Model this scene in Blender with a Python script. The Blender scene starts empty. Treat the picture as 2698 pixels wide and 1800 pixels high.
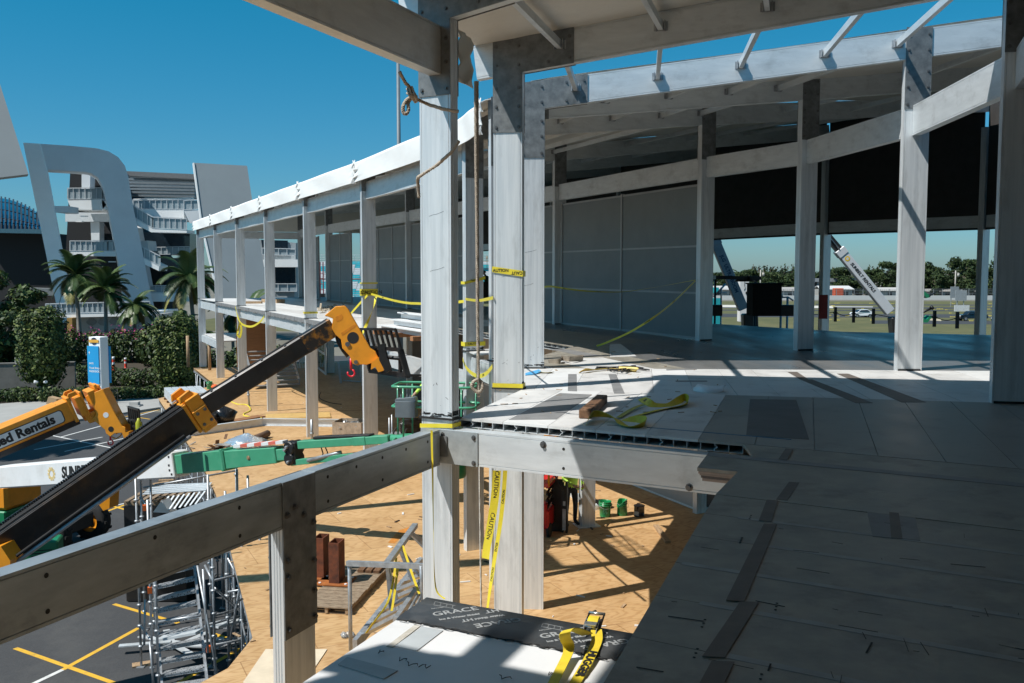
import bpy, bmesh, math, random
from mathutils import Vector as V, Matrix
R = math.radians
sc = bpy.context.scene
col = sc.collection
rnd = random.Random(7)

# ------------------------------------------------------------------ camera
FPX, PITCH, EYE = 2480.0, math.atan(183.5 / 2480.0), 1.7
cd = bpy.data.cameras.new("camera")
cam = bpy.data.objects.new("camera", cd)
col.objects.link(cam)
cd.sensor_width = 36
cd.lens = FPX / 2698 * 36
cd.clip_start, cd.clip_end = 0.05, 6000
cam.location = (0, 0, EYE)
cam.rotation_euler = (R(90) - PITCH, 0, 0)
sc.camera = cam

# ------------------------------------------------------------------ sky and sun
SUN = V((0.62, 0.34, -1.0)).normalized()          # the way the light travels
w = bpy.data.worlds.new("World")
sc.world = w
w.use_nodes = True
nt = w.node_tree
sky = nt.nodes.new("ShaderNodeTexSky")
sky.sky_type = 'NISHITA'
sky.sun_disc = False
sky.sun_elevation = math.asin(-SUN.z)
sky.sun_rotation = math.atan2(-SUN.x, -SUN.y)
sky.air_density, sky.dust_density, sky.ozone_density, sky.altitude = 1.0, 0.3, 1.0, 0
hs = nt.nodes.new("ShaderNodeHueSaturation")
hs.inputs['Hue'].default_value = 0.5
hs.inputs['Saturation'].default_value = 1.12
hs.inputs['Value'].default_value = 1.0
bg = nt.nodes["Background"]
nt.links.new(sky.outputs[0], hs.inputs['Color'])
tint = nt.nodes.new("ShaderNodeMix"); tint.data_type = 'RGBA'; tint.blend_type = 'MULTIPLY'
tint.inputs['Factor'].default_value = 1.0
tco = nt.nodes.new("ShaderNodeTexCoord"); sep = nt.nodes.new("ShaderNodeSeparateXYZ"); trp = nt.nodes.new("ShaderNodeValToRGB")
nt.links.new(tco.outputs['Generated'], sep.inputs[0]); nt.links.new(sep.outputs['Z'], trp.inputs[0])
trp.color_ramp.elements[0].position, trp.color_ramp.elements[1].position = 0.0, 0.30
trp.color_ramp.elements[0].color = (0.62, 1.0, 1.50, 1); trp.color_ramp.elements[1].color = (0.10, 1.48, 1.66, 1)
nt.links.new(trp.outputs[0], tint.inputs['B'])
nt.links.new(hs.outputs[0], tint.inputs['A'])
nt.links.new(tint.outputs['Result'], bg.inputs[0])
bg.inputs[1].default_value = 0.051
sl = bpy.data.lights.new("sun", 'SUN')
sl.energy, sl.angle, sl.color = 5.0, R(0.5), (1.0, 0.965, 0.91)
so = bpy.data.objects.new("sun", sl)
col.objects.link(so)
so.rotation_euler = SUN.to_track_quat('-Z', 'Y').to_euler()
so.location = (-60, -30, 90)
vs = sc.view_settings
vs.view_transform, vs.look, vs.exposure, vs.gamma = 'Standard', 'None', 0.21, 1.0

# ------------------------------------------------------------------ helpers
def ray(u, v):
    a, b = (u - 1349) / FPX, -(v - 900) / FPX
    return V((a, math.cos(PITCH) + b * math.sin(PITCH), -math.sin(PITCH) + b * math.cos(PITCH)))
def on(u, v, z=0.0):
    d = ray(u, v)
    return V((0, 0, EYE)) + d * ((z - EYE) / d.z)
def at(u, v, Y):
    d = ray(u, v)
    return V((0, 0, EYE)) + d * (Y / d.y)
Z = V((0, 0, 1))
def xyz(p, z): return V((p[0], p[1], z))
def lerp(a, b, t): return a + (b - a) * t

class MB:
    def __init__(s): s.v, s.f, s.m, s.sm = [], [], [], []
    def add(s, vs, fs, mi=0, smooth=False):
        n = len(s.v)
        s.v += [V(p) for p in vs]
        for f in fs:
            s.f.append([n + i for i in f]); s.m.append(mi); s.sm.append(smooth)
    def obox(s, c, x, y, z, mi=0):            # half axes
        c, x, y, z = V(c), V(x), V(y), V(z)
        p = [c + x*i + y*j + z*k for k in (-1, 1) for j in (-1, 1) for i in (-1, 1)]
        s.add(p, [(0,2,3,1), (4,5,7,6), (0,1,5,4), (2,6,7,3), (0,4,6,2), (1,3,7,5)], mi)
        return s
    def box(s, c, size, rz=0.0, mi=0):
        ca, sa = math.cos(rz), math.sin(rz)
        return s.obox(c, V((ca, sa, 0))*size[0]/2, V((-sa, ca, 0))*size[1]/2, Z*size[2]/2, mi)
    def beam(s, p0, p1, wd, h, up=Z, mi=0):
        p0, p1 = V(p0), V(p1); d = (p1 - p0); L = d.length
        if L < 1e-6: return s
        d /= L; side = d.cross(V(up))
        if side.length < 1e-5: side = d.cross(V((1, 0, 0)))
        side.normalize(); u2 = side.cross(d)
        return s.obox((p0 + p1)/2, d*L/2, side*wd/2, u2*h/2, mi)
    def prism(s, pts, ext, mi=0, smooth=False):
        n = len(pts); ext = V(ext); pts = [V(p) for p in pts]
        nn = V((0, 0, 0))
        for i in range(n): nn += pts[i].cross(pts[(i+1) % n])
        if nn.dot(ext) > 0: pts = pts[::-1]
        s.add(pts + [p + ext for p in pts], [list(range(n)), [n + i for i in range(n)][::-1]], mi)
        k = len(s.v) - 2*n
        for i in range(n):
            j = (i + 1) % n
            s.f.append([k + j, k + i, k + n + i, k + n + j]); s.m.append(mi); s.sm.append(smooth)
        return s
    def cyl(s, p0, p1, r0, r1=None, n=10, mi=0, smooth=True, cap=True):
        r1 = r0 if r1 is None else r1
        p0, p1 = V(p0), V(p1); d = (p1 - p0).normalized()
        a = d.cross(Z if abs(d.z) < .9 else V((1, 0, 0))).normalized(); b = d.cross(a)
        vs = []
        for p, r in ((p0, r0), (p1, r1)):
            vs += [p + (a*math.cos(2*math.pi*i/n) + b*math.sin(2*math.pi*i/n))*r for i in range(n)]
        s.add(vs, [(i, (i+1) % n, n + (i+1) % n, n + i) for i in range(n)], mi, smooth)
        if cap:
            k = len(s.v) - 2*n
            s.f.append([k + i for i in range(n)][::-1]); s.m.append(mi); s.sm.append(False)
            s.f.append([k + n + i for i in range(n)]); s.m.append(mi); s.sm.append(False)
        return s
    def tube(s, pts, r, n=6, mi=0, twist=0.0):
        pts = [V(p) for p in pts]; m = len(pts); vs = []; a = None
        rr = r if isinstance(r, (list, tuple)) else [r]*m
        for i, p in enumerate(pts):
            d = (pts[min(i+1, m-1)] - pts[max(i-1, 0)])
            d = d.normalized() if d.length > 1e-9 else Z
            if a is None: a = d.cross(Z if abs(d.z) < .9 else V((1, 0, 0)))
            a = (a - d*a.dot(d)).normalized(); b = d.cross(a)
            vs += [p + (a*math.cos(2*math.pi*k/n + twist*i) + b*math.sin(2*math.pi*k/n + twist*i))*rr[i] for k in range(n)]
        fs = []
        for i in range(m-1):
            for k in range(n):
                fs.append((i*n+k, i*n+(k+1) % n, (i+1)*n+(k+1) % n, (i+1)*n+k))
        s.add(vs, fs, mi, True)
        k = len(s.v) - m*n
        s.f.append([k + i for i in range(n)][::-1]); s.m.append(mi); s.sm.append(False)
        s.f.append([k + (m-1)*n + i for i in range(n)]); s.m.append(mi); s.sm.append(False)
        return s
    def lathe(s, c, prof, n=20, axis=Z, mi=0):
        c = V(c); ax = V(axis).normalized()
        a = ax.cross(V((1, 0, 0)) if abs(ax.x) < .9 else V((0, 1, 0))).normalized(); b = ax.cross(a)
        vs = []
        for r, h in prof:
            vs += [c + ax*h + (a*math.cos(2*math.pi*k/n) + b*math.sin(2*math.pi*k/n))*r for k in range(n)]
        fs = []
        for i in range(len(prof)-1):
            for k in range(n):
                fs.append((i*n+k, i*n+(k+1) % n, (i+1)*n+(k+1) % n, (i+1)*n+k))
        s.add(vs, fs, mi, True); return s
    def poly(s, pts, mi=0):
        s.add(pts, [list(range(len(pts)))], mi); return s
    def ribbon(s, pts, wv, th=0.003, mi=0):    # strap or tape: centre line + half-width vectors, with a little thickness
        pts = [V(p) for p in pts]; m = len(pts); vs = []
        for i, p in enumerate(pts):
            ww = V(wv[i]) if isinstance(wv, list) else V(wv)
            d = (pts[min(i+1, m-1)] - pts[max(i-1, 0)]).normalized()
            nn = d.cross(ww); nn = nn.normalized()*th/2 if nn.length > 1e-9 else Z*th/2
            vs += [p - ww - nn, p + ww - nn, p + ww + nn, p - ww + nn]
        fs = []
        for i in range(m-1):
            a, b = i*4, i*4+4
            for k in range(4): fs.append((a+k, a+(k+1) % 4, b+(k+1) % 4, b+k))
        s.add(vs, fs, mi, False)
        k = len(s.v) - m*4
        s.f.append([k+3, k+2, k+1, k]); s.f.append([k+(m-1)*4+i for i in range(4)]); s.m += [mi, mi]; s.sm += [False, False]
        return s
    def build(s, name, mats, parent=None, bevel=0.0, local=False):
        off = V((0, 0, 0))
        if parent is not None and not local:
            q = parent
            while q is not None: off += q.location; q = q.parent
        me = bpy.data.meshes.new(name)
        me.from_pydata([p - off for p in s.v], [], s.f)
        for mt in (mats if isinstance(mats, (list, tuple)) else [mats]): me.materials.append(mt)
        me.polygons.foreach_set('material_index', s.m)
        me.polygons.foreach_set('use_smooth', s.sm)
        me.update()
        o = bpy.data.objects.new(name, me)
        col.objects.link(o)
        if parent is not None: o.parent = parent
        if bevel:
            b = o.modifiers.new('bevel', 'BEVEL'); b.width = bevel; b.segments = 1; b.limit_method = 'ANGLE'; b.angle_limit = R(50)
        return o

def tag(o, label=None, cat=None, group=None, kind=None):
    if label: o['label'] = label
    if cat: o['category'] = cat
    if group: o['group'] = group
    if kind: o['kind'] = kind
    return o
def thing(name, loc, label, cat, group=None, rz=0.0):
    o = bpy.data.objects.new(name, None); col.objects.link(o)
    o.empty_display_size = .2; o.location = loc; o.rotation_euler = (0, 0, rz)
    return tag(o, label, cat, group)
def kids(o): return [c for c in bpy.data.objects if c.parent == o]
def copy_tree(o, parent=None):
    c = o.copy(); col.objects.link(c)
    if parent is not None: c.parent = parent
    for ch in kids(o): copy_tree(ch, c)
    return c
def text_mesh(s, name, size, mat, parent=None, ext=0.001, origin=None, x=None, y=None, align='CENTER', bold=0.0, shear=0.0, sx=1.0):
    """flat lettering as a mesh: origin point, x = reading direction, y = up direction of the letters"""
    cu = bpy.data.curves.new(name, 'FONT'); cu.body = s; cu.size = size; cu.extrude = ext; cu.offset = bold; cu.shear = shear
    cu.align_x = align; cu.align_y = 'CENTER'; cu.resolution_u = 3
    to = bpy.data.objects.new(name, cu); col.objects.link(to)
    dg = bpy.context.evaluated_depsgraph_get()
    me = bpy.data.meshes.new_from_object(to.evaluated_get(dg))
    bpy.data.objects.remove(to); bpy.data.curves.remove(cu)
    x = V(x).normalized(); y = V(y); y = (y - x*y.dot(x)).normalized(); n = x.cross(y)
    off = V((0, 0, 0)); q = parent
    while q is not None: off += q.location; q = q.parent
    M = Matrix.Translation(V(origin) - off) @ Matrix((x, y, n)).transposed().to_4x4() @ Matrix.Diagonal((sx, 1, 1, 1))
    me.transform(M); me.materials.clear(); me.materials.append(mat)
    o = bpy.data.objects.new(name, me); col.objects.link(o)
    if parent is not None: o.parent = parent
    return o

# ------------------------------------------------------------------ materials
MAT = {}
def mat(name, c, rough=.6, metal=0.0, var=.12, scale=3.0, bump=0.0, stretch=(1, 1, 1), c2=None, spec=.5, detail=5, contrast=(.3, .7), dirt=0.0, dirtc=(.08, .07, .06), dirts=1.2, rvar=0.0, coat=0.0):
    m = bpy.data.materials.new(name); m.use_nodes = True; MAT[name] = m
    n, l = m.node_tree.nodes, m.node_tree.links
    b = n['Principled BSDF']
    b.inputs['Roughness'].default_value = rough; b.inputs['Metallic'].default_value = metal
    b.inputs['Specular IOR Level'].default_value = spec
    if coat: b.inputs['Coat Weight'].default_value = coat; b.inputs['Coat Roughness'].default_value = .12
    tc = n.new('ShaderNodeTexCoord'); mp = n.new('ShaderNodeMapping'); mp.inputs['Scale'].default_value = stretch
    geo = n.new('ShaderNodeNewGeometry')
    l.new(geo.outputs['Position'], mp.inputs[0])
    nz = n.new('ShaderNodeTexNoise'); nz.inputs['Scale'].default_value = scale; nz.inputs['Detail'].default_value = detail
    nz.inputs['Roughness'].default_value = .62
    l.new(mp.outputs[0], nz.inputs['Vector'])
    rp = n.new('ShaderNodeValToRGB'); rp.color_ramp.elements[0].position, rp.color_ramp.elements[1].position = contrast
    c = V(c); lo = c*(1-var) if c2 is None else V(c2); hi = c*(1+var) if c2 is None else c
    rp.color_ramp.elements[0].color = (*lo, 1); rp.color_ramp.elements[1].color = (*hi, 1)
    l.new(nz.outputs['Fac'], rp.inputs[0]); out = rp.outputs[0]
    if dirt:
        n2 = n.new('ShaderNodeTexNoise'); n2.inputs['Scale'].default_value = dirts; n2.inputs['Detail'].default_value = 8; n2.inputs['Roughness'].default_value = .7
        if max(stretch) != min(stretch):
            m3 = n.new('ShaderNodeMapping'); m3.inputs['Scale'].default_value = [min(1.6, max(.3, x)) for x in stretch]; l.new(geo.outputs['Position'], m3.inputs[0]); l.new(m3.outputs[0], n2.inputs['Vector'])
        else: l.new(geo.outputs['Position'], n2.inputs['Vector'])
        r2 = n.new('ShaderNodeValToRGB'); r2.color_ramp.elements[0].position, r2.color_ramp.elements[1].position = .52, .72
        r2.color_ramp.elements[0].color = (0, 0, 0, 1); r2.color_ramp.elements[1].color = (dirt, dirt, dirt, 1)
        l.new(n2.outputs['Fac'], r2.inputs[0])
        mx = n.new('ShaderNodeMix'); mx.data_type = 'RGBA'; mx.inputs['B'].default_value = (*dirtc, 1)
        l.new(r2.outputs[0], mx.inputs['Factor']); l.new(out, mx.inputs['A']); out = mx.outputs['Result']
    l.new(out, b.inputs['Base Color'])
    if rvar:
        mr = n.new('ShaderNodeMapRange'); mr.inputs['To Min'].default_value = rough - rvar; mr.inputs['To Max'].default_value = rough + rvar
        l.new(nz.outputs['Fac'], mr.inputs['Value']); l.new(mr.outputs[0], b.inputs['Roughness'])
    if bump:
        bp = n.new('ShaderNodeBump'); bp.inputs['Strength'].default_value = bump; bp.inputs['Distance'].default_value = .02
        l.new(nz.outputs['Fac'], bp.inputs['Height']); l.new(bp.outputs[0], b.inputs['Normal'])
    return m

ALU = mat('aluminium', (.79, .82, .835), .36, .32, .0, 1.6, c2=(.58, .62, .645), stretch=(9, 9, .35), dirt=.4, dirtc=(.27, .27, .26), dirts=2.6, rvar=.1)
ALUH = mat('aluminium_beam', (.74, .78, .80), .38, .35, .0, 2.0, c2=(.62, .66, .68), stretch=(1, 1, 5), dirt=.35, dirtc=(.22, .22, .21), dirts=1.9, rvar=.1)
ALUSHADE = mat('shaded_aluminium', (.46, .50, .52), .42, .55, .0, 1.6, c2=(.31, .34, .35), stretch=(1, 1, 4), dirt=.5, dirtc=(.13, .14, .14), dirts=2.0, rvar=.1)  # darker copy of the beam aluminium: shade on the near edge beams, plus smudges
GALV = mat('galvanised_plate', (.25, .265, .27), .48, .4, .0, 7, c2=(.125, .135, .14), dirt=.2, dirtc=(.12, .12, .12), dirts=3, rvar=.12)
BOLT = mat('bolt_steel', (.16, .16, .16), .4, .7)
DARKM = mat('dark_gap', (.015, .015, .015), .8)
MEMB = mat('white_membrane', (.66, .645, .59), .55, 0, .05, 1.7, bump=.9, stretch=(1, 1, 1), dirt=.12, dirtc=(.4, .36, .28))
MEMBO = mat('eave_membrane', (.82, .82, .80), .5, 0, .04, 1.2, bump=.15, stretch=(1, 1, 3))
WALLG = mat('grey_wall_panel', (.185, .215, .225), .6, 0, .07, 1.5)
FRAMEG = mat('wall_frame', (.34, .36, .37), .5, .2, .06)
CLAD = mat('dark_cladding', (.045, .043, .042), .7, 0, .2, 3)
DECK1 = mat('deck_board', (.64, .635, .62), .5, 0, .12, 1.3, c2=(.52, .51, .495), dirt=.5, dirtc=(.20, .18, .16), dirts=2.1, rvar=.2, detail=9)
DECK2 = mat('deck_board_worn_shaded', (.34, .315, .265), .45, 0, .12, 4.0, c2=(.20, .185, .155), contrast=(.32, .68), dirt=.8, dirtc=(.085, .078, .07), dirts=1.5, rvar=.22, detail=9)  # worn boards, darkened further to deepen the shade on the near deck
DECK3 = mat('deck_board_pale', (.66, .66, .65), .5, 0, .06, 1.4, dirt=.35, dirtc=(.3, .28, .25), dirts=2.6, rvar=.15)
DECK4 = mat('deck_board_shaded', (.17, .168, .165), .34, 0, .12, .8, c2=(.10, .10, .10), stretch=(1.2, .35, 1), dirt=.5, dirtc=(.07, .065, .06), dirts=.7, rvar=.26)  # roofed bays: shade painted into the board colour, with glossier patches
DECK5 = mat('deck_board_mid', (.33, .32, .29), .45, 0, .12, 1.2, c2=(.22, .212, .195), dirt=.6, dirtc=(.13, .12, .11), dirts=1.6, rvar=.2)  # mid toned board copy, darkened to imitate shade inside the bays
TAPEG = mat('grey_deck_tape', (.21, .21, .21), .55, 0, .15, 3, dirt=.3, dirts=4)
TAPEB = mat('brown_deck_strip', (.135, .112, .096), .6, 0, .2, 4, dirt=.3, dirts=3)
STEELG = mat('scaffold_steel', (.38, .40, .42), .42, .55, .25, 9, rvar=.1, dirt=.3, dirtc=(.10, .09, .08), dirts=6)
BLACK = mat('black_steel', (.018, .018, .019), .42, .2, .3, 5, dirt=.3, dirtc=(.05, .045, .04), dirts=4)
RUBBER = mat('tyre_rubber', (.02, .02, .02), .85, 0, .2, 8, bump=.2)
YELT = mat('caution_tape', (.72, .60, .045), .35, 0, .06, 12)
YSTRAP = mat('yellow_strap', (.66, .50, .03), .6, 0, .10, 14, dirt=.25, dirtc=(.25, .17, .05), dirts=9)
INK = mat('black_print', (.014, .014, .014), .6)
WHITEP = mat('white_paint', (.74, .75, .75), .45, 0, .05, 2, dirt=.25, dirtc=(.4, .36, .3), dirts=1.6)
GREENP = mat('green_paint', (.055, .30, .17), .42, 0, .10, 3, dirt=.35, dirtc=(.16, .30, .22), dirts=3, coat=.3)
GREEND = mat('dark_green_plastic', (.012, .20, .085), .4, 0, .1, 5, coat=.2)
ORANGE = mat('orange_paint', (.80, .30, .012), .42, 0, .08, 2.5, dirt=.35, dirtc=(.35, .14, .02), dirts=3, coat=.25)
REDP = mat('red_paint', (.60, .016, .02), .35, 0, .08, 4, coat=.4)
WOOD = mat('timber', (.20, .105, .05), .75, 0, .0, 4, c2=(.085, .04, .02), stretch=(6, 1.5, 6), bump=.2)
PALEWOOD = mat('pallet_wood', (.46, .32, .19), .75, 0, .0, 5, c2=(.24, .15, .08), stretch=(5, 1.2, 5), bump=.2)
RUST = mat('rusty_steel', (.20, .055, .02), .8, .1, .0, 6, c2=(.055, .02, .012), bump=.2)
ROPE = mat('rope', (.42, .36, .29), .9, 0, .25, 40, bump=.4)
PLAST = mat('clear_plastic', (.80, .82, .83), .22, 0, .06, 8, bump=.3); PLAST.node_tree.nodes['Principled BSDF'].inputs['Transmission Weight'].default_value = .75
BAG = mat('black_bag', (.012, .012, .013), .22, 0, .3, 9, bump=.5)
CONC = mat('concrete', (.42, .41, .39), .8, 0, .12, 2, dirt=.3, dirtc=(.2, .19, .17))
# ------------------------------------------------------------------ custom ground materials
def wood_sheet(name, seam=True):
    m = mat(name, (.585, .38, .19), .62, 0, .0, 1.4, c2=(.48, .30, .135), stretch=(1, 1, 1), dirt=.2, dirtc=(.2, .11, .05), dirts=.9)
    n, l = m.node_tree.nodes, m.node_tree.links
    b = n['Principled BSDF']; src = b.inputs['Base Color'].links[0].from_socket
    geo = n.new('ShaderNodeNewGeometry')
    mp = n.new('ShaderNodeMapping'); mp.inputs['Rotation'].default_value = (0, 0, R(-26)); l.new(geo.outputs['Position'], mp.inputs[0])
    # cathedral grain: distorted bands stretched along the sheet
    mp2 = n.new('ShaderNodeMapping'); mp2.inputs['Scale'].default_value = (.30, 1.5, 1); l.new(mp.outputs[0], mp2.inputs[0])
    wv = n.new('ShaderNodeTexWave'); wv.inputs['Scale'].default_value = 2.6; wv.inputs['Distortion'].default_value = 22; wv.inputs['Detail'].default_value = 4
    wv.inputs['Detail Scale'].default_value = .9
    l.new(mp2.outputs[0], wv.inputs['Vector'])
    r = n.new('ShaderNodeValToRGB'); r.color_ramp.elements[0].position, r.color_ramp.elements[1].position = .0, .45
    r.color_ramp.elements[0].color = (.78, .70, .60, 1); r.color_ramp.elements[1].color = (1, 1, 1, 1)
    l.new(wv.outputs['Fac'], r.inputs[0])
    mx = n.new('ShaderNodeMix'); mx.data_type = 'RGBA'; mx.blend_type = 'MULTIPLY'; mx.inputs['Factor'].default_value = .8
    l.new(src, mx.inputs['A']); l.new(r.outputs[0], mx.inputs['B']); out = mx.outputs['Result']
    # sheet joints, and each sheet a slightly different tone
    bk = n.new('ShaderNodeTexBrick'); bk.inputs['Scale'].default_value = 1.0; bk.inputs['Brick Width'].default_value = 2.44; bk.inputs['Row Height'].default_value = 1.22
    bk.inputs['Mortar Size'].default_value = .008; bk.inputs['Mortar Smooth'].default_value = 0
    bk.inputs['Color1'].default_value = (1, 1, 1, 1); bk.inputs['Color2'].default_value = (.89, .86, .83, 1); bk.inputs['Mortar'].default_value = (.52, .44, .37, 1)
    l.new(mp.outputs[0], bk.inputs['Vector'])
    m2 = n.new('ShaderNodeMix'); m2.data_type = 'RGBA'; m2.blend_type = 'MULTIPLY'; m2.inputs['Factor'].default_value = .9
    l.new(out, m2.inputs['A']); l.new(bk.outputs['Color'], m2.inputs['B']); l.new(m2.outputs['Result'], b.inputs['Base Color'])
    return m
PLY = wood_sheet('plywood')
ASPH = mat('asphalt', (.058, .060, .063), .9, 0, .0, 26, c2=(.038, .039, .041), dirt=.5, dirtc=(.11, .108, .10), dirts=.22, bump=.3)
PATH = mat('pale_pavement', (.33, .325, .305), .85, 0, .1, .6, dirt=.3, dirtc=(.3, .29, .27), dirts=.5)

# ------------------------------------------------------------------ frame lines of the pavilion (plan, metres)
def n2(p): return V((p[0], p[1], 0)).normalized()
base = {k: on(u, v, 0) for k, u, v in (('G', 1247, 925), ('H2', 1402, 970), ('H', 1341, 1024), ('I', 1158, 1115),
        ('Q', 2655, 1062), ('P', 2391, 976), ('R', 2116, 923), ('S', 1854, 897))}
FA0 = on(531, 787, 0); FSTEP = (on(973, 868, 0) - FA0)/5
R1 = n2((-FSTEP.y, FSTEP.x)); TN = n2((-.39, -.92)); RN = n2((.869, -.495)); base['I'] = xyz(on(1158, 1127, -.10), 0) + V((.005, .065, 0))
for i, k in enumerate('ABCDEF'): base[k] = FA0 + FSTEP*i
base['K'] = base['I'] + TN*8.5 + RN*.87; base['K2'] = base['K'] + TN*8.0
base['H3'] = V((-.22, 17.95, 0))
FR = []   # key, court point, radial direction, distance to inner row, distance to outer row
def addfr(k, inner=None, r=None, outer=None):
    c = base[k]
    if inner is not None: r = (inner - c); di = r.length; r = r.normalized()
    else: di = 6.4
    do = (outer - c).length if outer is not None else di + 11.5
    ro = (outer - c).normalized() if outer is not None else r
    FR.append(dict(k=k, c=c, r=r, di=di, inner=c + r*di, outer=(outer if outer is not None else c + r*do)))
T1, T2 = on(2170, 836, 0), on(2583, 852, 0)
addfr('K2', r=RN); addfr('K', r=RN); addfr('I', r=RN); addfr('H', base['Q']); addfr('H2', base['P']); addfr('H3', base['R'])
addfr('G', base['S'], outer=T2); addfr('F', r=R1, outer=T1)
for i, k in enumerate('EDCBA'): addfr(k, r=R1, outer=T1 - FSTEP*(i+1))
FD = {f['k']: f for f in FR}
ZB = 4.50                      # rafter underside at the court row
def zr(t): return ZB + .122*t
RH = .47
GZ, L1 = -7.6, -4.35

pav = thing('pavilion', (0, 14, 0), 'curved two storey aluminium pavilion under construction with open decks and white roof membrane', 'building')

def section(a, b, grooves=True):
    g = []
    def side(p, q, cuts, nrm):
        p, q = V((*p, 0)), V((*q, 0)); d = (q - p); L = d.length; d = d/L; nn = V((*nrm, 0)); o = [p]
        for pos, wd, dp in cuts:
            o += [p + d*(pos - wd), p + d*pos - nn*dp, p + d*(pos + wd)]
        return [(x.x, x.y) for x in o]
    W, D = 2*a, 2*b
    e = .026
    wide = [(e, .004, .008), (W - e, .004, .008)]
    nar = [] if not grooves else [(D*.26, .006, .014), (D*.5, .006, .014), (D*.74, .006, .014)]
    g += side((-a, -b), (a, -b), wide, (0, -1)); g += side((a, -b), (a, b), nar, (1, 0))
    g += side((a, b), (-a, b), wide, (0, 1)); g += side((-a, b), (-a, -b), nar, (-1, 0))
    return g
def profile(mb, p0, p1, W, D, wdir, grooves=True):
    p0, p1 = V(p0), V(p1); ax = (p1 - p0).normalized(); wd = V(wdir); wd = (wd - ax*wd.dot(ax)).normalized(); dd = ax.cross(wd)
    mb.prism([p0 + wd*w_ + dd*d_ for w_, d_ in section(W/2, D/2, grooves)], p1 - p0)
class Bolts:
    def __init__(s): s.l = []
    def build(s, nm, m, parent=None):
        rest = MB(); camp = V((0, 0, EYE))
        for p, n, r, h in s.l:
            if (camp - p).dot(n) > 0 and p.y < 17 and BC[0] < 99:
                b = MB(); bolt0(b, p, n, r, h); b.build('bolt', m, parent); BC[0] += 1
            else: bolt0(rest, p, n, r, h)
        if rest.v: tag(rest.build('far_bolts', m, parent), kind='stuff')
BC = [0]
def bolt(mb, p, n, r=.016, h=.02):
    if isinstance(mb, Bolts): mb.l.append((V(p), V(n).normalized(), r, h))
    else: bolt0(mb, p, n, r, h)
def bolt0(mb, p, n, r=.016, h=.02):
    n = V(n).normalized(); mb.cyl(V(p), V(p) + n*h, r, n=6, smooth=False); mb.cyl(V(p), V(p) + n*.004, r*1.7, n=8)

CW, CD = .42, .15
def knee(mb, bl, c, r, zbot, z0, ln, both=True, skew=0.0):
    """L shaped galvanised plates on both wide faces of a column head"""
    t = V((-r.y, r.x, 0)); a = CW/2 + .004
    for s in (-1, 1):
        o = xyz(c, 0) + t*(s*(CD/2 + .001))
        sl = .122
        pts = [(-a, zbot), (a, zbot), (a, z0 + sl*a - .012)]
        pts += [(ln, z0 + sl*ln - .012), (ln, z0 + RH + sl*ln + .006), (-a, z0 + RH - sl*a + .006)] if ln > 0 else [(a, z0 + RH + .03), (-a, z0 + RH + .03)]
        P = [o + r*x + Z*z for x, z in pts]
        mb.prism(P, t*(s*.013))
        sp = []
        for zz in (zbot + .07, zbot + .36, zbot + .62, z0 + .12, z0 + .38):
            sp += [(-a + .05, zz), (a - .05, zz)]
        if ln > 0: sp += [(ln - .06, z0 + sl*ln + .07), (ln - .06, z0 + sl*ln + .36), (ln*.62, z0 + sl*ln*.6 + .07), (ln*.62, z0 + sl*ln*.6 + .38)]
        for x, z in sp: bolt(bl, o + r*x + Z*z + t*(s*.013), t*s)

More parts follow.
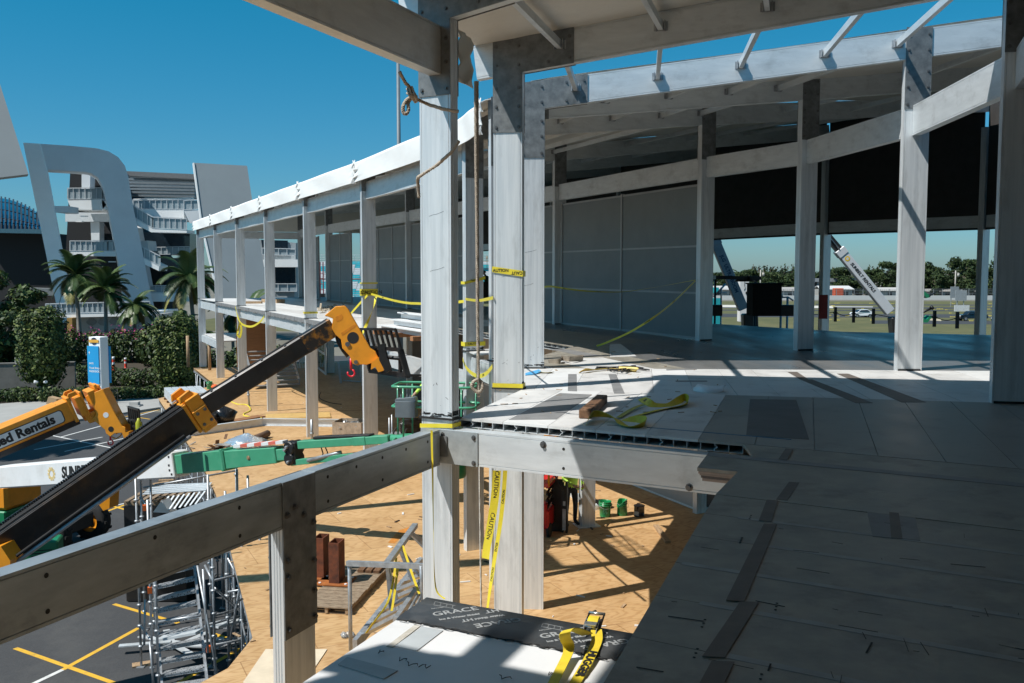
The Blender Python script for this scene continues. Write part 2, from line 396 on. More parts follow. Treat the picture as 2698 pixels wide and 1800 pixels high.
# columns of the court row
for f in FR:
    k, c, r = f['k'], f['c'], f['r']
    near = k in ('I', 'H', 'H2', 'G', 'H3')
    b = MB(); profile(b, xyz(c, L1), xyz(c, ZB + .05), CW, CD, r)
    cobj = b.build('column', ALU, pav)
    kn, bl = MB(), Bolts(); knee(kn, bl, c, r, ZB - .82 if near else ZB - .45, ZB, .95 if near else .5)
    ko = kn.build('knee_plate', GALV, pav); bl.build('bolts', BOLT, ko)
    # dark sealant and scuffs where the deck was cut round the post
    q = MB(); q.box(xyz(c, .012), (CW + .05, CD + .05, .022), math.atan2(r.y, r.x))
    if near:     # black sealant smeared round the foot
        tt_ = V((-r.y, r.x, 0)); rr_ = random.Random(int(c.x*917 + c.y*331))
        for i in range(26):
            x = rr_.uniform(-CW/2, CW/2); z_ = .06 + rr_.gauss(0, .012); q.beam(xyz(c + r*x - tt_*(CD/2 + .001), z_), xyz(c + r*min(CW/2, x + rr_.uniform(.02, .10)) - tt_*(CD/2 + .001), z_ + rr_.uniform(-.006, .006)), .004, rr_.uniform(.003, .016))
        for i in range(8): z_ = .06 + rr_.gauss(0, .02); q.beam(xyz(c + r*(CW/2 + .001) - tt_*CD*.4, z_), xyz(c + r*(CW/2 + .001) + tt_*CD*.4, z_), .004, .012)
        for i in range(5): x = rr_.uniform(-.15, .18); z_ = rr_.uniform(.12, .5); q.beam(xyz(c + r*x - tt_*(CD/2 + .0008), z_), xyz(c + r*(x + rr_.uniform(-.05, .05)) - tt_*(CD/2 + .0008), z_ + rr_.uniform(-.03, .03)), .002, .003)
        for i in range(rr_.choice([1, 2])): x = rr_.uniform(-.19, .02); z_ = rr_.uniform(.7, 2.8); q.tube([xyz(c + r*(x + .05*j) - tt_*(CD/2 + .0008), z_ + .012*j + .004*math.sin(j*2)) for j in range(5)], .0013, 4)
    tag(q.build('base_sealant', DARKM, pav), kind='stuff')
    # rafter from the eave overhang to the outer wall
    b = MB(); e = -.48 if k in ('I', 'H', 'H2', 'K', 'K2') else -.14
    p0 = xyz(c + r*e, zr(e) + RH/2); p1 = xyz(f['inner'], zr(f['di']) + RH/2)
    profile(b, p0, p1, RH, CD - .006, Z); b.build('rafter', ALUH, pav)
    if k not in ('K2',):
        do = (f['outer'] - f['inner']).length
        b = MB(); profile(b, p1 + (p1 - p0).normalized()*.004, xyz(f['outer'], zr(f['di'] + do) + RH/2), RH, CD - .008, Z); b.build('rafter', ALUH, pav)
    # inner row
    zi = zr(f['di']); ci = f['inner']
    b = MB(); profile(b, xyz(ci, L1), xyz(ci, zi + .3), CW, CD, r); b.build('column', ALU, pav)
    kn, bl = MB(), Bolts(); knee(kn, bl, ci, r, zi - .85, zi, 0); ko = kn.build('knee_plate', GALV, pav); bl.build('bolts', BOLT, ko)
    q = MB(); q.box(xyz(ci, .016), (CW*.9, CD + .03, .03), math.atan2(r.y, r.x)); q.build('base_sealant', DARKM, pav)
    # outer row
    if k not in ('K2', 'K', 'I'):
        b = MB(); profile(b, xyz(f['outer'], L1), xyz(f['outer'], 6.4), CW*.85, CD*1.3, r); b.build('column', ALU, pav)

# J: lower post carrying the edge beam
J = on(760, 1262, -.16); J = base['I'] + TN*((J - xyz(base['I'], J.z)).dot(TN))
J = J + TN*.10
b = MB(); profile(b, xyz(J, L1), xyz(J, -.52), .46, .12, TN); b.build('column', ALU, pav)
kn, bl = MB(), Bolts()
for s in (-1, 1):
    o = xyz(J, 0) + RN*(s*.078)
    kn.prism([o + TN*x + Z*z for x, z in ((-.24, -1.5), (.24, -1.5), (.24, -.108), (-.24, -.108))], RN*(s*.012))
    for x, z in ((-.19, -1.42), (.19, -1.42), (-.19, -1.18), (.19, -.95), (-.19, -.9), (-.19, -.55), (.19, -.8), (.19, -.4), (-.05, -.45), (.08, -.35)):
        bolt(bl, o + TN*x + Z*z + RN*(s*.012), RN*s, .02, .03)
ko = kn.build('joint_plate', GALV, pav); bl.build('bolts', BOLT, ko)

def lbeam(p, q, zt, h, D=.15, nm='edge_beam', m=ALUH, cut=0.0, holes=0):
    p, q = V(p), V(q); d = (q - p).normalized(); d.z = 0
    b = MB(); profile(b, xyz(p + d*cut, zt - h/2), xyz(q - d*cut, zt - h/2), h, D, Z, False)
    if holes:
        hb = b; sd = d.cross(Z)
        for i in range(holes):
            pp = lerp(p, q, (i + .6)/holes)
            for zz in ([zt - .09] if i % 2 else [zt - .09, zt - h + .09]):
                for s in (-1, 1): hb.cyl(xyz(pp, zz) + sd*(s*(D/2 - .001)), xyz(pp, zz) + sd*(s*(D/2 + .002)), .017, n=12, mi=1)
    return b.build(nm, [m, DARKM], pav)
KE = base['K'] - TN*.0
# edge beam through J towards the camera, in two lengths butted at J
lbeam(base['I'] + TN*.16, J + TN*.0 - TN*.25, -.105, .41, holes=5, m=ALUSHADE)
lbeam(J + TN*.25, base['I'] + TN*16, -.105, .41, holes=14, m=ALUSHADE)
b = MB(); b.beam(xyz(J - TN*.249, -.31), xyz(J + TN*.249, -.31), .148, .40); b.build('edge_beam', ALUSHADE, pav)
# radial beam under the deck at I, with its bright joint plate
I, H, H2, H3, G, F = (base[k] for k in ('I', 'H', 'H2', 'H3', 'G', 'F'))
lbeam(I + RN*(-.22), I + RN*6.0, -.105, .39, D=.17, nm='deck_beam', holes=2)
kn, bl = MB(), Bolts(); tt = V((-RN.y, RN.x, 0))
for s in (-1, 1):
    o = xyz(I, 0) + tt*(s*.087)
    kn.prism([o + RN*x + Z*z for x, z in ((-.21, -.50), (.57, -.50), (.57, -.112), (-.21, -.112))], tt*(s*.013))
    for x, z in ((.02, -.17), (.1, -.17), (.02, -.46), (.52, -.17), (.52, -.46), (-.15, -.36)): bolt(bl, o + RN*x + Z*z + tt*(s*.013), tt*s, .018, .022)
ko = kn.build('joint_plate', mat('bright_galvanised', (.46, .50, .51), .42, .35, 0, 9, c2=(.34, .37, .38), rvar=.1), pav); bl.build('bolts', BOLT, ko)
for x in (1.4, 3.05):
    bl = Bolts(); bolt(bl, xyz(I + RN*x, -.17 if x < 2 else -.45) - tt*.086, -tt, .024, .03); bl.build('bolts', BOLT, pav)
# bracket plate where the edge beam meets the joint
b = MB(); b.beam(xyz(I + TN*.13, -.42), xyz(I + TN*.13, -.18), .30, .012, up=TN); b.build('end_plate', GALV, pav)
# eave beam over the open bay, coming towards the camera
lbeam(I + TN*.08, I + TN*16, 4.44, .53, D=.16, nm='eave_beam')
b = MB(); b.beam(xyz(I + TN*.09, 4.05), xyz(I + TN*.09, 4.36), .34, .014, up=TN); b.build('end_plate', GALV, pav)
# court row edge beams and eave beams round the bend and along the far arm
for p, q in ((H, H2), (H2, H3), (H3, G)): lbeam(p, q, -.12, .40, cut=.08)
seq = [base[k] for k in 'GFEDCBA']
for i in range(6):
    p, q = seq[i], seq[i+1]
    lbeam(p, q, -.48 if i == 0 else -.17, .42, cut=.09)
    lbeam(p, q, 4.32, .50, nm='eave_beam', cut=.09, m=ALUH)
# inner row ties
inn = [FD[k]['inner'] for k in ('K', 'I', 'H', 'H2', 'H3', 'G', 'F', 'E', 'D', 'C', 'B', 'A')]
for i in range(len(inn) - 1): lbeam(inn[i], inn[i+1], 4.5, .5, D=.14, nm='tie_beam', cut=.085)
# gable of the far arm
fa = FD['A']
lbeam(fa['c'], fa['inner'], 4.3, .45, nm='tie_beam', cut=.22); lbeam(fa['c'], fa['inner'], -.20, .44, cut=.22)

# ------------------------------------------------------------------ roof
def roofz(t): return zr(t) + RH + .02
bays = list(zip(FR[:-1], FR[1:]))
for f, g in bays:
    tl = [-.5, 0, 1.6, 3.2, 4.8, f['di']]
    open_bay = f['k'] == 'H'
    # purlins
    for j, t in enumerate((.75, 2.15, 3.55, 4.95, 6.15)):
        kk = f['k'][0] == 'K'; t = t + .18 if kk else t; p, q = f['c'] + f['r']*(t - .87*kk), g['c'] + g['r']*(t - .87*(g['k'] == 'K'))
        d = (q - p).normalized(); za = zr(t) + .27
        wp = .20 if (j == 0 and f['k'] in ('K2', 'K')) else .07
        b = MB(); b.beam(xyz(p + d*.09, za), xyz(q - d*.09, za), wp, .11)
        po = b.build('purlin', ALUH, pav)
        br = MB()
        for e, s in ((p, 1), (q, -1)):
            cpt = xyz(e + d*(s*.095), za)
            sd = d.cross(Z)
            for ss in (-1, 1): br.box(cpt + sd*(ss*.06) + d*(s*.02), (.09, .012, .13), math.atan2(d.y, d.x))
            br.box(cpt + d*(s*-.012), (.012, .19, .12), math.atan2(d.y, d.x))
        br.build('purlin_brackets', STEELG, po)
    if f['k'] in ('H', 'H2', 'H3', 'G', 'F'):
        for t in (2.6, 5.2, 7.8):
            p, q = lerp(f['inner'], f['outer'], t/12), lerp(g['inner'], g['outer'], t/12)
            d = (q - p).normalized(); b = MB(); b.beam(xyz(p + d*.08, zr(6.4 + t) + .3), xyz(q - d*.08, zr(6.4 + t) + .3), .07, .11); b.build('purlin', ALUH, pav)
    # membrane: sheet with slack between the rafters, two skins 15 mm apart
    def pt(s, t):   # s across the bay, t outwards
        if t <= f['di']: a, c2 = f['c'] + f['r']*(t - (.87 if f['k'][0] == 'K' else 0)), g['c'] + g['r']*((t - (.87 if g['k'] == 'K' else 0))*g['di']/f['di'] if t > 0 else t)
        else:
            k = (t - f['di'])/12.0; a, c2 = lerp(f['inner'], f['outer'], k), lerp(g['inner'], g['outer'], k)
        return lerp(a, c2, s)
    ts = [-.48 + (18.9/24)*i for i in range(25)]
    if open_bay: ts = [t for t in ts if t > 11]
    elif f['k'] == 'K2': ts = [t for t in ts if t > 1.6]; ts[0] = 1.38
    else: ts[0] = -.48 if f['k'] in ('K2', 'K', 'I', 'H') else -.02
    ns = 8; vv, ff = [], []
    for t in ts:
        for i in range(ns + 1):
            s = i/ns; te = max(t, lerp(1.38, -.48, min(1, max(0, (s - .40)/.12)))) if f['k'] == 'K' else t; p = pt(s, te); slack = -.045*math.sin(math.pi*s)*(1 + .8*math.sin(t*3.1 + s*4)) + .012*math.sin(t*7 + s*9)
            vv.append(xyz(p, roofz(te) + slack))
    nn = len(vv); vv += [p + Z*.015 for p in vv]
    for i in range(len(ts) - 1):
        for j in range(ns):
            a = i*(ns + 1) + j; q4 = (a, a + ns + 1, a + ns + 2, a + 1); ff.append(q4); ff.append(tuple(nn + x for x in q4[::-1]))
    b = MB(); b.add(vv, ff, 0, True)
    b.build('roof_membrane', MEMB, pav)

# eave fascia: bulging white membrane segments with gathered ends
def fascia(p, q, z0=4.30, z1=4.90, endg=True):
    d = (q - p).normalized(); o = V((d.y, -d.x, 0))
    if o.x > 0: o = -o
    n = 18; vv, ff = [], []; m = 7
    for i in range(n + 1):
        s = i/n; cen = lerp(p, q, s); pin = min(s, 1 - s)
        cr = math.exp(-(pin/.035)**2)
        for j in range(m + 1):
            u = j/m; z = z0 + (z1 - z0)*u - (.02 if j == m else 0) + cr*.05*math.sin(j*2.3 + i)
            bul = .36 + .012*math.sin(math.pi*u + s*9) + cr*.05*math.sin(j*3.7 + 1.3*i) - (.05 if j == m else 0)
            vv.append(xyz(cen + o*(.02 + bul), z))
        vv.append(xyz(cen - o*.2, z1 + .05 + cr*.05))
    for i in range(n):
        for j in range(m + 1):
            a = i*(m + 2) + j; ff.append((a, a + 1, a + m + 3, a + m + 2))
    b = MB(); b.add(vv, ff, 0, False); fo = b.build('eave_fascia', MEMBO, pav)
    sm = fo.modifiers.new('thick', 'SOLIDIFY'); sm.thickness = .012
    if endg:   # the gathered clump of slack membrane at the joint
        g = MB()
        for k in range(3):
            a = q - d*(.05 + .06*k) + o*(.365 + .02*rnd.random())
            g.tube([xyz(a + d*.05*math.sin(j*1.7 + k), z0 - .03 + (z1 - z0 + .08)*j/6) + o*.02*math.sin(j*2.9 + k*2) for j in range(7)], [.008 + .012*math.sin(math.pi*(j + .5)/7) for j in range(7)], 6)
        g.build('gathered_membrane', MEMBO, fo)
fs = [lerp(base['A'], base['B'], -.05)] + [base[k] for k in 'BCDEFG']
for i in range(6): fascia(fs[i], fs[i+1])
fascia(base['G'], base['H3']); 
# loose flap of membrane hanging at column I, between I and H
b = MB(); vv = []; ff = []
fl = [at(1207, 78, 11.4), at(1243, 100, 11.7), at(1246, 232, 11.7), at(1209, 214, 11.4)]
for i in range(7):
    for j in range(9):
        p = lerp(lerp(fl[0], fl[1], i/6), lerp(fl[3], fl[2], i/6), j/8)
        vv.append(p + RN*(.015*math.sin(j*1.4 + i*.9)) - TN*(.05*math.sin(j*1.7 + i)))
for i in range(6):
    for j in range(8): a = i*9 + j; ff.append((a, a + 1, a + 10, a + 9))
b.add(vv, ff, 0, True); o = b.build('hanging_membrane', MEMB, pav); o.modifiers.new('t', 'SOLIDIFY').thickness = .01

# ------------------------------------------------------------------ walls
def wallbay(p, q, z0, z1, rows, cols, skip=(), m=WALLG, fm=FRAMEG, nm='wall_panel'):
    p, q = V(p), V(q); d = (q - p).normalized(); sd = d.cross(Z)
    fr = MB(); zs = [z0] + list(rows) + [z1]
    for i in range(cols + 1):
        e = lerp(p, q, i/cols); mb_ = MB(); mb_.beam(xyz(e, z0), xyz(e, z1 + .06), .09, .075, up=d); mb_.build('wall_post', fm, pav)
    for i in range(cols):
        if i in skip: continue
        a, c2 = lerp(p, q, i/cols) + d*.047, lerp(p, q, (i + 1)/cols) - d*.047
        for k, z in enumerate(zs):
            fr = MB(); fr.beam(xyz(a, z + (.02 if k == 0 else 0)), xyz(c2, z + (.02 if k == 0 else 0)), .065, .05); fr.build('wall_rail', fm, pav)
        b = MB(); b.beam(xyz(a, (z0 + z1)/2), xyz(c2, (z0 + z1)/2), .03, z1 - z0); b.build(nm, m, pav)
S, Fi, Ei, Di, Ci, Bi, Ai = (FD[k]['inner'] for k in 'GFEDCBA')
rows = (1.17, 2.34)
dfa = n2(-FSTEP)
wallbay(S + dfa*.25, Fi - dfa*.24, .02, 3.85, rows, 2)
wallbay(Fi + dfa*.24, Ei - dfa*.24, .02, 3.85, rows, 3, skip=(2,))
wallbay(Ei + dfa*.24, Di - dfa*.24, .02, 3.85, rows, 3)
wallbay(Di + dfa*.24, Ci - dfa*.24, .02, 3.85, rows, 3)
wallbay(Ci + dfa*.24, Bi - dfa*.24, .02, 3.85, rows, 3, skip=(0,))
wallbay(Bi + dfa*.24, Ai - dfa*.24, .02, 3.85, rows, 3, skip=(0, 2))
# lower storey: grey boarded wall under the inner row
WALLL = mat('pale_wall_panel', (.40, .385, .37), .6, 0, .05, 3)
for p, q in ((S, Fi), (Fi, Ei)): wallbay(p + dfa*.24, q - dfa*.24, L1 + .02, -.75, (L1 + 1.75,), 2, m=WALLL, fm=WHITEP)
wallbay(Ei + dfa*.24, Di - dfa*.24, L1 + .02, -.75, (L1 + 1.75,), 3, skip=(1,), m=CLAD, fm=FRAMEG)
for p, q in ((FD['H3']['inner'], S), (FD['H2']['inner'], FD['H3']['inner']), (FD['H']['inner'], FD['H2']['inner']), (FD['I']['inner'], FD['H']['inner'])):
    b = MB(); d = (q - p).normalized(); b.beam(xyz(p + d*.24, -2.5), xyz(q - d*.24, -2.5), .06, 3.3); b.build('wall_panel', CLAD, pav)
# outer wall: dark closed band above the openings, unseen near bays closed to the floor to darken the interior
for f, g in bays:
    p, q = f['outer'], g['outer']; d = (q - p).normalized(); dd = (q - p).cross(Z).normalized()
    if f['k'] in ('K2', 'K', 'I', 'H'): z0 = 0.03
    else: z0 = 3.08
    b = MB(); b.beam(xyz(p + dd*.0 + d*.085, (z0 + 7.25)/2), xyz(q - d*.085, (z0 + 7.25)/2), .06, 7.25 - z0); b.build('outer_cladding', CLAD, pav)
    if z0 > 1: lbeam(p, q, 3.55, .40, D=.12, nm='tie_beam', cut=.16)
gp_ = FD['A']; b = MB(); b.prism([xyz(gp_['c'], 4.32), xyz(gp_['outer'], 4.32), xyz(gp_['outer'], roofz(17)), xyz(gp_['c'], roofz(0))], -FSTEP.normalized()*.05); b.build('gable_panel', MEMB, pav)
b = MB(); f = FR[0]; p, q = f['c'], f['outer']; b.beam(xyz(p, 3.4), xyz(q, 3.4), .06, 6.8); b.build('outer_cladding', CLAD, pav)  # unseen end wall behind the camera, added to keep sky light off the deck

# ------------------------------------------------------------------ upper deck boards
DM = [DECK1, DECK2, DECK3, TAPEG, TAPEB, DECK4, DECK5]
def boards(nm, c00, c01, c10, c11, n, pick, gap=.006, th=.028, z=0.0):
    """n boards side by side: board i runs from edge c00-c10 to edge c01-c11"""
    b = MB()
    w0, w1 = (c10 - c00).length/n, (c11 - c01).length/n
    for i in range(n):
        e0, e1 = gap/max(w0, .05)/n/2, gap/max(w1, .05)/n/2
        P = [lerp(c00, c10, i/n + e0), lerp(c01, c11, i/n + e1), lerp(c01, c11, (i + 1)/n - e1), lerp(c00, c10, (i + 1)/n - e0)]
        zo = z - rnd.random()*.0006
        b.prism([xyz(p, zo - th) for p in P], Z*th, mi=pick(i))
    return b.build(nm, DM, pav)
def pickm(*wt):
    def f(i):
        x = rnd.random()*sum(wt); k = 0
        while x > wt[k]: x -= wt[k]; k += 1
        return k
    return f
dA = on(1213, 1101, 0)
DE0, DE1 = on(1870, 1330, 0), on(1590, 1800, 0)             # inner edge of the near deck
de = (DE1 - DE0).normalized()
sI = (DE0 - I).dot(RN)                                      # distance from frame I line to that edge
b0 = I + RN*(sI + .05)                                       # near bay starts here
EA = DE0 + de*(-.34); EB = DE0 + de*14
far = 17.5
boards('deck_boards', EA, EA + RN*far, EB, EB + RN*far, 24, pickm(0, 3, .0, 0, 0))
# bay between frames I and H: boards run frame to frame, their hollow ends show along frame I
gG0 = FD['G']['r']
fI, fH, fH2, fH3, fG, fF = (FD[k] for k in ('I', 'H', 'H2', 'H3', 'G', 'F'))
def fp(f, t): return f['c'] + f['r']*t if t <= f['di'] else lerp(f['inner'], f['outer'], (t - f['di'])/(f['outer'] - f['inner']).length)
t0, wB = .23, .575
nb = 17
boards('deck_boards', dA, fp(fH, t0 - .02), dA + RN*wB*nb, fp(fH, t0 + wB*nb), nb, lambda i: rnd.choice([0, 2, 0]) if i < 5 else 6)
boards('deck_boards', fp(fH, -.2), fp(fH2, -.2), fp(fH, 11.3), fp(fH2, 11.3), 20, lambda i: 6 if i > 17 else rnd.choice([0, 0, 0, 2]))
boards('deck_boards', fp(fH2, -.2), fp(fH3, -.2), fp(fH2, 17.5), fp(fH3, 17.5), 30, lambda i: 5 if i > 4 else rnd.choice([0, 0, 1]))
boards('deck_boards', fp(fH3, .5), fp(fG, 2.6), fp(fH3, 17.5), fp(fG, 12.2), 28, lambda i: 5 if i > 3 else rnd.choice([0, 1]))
ga, gb = fG['c'], (H3 - fG['c']).normalized()
boards('deck_boards', ga - gb*.35 - gG0*.12, ga + gb*.75 - gG0*.12, ga - gb*.35 + gG0*.5, ga + gb*.75 + gG0*.35, 2, lambda i: 2)
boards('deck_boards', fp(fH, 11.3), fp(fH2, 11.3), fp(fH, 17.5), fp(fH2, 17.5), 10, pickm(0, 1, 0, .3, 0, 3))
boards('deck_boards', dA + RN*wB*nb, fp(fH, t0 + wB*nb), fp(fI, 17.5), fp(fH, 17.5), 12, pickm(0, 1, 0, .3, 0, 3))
cs = MB()
ZC = .0
s0_, s1_ = on(1868, 1191, 0), on(1837, 1232, 0)
for j in range(3):
    P = ([dA + RN*3.34, dA + RN*15, s0_ + RN*14, s0_ + RN*.42], [s0_, s0_ + RN*14, s1_ + RN*14, s1_], [s1_ + RN*.36, s1_ + RN*14, EA + RN*14, EA])[j]
    zt = (-.004, ZC, .004)[j]
    cs.prism([xyz(p, zt - .03) for p in P], Z*.03, mi=1)
cs.build('cover_boards', DM, pav)
tp = MB(); sv = (s1_ - s0_)/1.0; P = [s0_ + sv*.06 + RN*.01, s0_ + sv*.06 + RN*14, s0_ + sv*.26 + RN*14, s0_ + sv*.26 + RN*.01]
tp.prism([xyz(p, ZC + .001) for p in P], Z*.003); tp.build('grey_tape', TAPEG, pav)
pk = MB()
PK = [mat('pinkish_packer', (.40, .30, .24), .8, 0, .15, 8), mat('dark_packer', (.16, .13, .115), .8, 0, .2, 8)]
for k, (h0, h1, mi) in enumerate(((-.052, -.032, 0), (-.066, -.054, 0), (-.086, -.068, 1), (-.112, -.088, 0))):
    P = [s0_ + RN*(.01 + .012*k), s0_ + RN*.5, s1_ + RN*.5, s1_ + RN*(.01 + .012*k)]
    pk.prism([xyz(p, h0) for p in P], Z*(h1 - h0), mi=mi)
pk.build('packers', PK, pav)
# far arm; the first bay is only laid from 2.6 m inwards
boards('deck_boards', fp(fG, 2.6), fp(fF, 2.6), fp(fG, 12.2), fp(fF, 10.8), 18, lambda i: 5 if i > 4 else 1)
for a, c in (('F', 'E'), ('E', 'D'), ('D', 'C'), ('C', 'B'), ('B', 'A')):
    A_, C_ = FD[a], FD[c]
    boards('deck_boards', fp(A_, -.1), fp(C_, -.1), fp(A_, 10.8), fp(C_, 10.8), 18, lambda i: 1 if i > 8 else rnd.choice([0, 2, 2]))
# dark torn edging strip along the far arm
for a, c in (('F', 'E'), ('E', 'D'), ('D', 'C'), ('C', 'B')):
    p, q = base[a] - R1*.16, base[c] - R1*.16
    b = MB()
    for i in range(24):
        x0, x1 = lerp(p, q, i/24), lerp(p, q, (i + 1)/24)
        b.prism([xyz(x0, -.005), xyz(x1, -.005), xyz(x1, -.13 - .06*rnd.random()), xyz(x0, -.13 - .06*rnd.random())], -R1*(.02 + .01*rnd.random()))
    b.build('deck_edge_strip', TAPEG, pav)
# honeycomb: webs and soffit of the hollow deck planks along frame I and along the void by G
def honey(p0, p1, q0, q1, n, zig=4):
    b = MB()
    for i in range(n + 1):
        a, c2 = lerp(p0, p1, i/n), lerp(q0, q1, i/n)
        if i % zig == 1:
            d = (p1 - p0).normalized(); zz = [-.029, -.045, -.058, -.070, -.083, -.102]; of = [0, 0, .022, .022, -.004, -.004]
            for k in range(5): b.prism([xyz(a + d*of[k], zz[k]), xyz(a + d*of[k+1], zz[k+1]), xyz(a + d*(of[k+1] + .006), zz[k+1]), xyz(a + d*(of[k] + .006), zz[k])], (c2 - a))
        else: b.beam(xyz(a, -.065), xyz(c2, -.065), .005, .072)
    b.prism([xyz(p0, -.104), xyz(p1, -.104), xyz(q1, -.104), xyz(q0, -.104)], Z*.003)
    return b.build('deck_plank_webs', ALUH, pav)
honey(dA, dA + RN*wB*5.8, fp(fH, t0), fp(fH, t0 + wB*5.8), 23)
va, vb = fp(fG, 2.62), fp(fF, 2.62)
honey(va, vb, va + R1*1.5, vb + R1*1.5, 26)
hc = fp(fH3, .52); honey(hc, va, hc + gG0*1.2, va + gG0*1.2, 18)
# soffit under all the decks so that the storey below is shaded
sf = MB()
def quad4(a, b_, c2, d, z): sf.prism([xyz(a, z), xyz(b_, z), xyz(c2, z), xyz(d, z)], Z*.01)
quad4(fp(fI, 3.4), fp(fH, 3.4), fp(fH, 17.5), fp(fI, 17.5), -.157)
quad4(fp(fH, 0), fp(fH2, 0), fp(fH2, 17.5), fp(fH, 17.5), -.16)
quad4(fp(fH2, 0), fp(fH3, 0), fp(fH3, 17.5), fp(fH2, 17.5), -.158)
quad4(fp(fH3, .5), fp(fG, 2.6), fp(fG, 12), fp(fH3, 17.5), -.161)
quad4(va, vb, fp(fF, 10.8), fp(fG, 12), -.172)
for a, c in (('F', 'E'), ('E', 'D'), ('D', 'C'), ('C', 'B'), ('B', 'A')): quad4(fp(FD[a], 0), fp(FD[c], 0), fp(FD[c], 10.8), fp(FD[a], 10.8), -.19)
quad4(EA + RN*.05, EB + RN*.05, EB + RN*far, EA + RN*far, -.15)
sf.build('deck_soffit', ALUH, pav)
# ------------------------------------------------------------------ ground
def sheet(nm, pts, z, m, kind='structure', th=0.0):
    b = MB()
    if th: b.prism([xyz(p, z - th) for p in pts], Z*th)
    else: b.poly([xyz(p, z) for p in pts])
    return tag(b.build(nm, m), kind=kind)
GRASS = mat('grass', (.125, .118, .042), .95, 0, .0, .35, c2=(.07, .078, .026), dirt=.5, dirtc=(.17, .14, .06), dirts=.09, detail=9)
sheet('ground', [(-3000, -1500), (3000, -1500), (3000, 4500), (-3000, 4500)], GZ - .02, mat('distant_ground', (.16, .15, .12), .95, 0, .2, .05))
sheet('asphalt_lot', [(-75, -40), (14, -40), (14, 62), (-30, 62), (-75, 58)], GZ, ASPH)
LINEW, LINEY = mat('white_line', (.62, .62, .60), .8, 0, .1, 6, dirt=.5, dirtc=(.12, .12, .12), dirts=5), mat('yellow_line', (.66, .38, .03), .8, 0, .1, 6, dirt=.45, dirtc=(.10, .10, .09), dirts=4)
def stripe(m, p, q, wd=.11, nm='parking_line'):
    p, q = V(p), V(q); d = (q - p).normalized(); s = Z.cross(d)*wd/2; z = GZ + .004 + .002*rnd.random()
    b = MB(); b.poly([xyz(p + s, z), xyz(p - s, z), xyz(q - s, z), xyz(q + s, z)]); return tag(b.build(nm, m), kind='structure')
g = lambda u, v: on(u, v, GZ)
for a, c in (((40, 1708), (300, 1800)), ((165, 1765), (365, 1655)), ((300, 1592), (470, 1642)), ((470, 1800), (650, 1700)), ((560, 1670), (720, 1720)), ((275, 1350), (330, 1330)), ((275, 1328), (400, 1362)), ((235, 1416), (262, 1410))):
    stripe(LINEY, g(*a), g(*c), .13)
for a, c in (((165, 1765), (60, 1815)), ((110, 1142), (320, 1186)), ((160, 1152), (420, 1080)), ((170, 1190), (360, 1148)), ((230, 1110), (400, 1075)), ((310, 1331), (365, 1318)), ((90, 1185), (270, 1152))):
    stripe(LINEW, g(*a), g(*c), .12)
for a, c in (((330, 1098), (420, 1080)), ((395, 1105), (340, 1096))): stripe(LINEY, g(*a), g(*c), .12)
# pavement beyond the lot, kerb and road
k0, k1, k2, k3 = g(-260, 1182), g(420, 1078), g(520, 1028), g(-300, 1095)
sheet('pavement', [(-75, 58.6), k0, k1, (-10, 66), (-10, 72), g(540, 1022), k3, (-75, 66)], GZ + .13, PATH, th=.13)
sheet('planting_bed', [g(-250, 1090), g(520, 1024), (-8, 78), (-8, 96), (-75, 96)], GZ + .10, mat('soil', (.045, .035, .022), .95, 0, .3, 3))
sheet('road', [(-90, 96), (0, 96), (0, 104), (-90, 104)], GZ + .01, ASPH)
# ------------------------------------------------------------------ plywood platform on the lower level
E1 = [on(*p, L1) for p in ((510, 969), (568, 1015), (417, 1050), (440, 1092), (480, 1145), (541, 1242), (568, 1300))]
plat = thing('plywood_platform', (-3, 20, L1), 'large sunlit plywood deck on the lower level, raised on scaffold legs', 'platform')
edge = [V((-19.6, 58.2, 0)), E1[0], E1[1], E1[2], E1[4], E1[5], E1[6], V((-5.9, 19.5, 0)), V((-4.3, 15.2, 0)), V((-4.35, 14.0, 0)), V((-8.2, 6.0, 0)), V((-13, -4, 0))]
right = [V((8, -4, 0)), FD['I']['inner'] + V((8, 0, 0)), FD['H2']['outer'], T2, T1, FD['C']['outer'], FD['A']['outer'] + V((-.5, 1.5, 0))]
b = MB(); b.prism([xyz(p, L1 - .02) for p in edge + right], Z*.02); b.build('deck_sheet', PLY, plat)
b = MB()      # joist ends under the edge
for i in range(len(edge) - 3):
    p, q = edge[i], edge[i+1]; L = (q - p).length; d = (q - p).normalized(); nrm = V((d.y, -d.x, 0))
    if nrm.x < 0: nrm = -nrm
    n = max(2, int(L/.3))
    for k in range(n):
        a = lerp(p, q, (k + .5)/n) + nrm*.03
        b.beam(xyz(a, L1 - .10), xyz(a + nrm*1.6, L1 - .10), .05, .15)
b.build('joists', PALEWOOD, plat)
b = MB()
for i in range(len(edge) - 3):
    p, q = edge[i], edge[i+1]; d = (q - p).normalized(); nrm = V((d.y, -d.x, 0)); nrm = nrm if nrm.x > 0 else -nrm
    b.tube([xyz(p + nrm*.12, L1 - .21), xyz(q + nrm*.12, L1 - .21)], .03, 6)
    b.beam(xyz(p + nrm*.06, L1 - .24), xyz(q + nrm*.06, L1 - .24), .05, .10)
b.build('ledger', STEELG, plat)
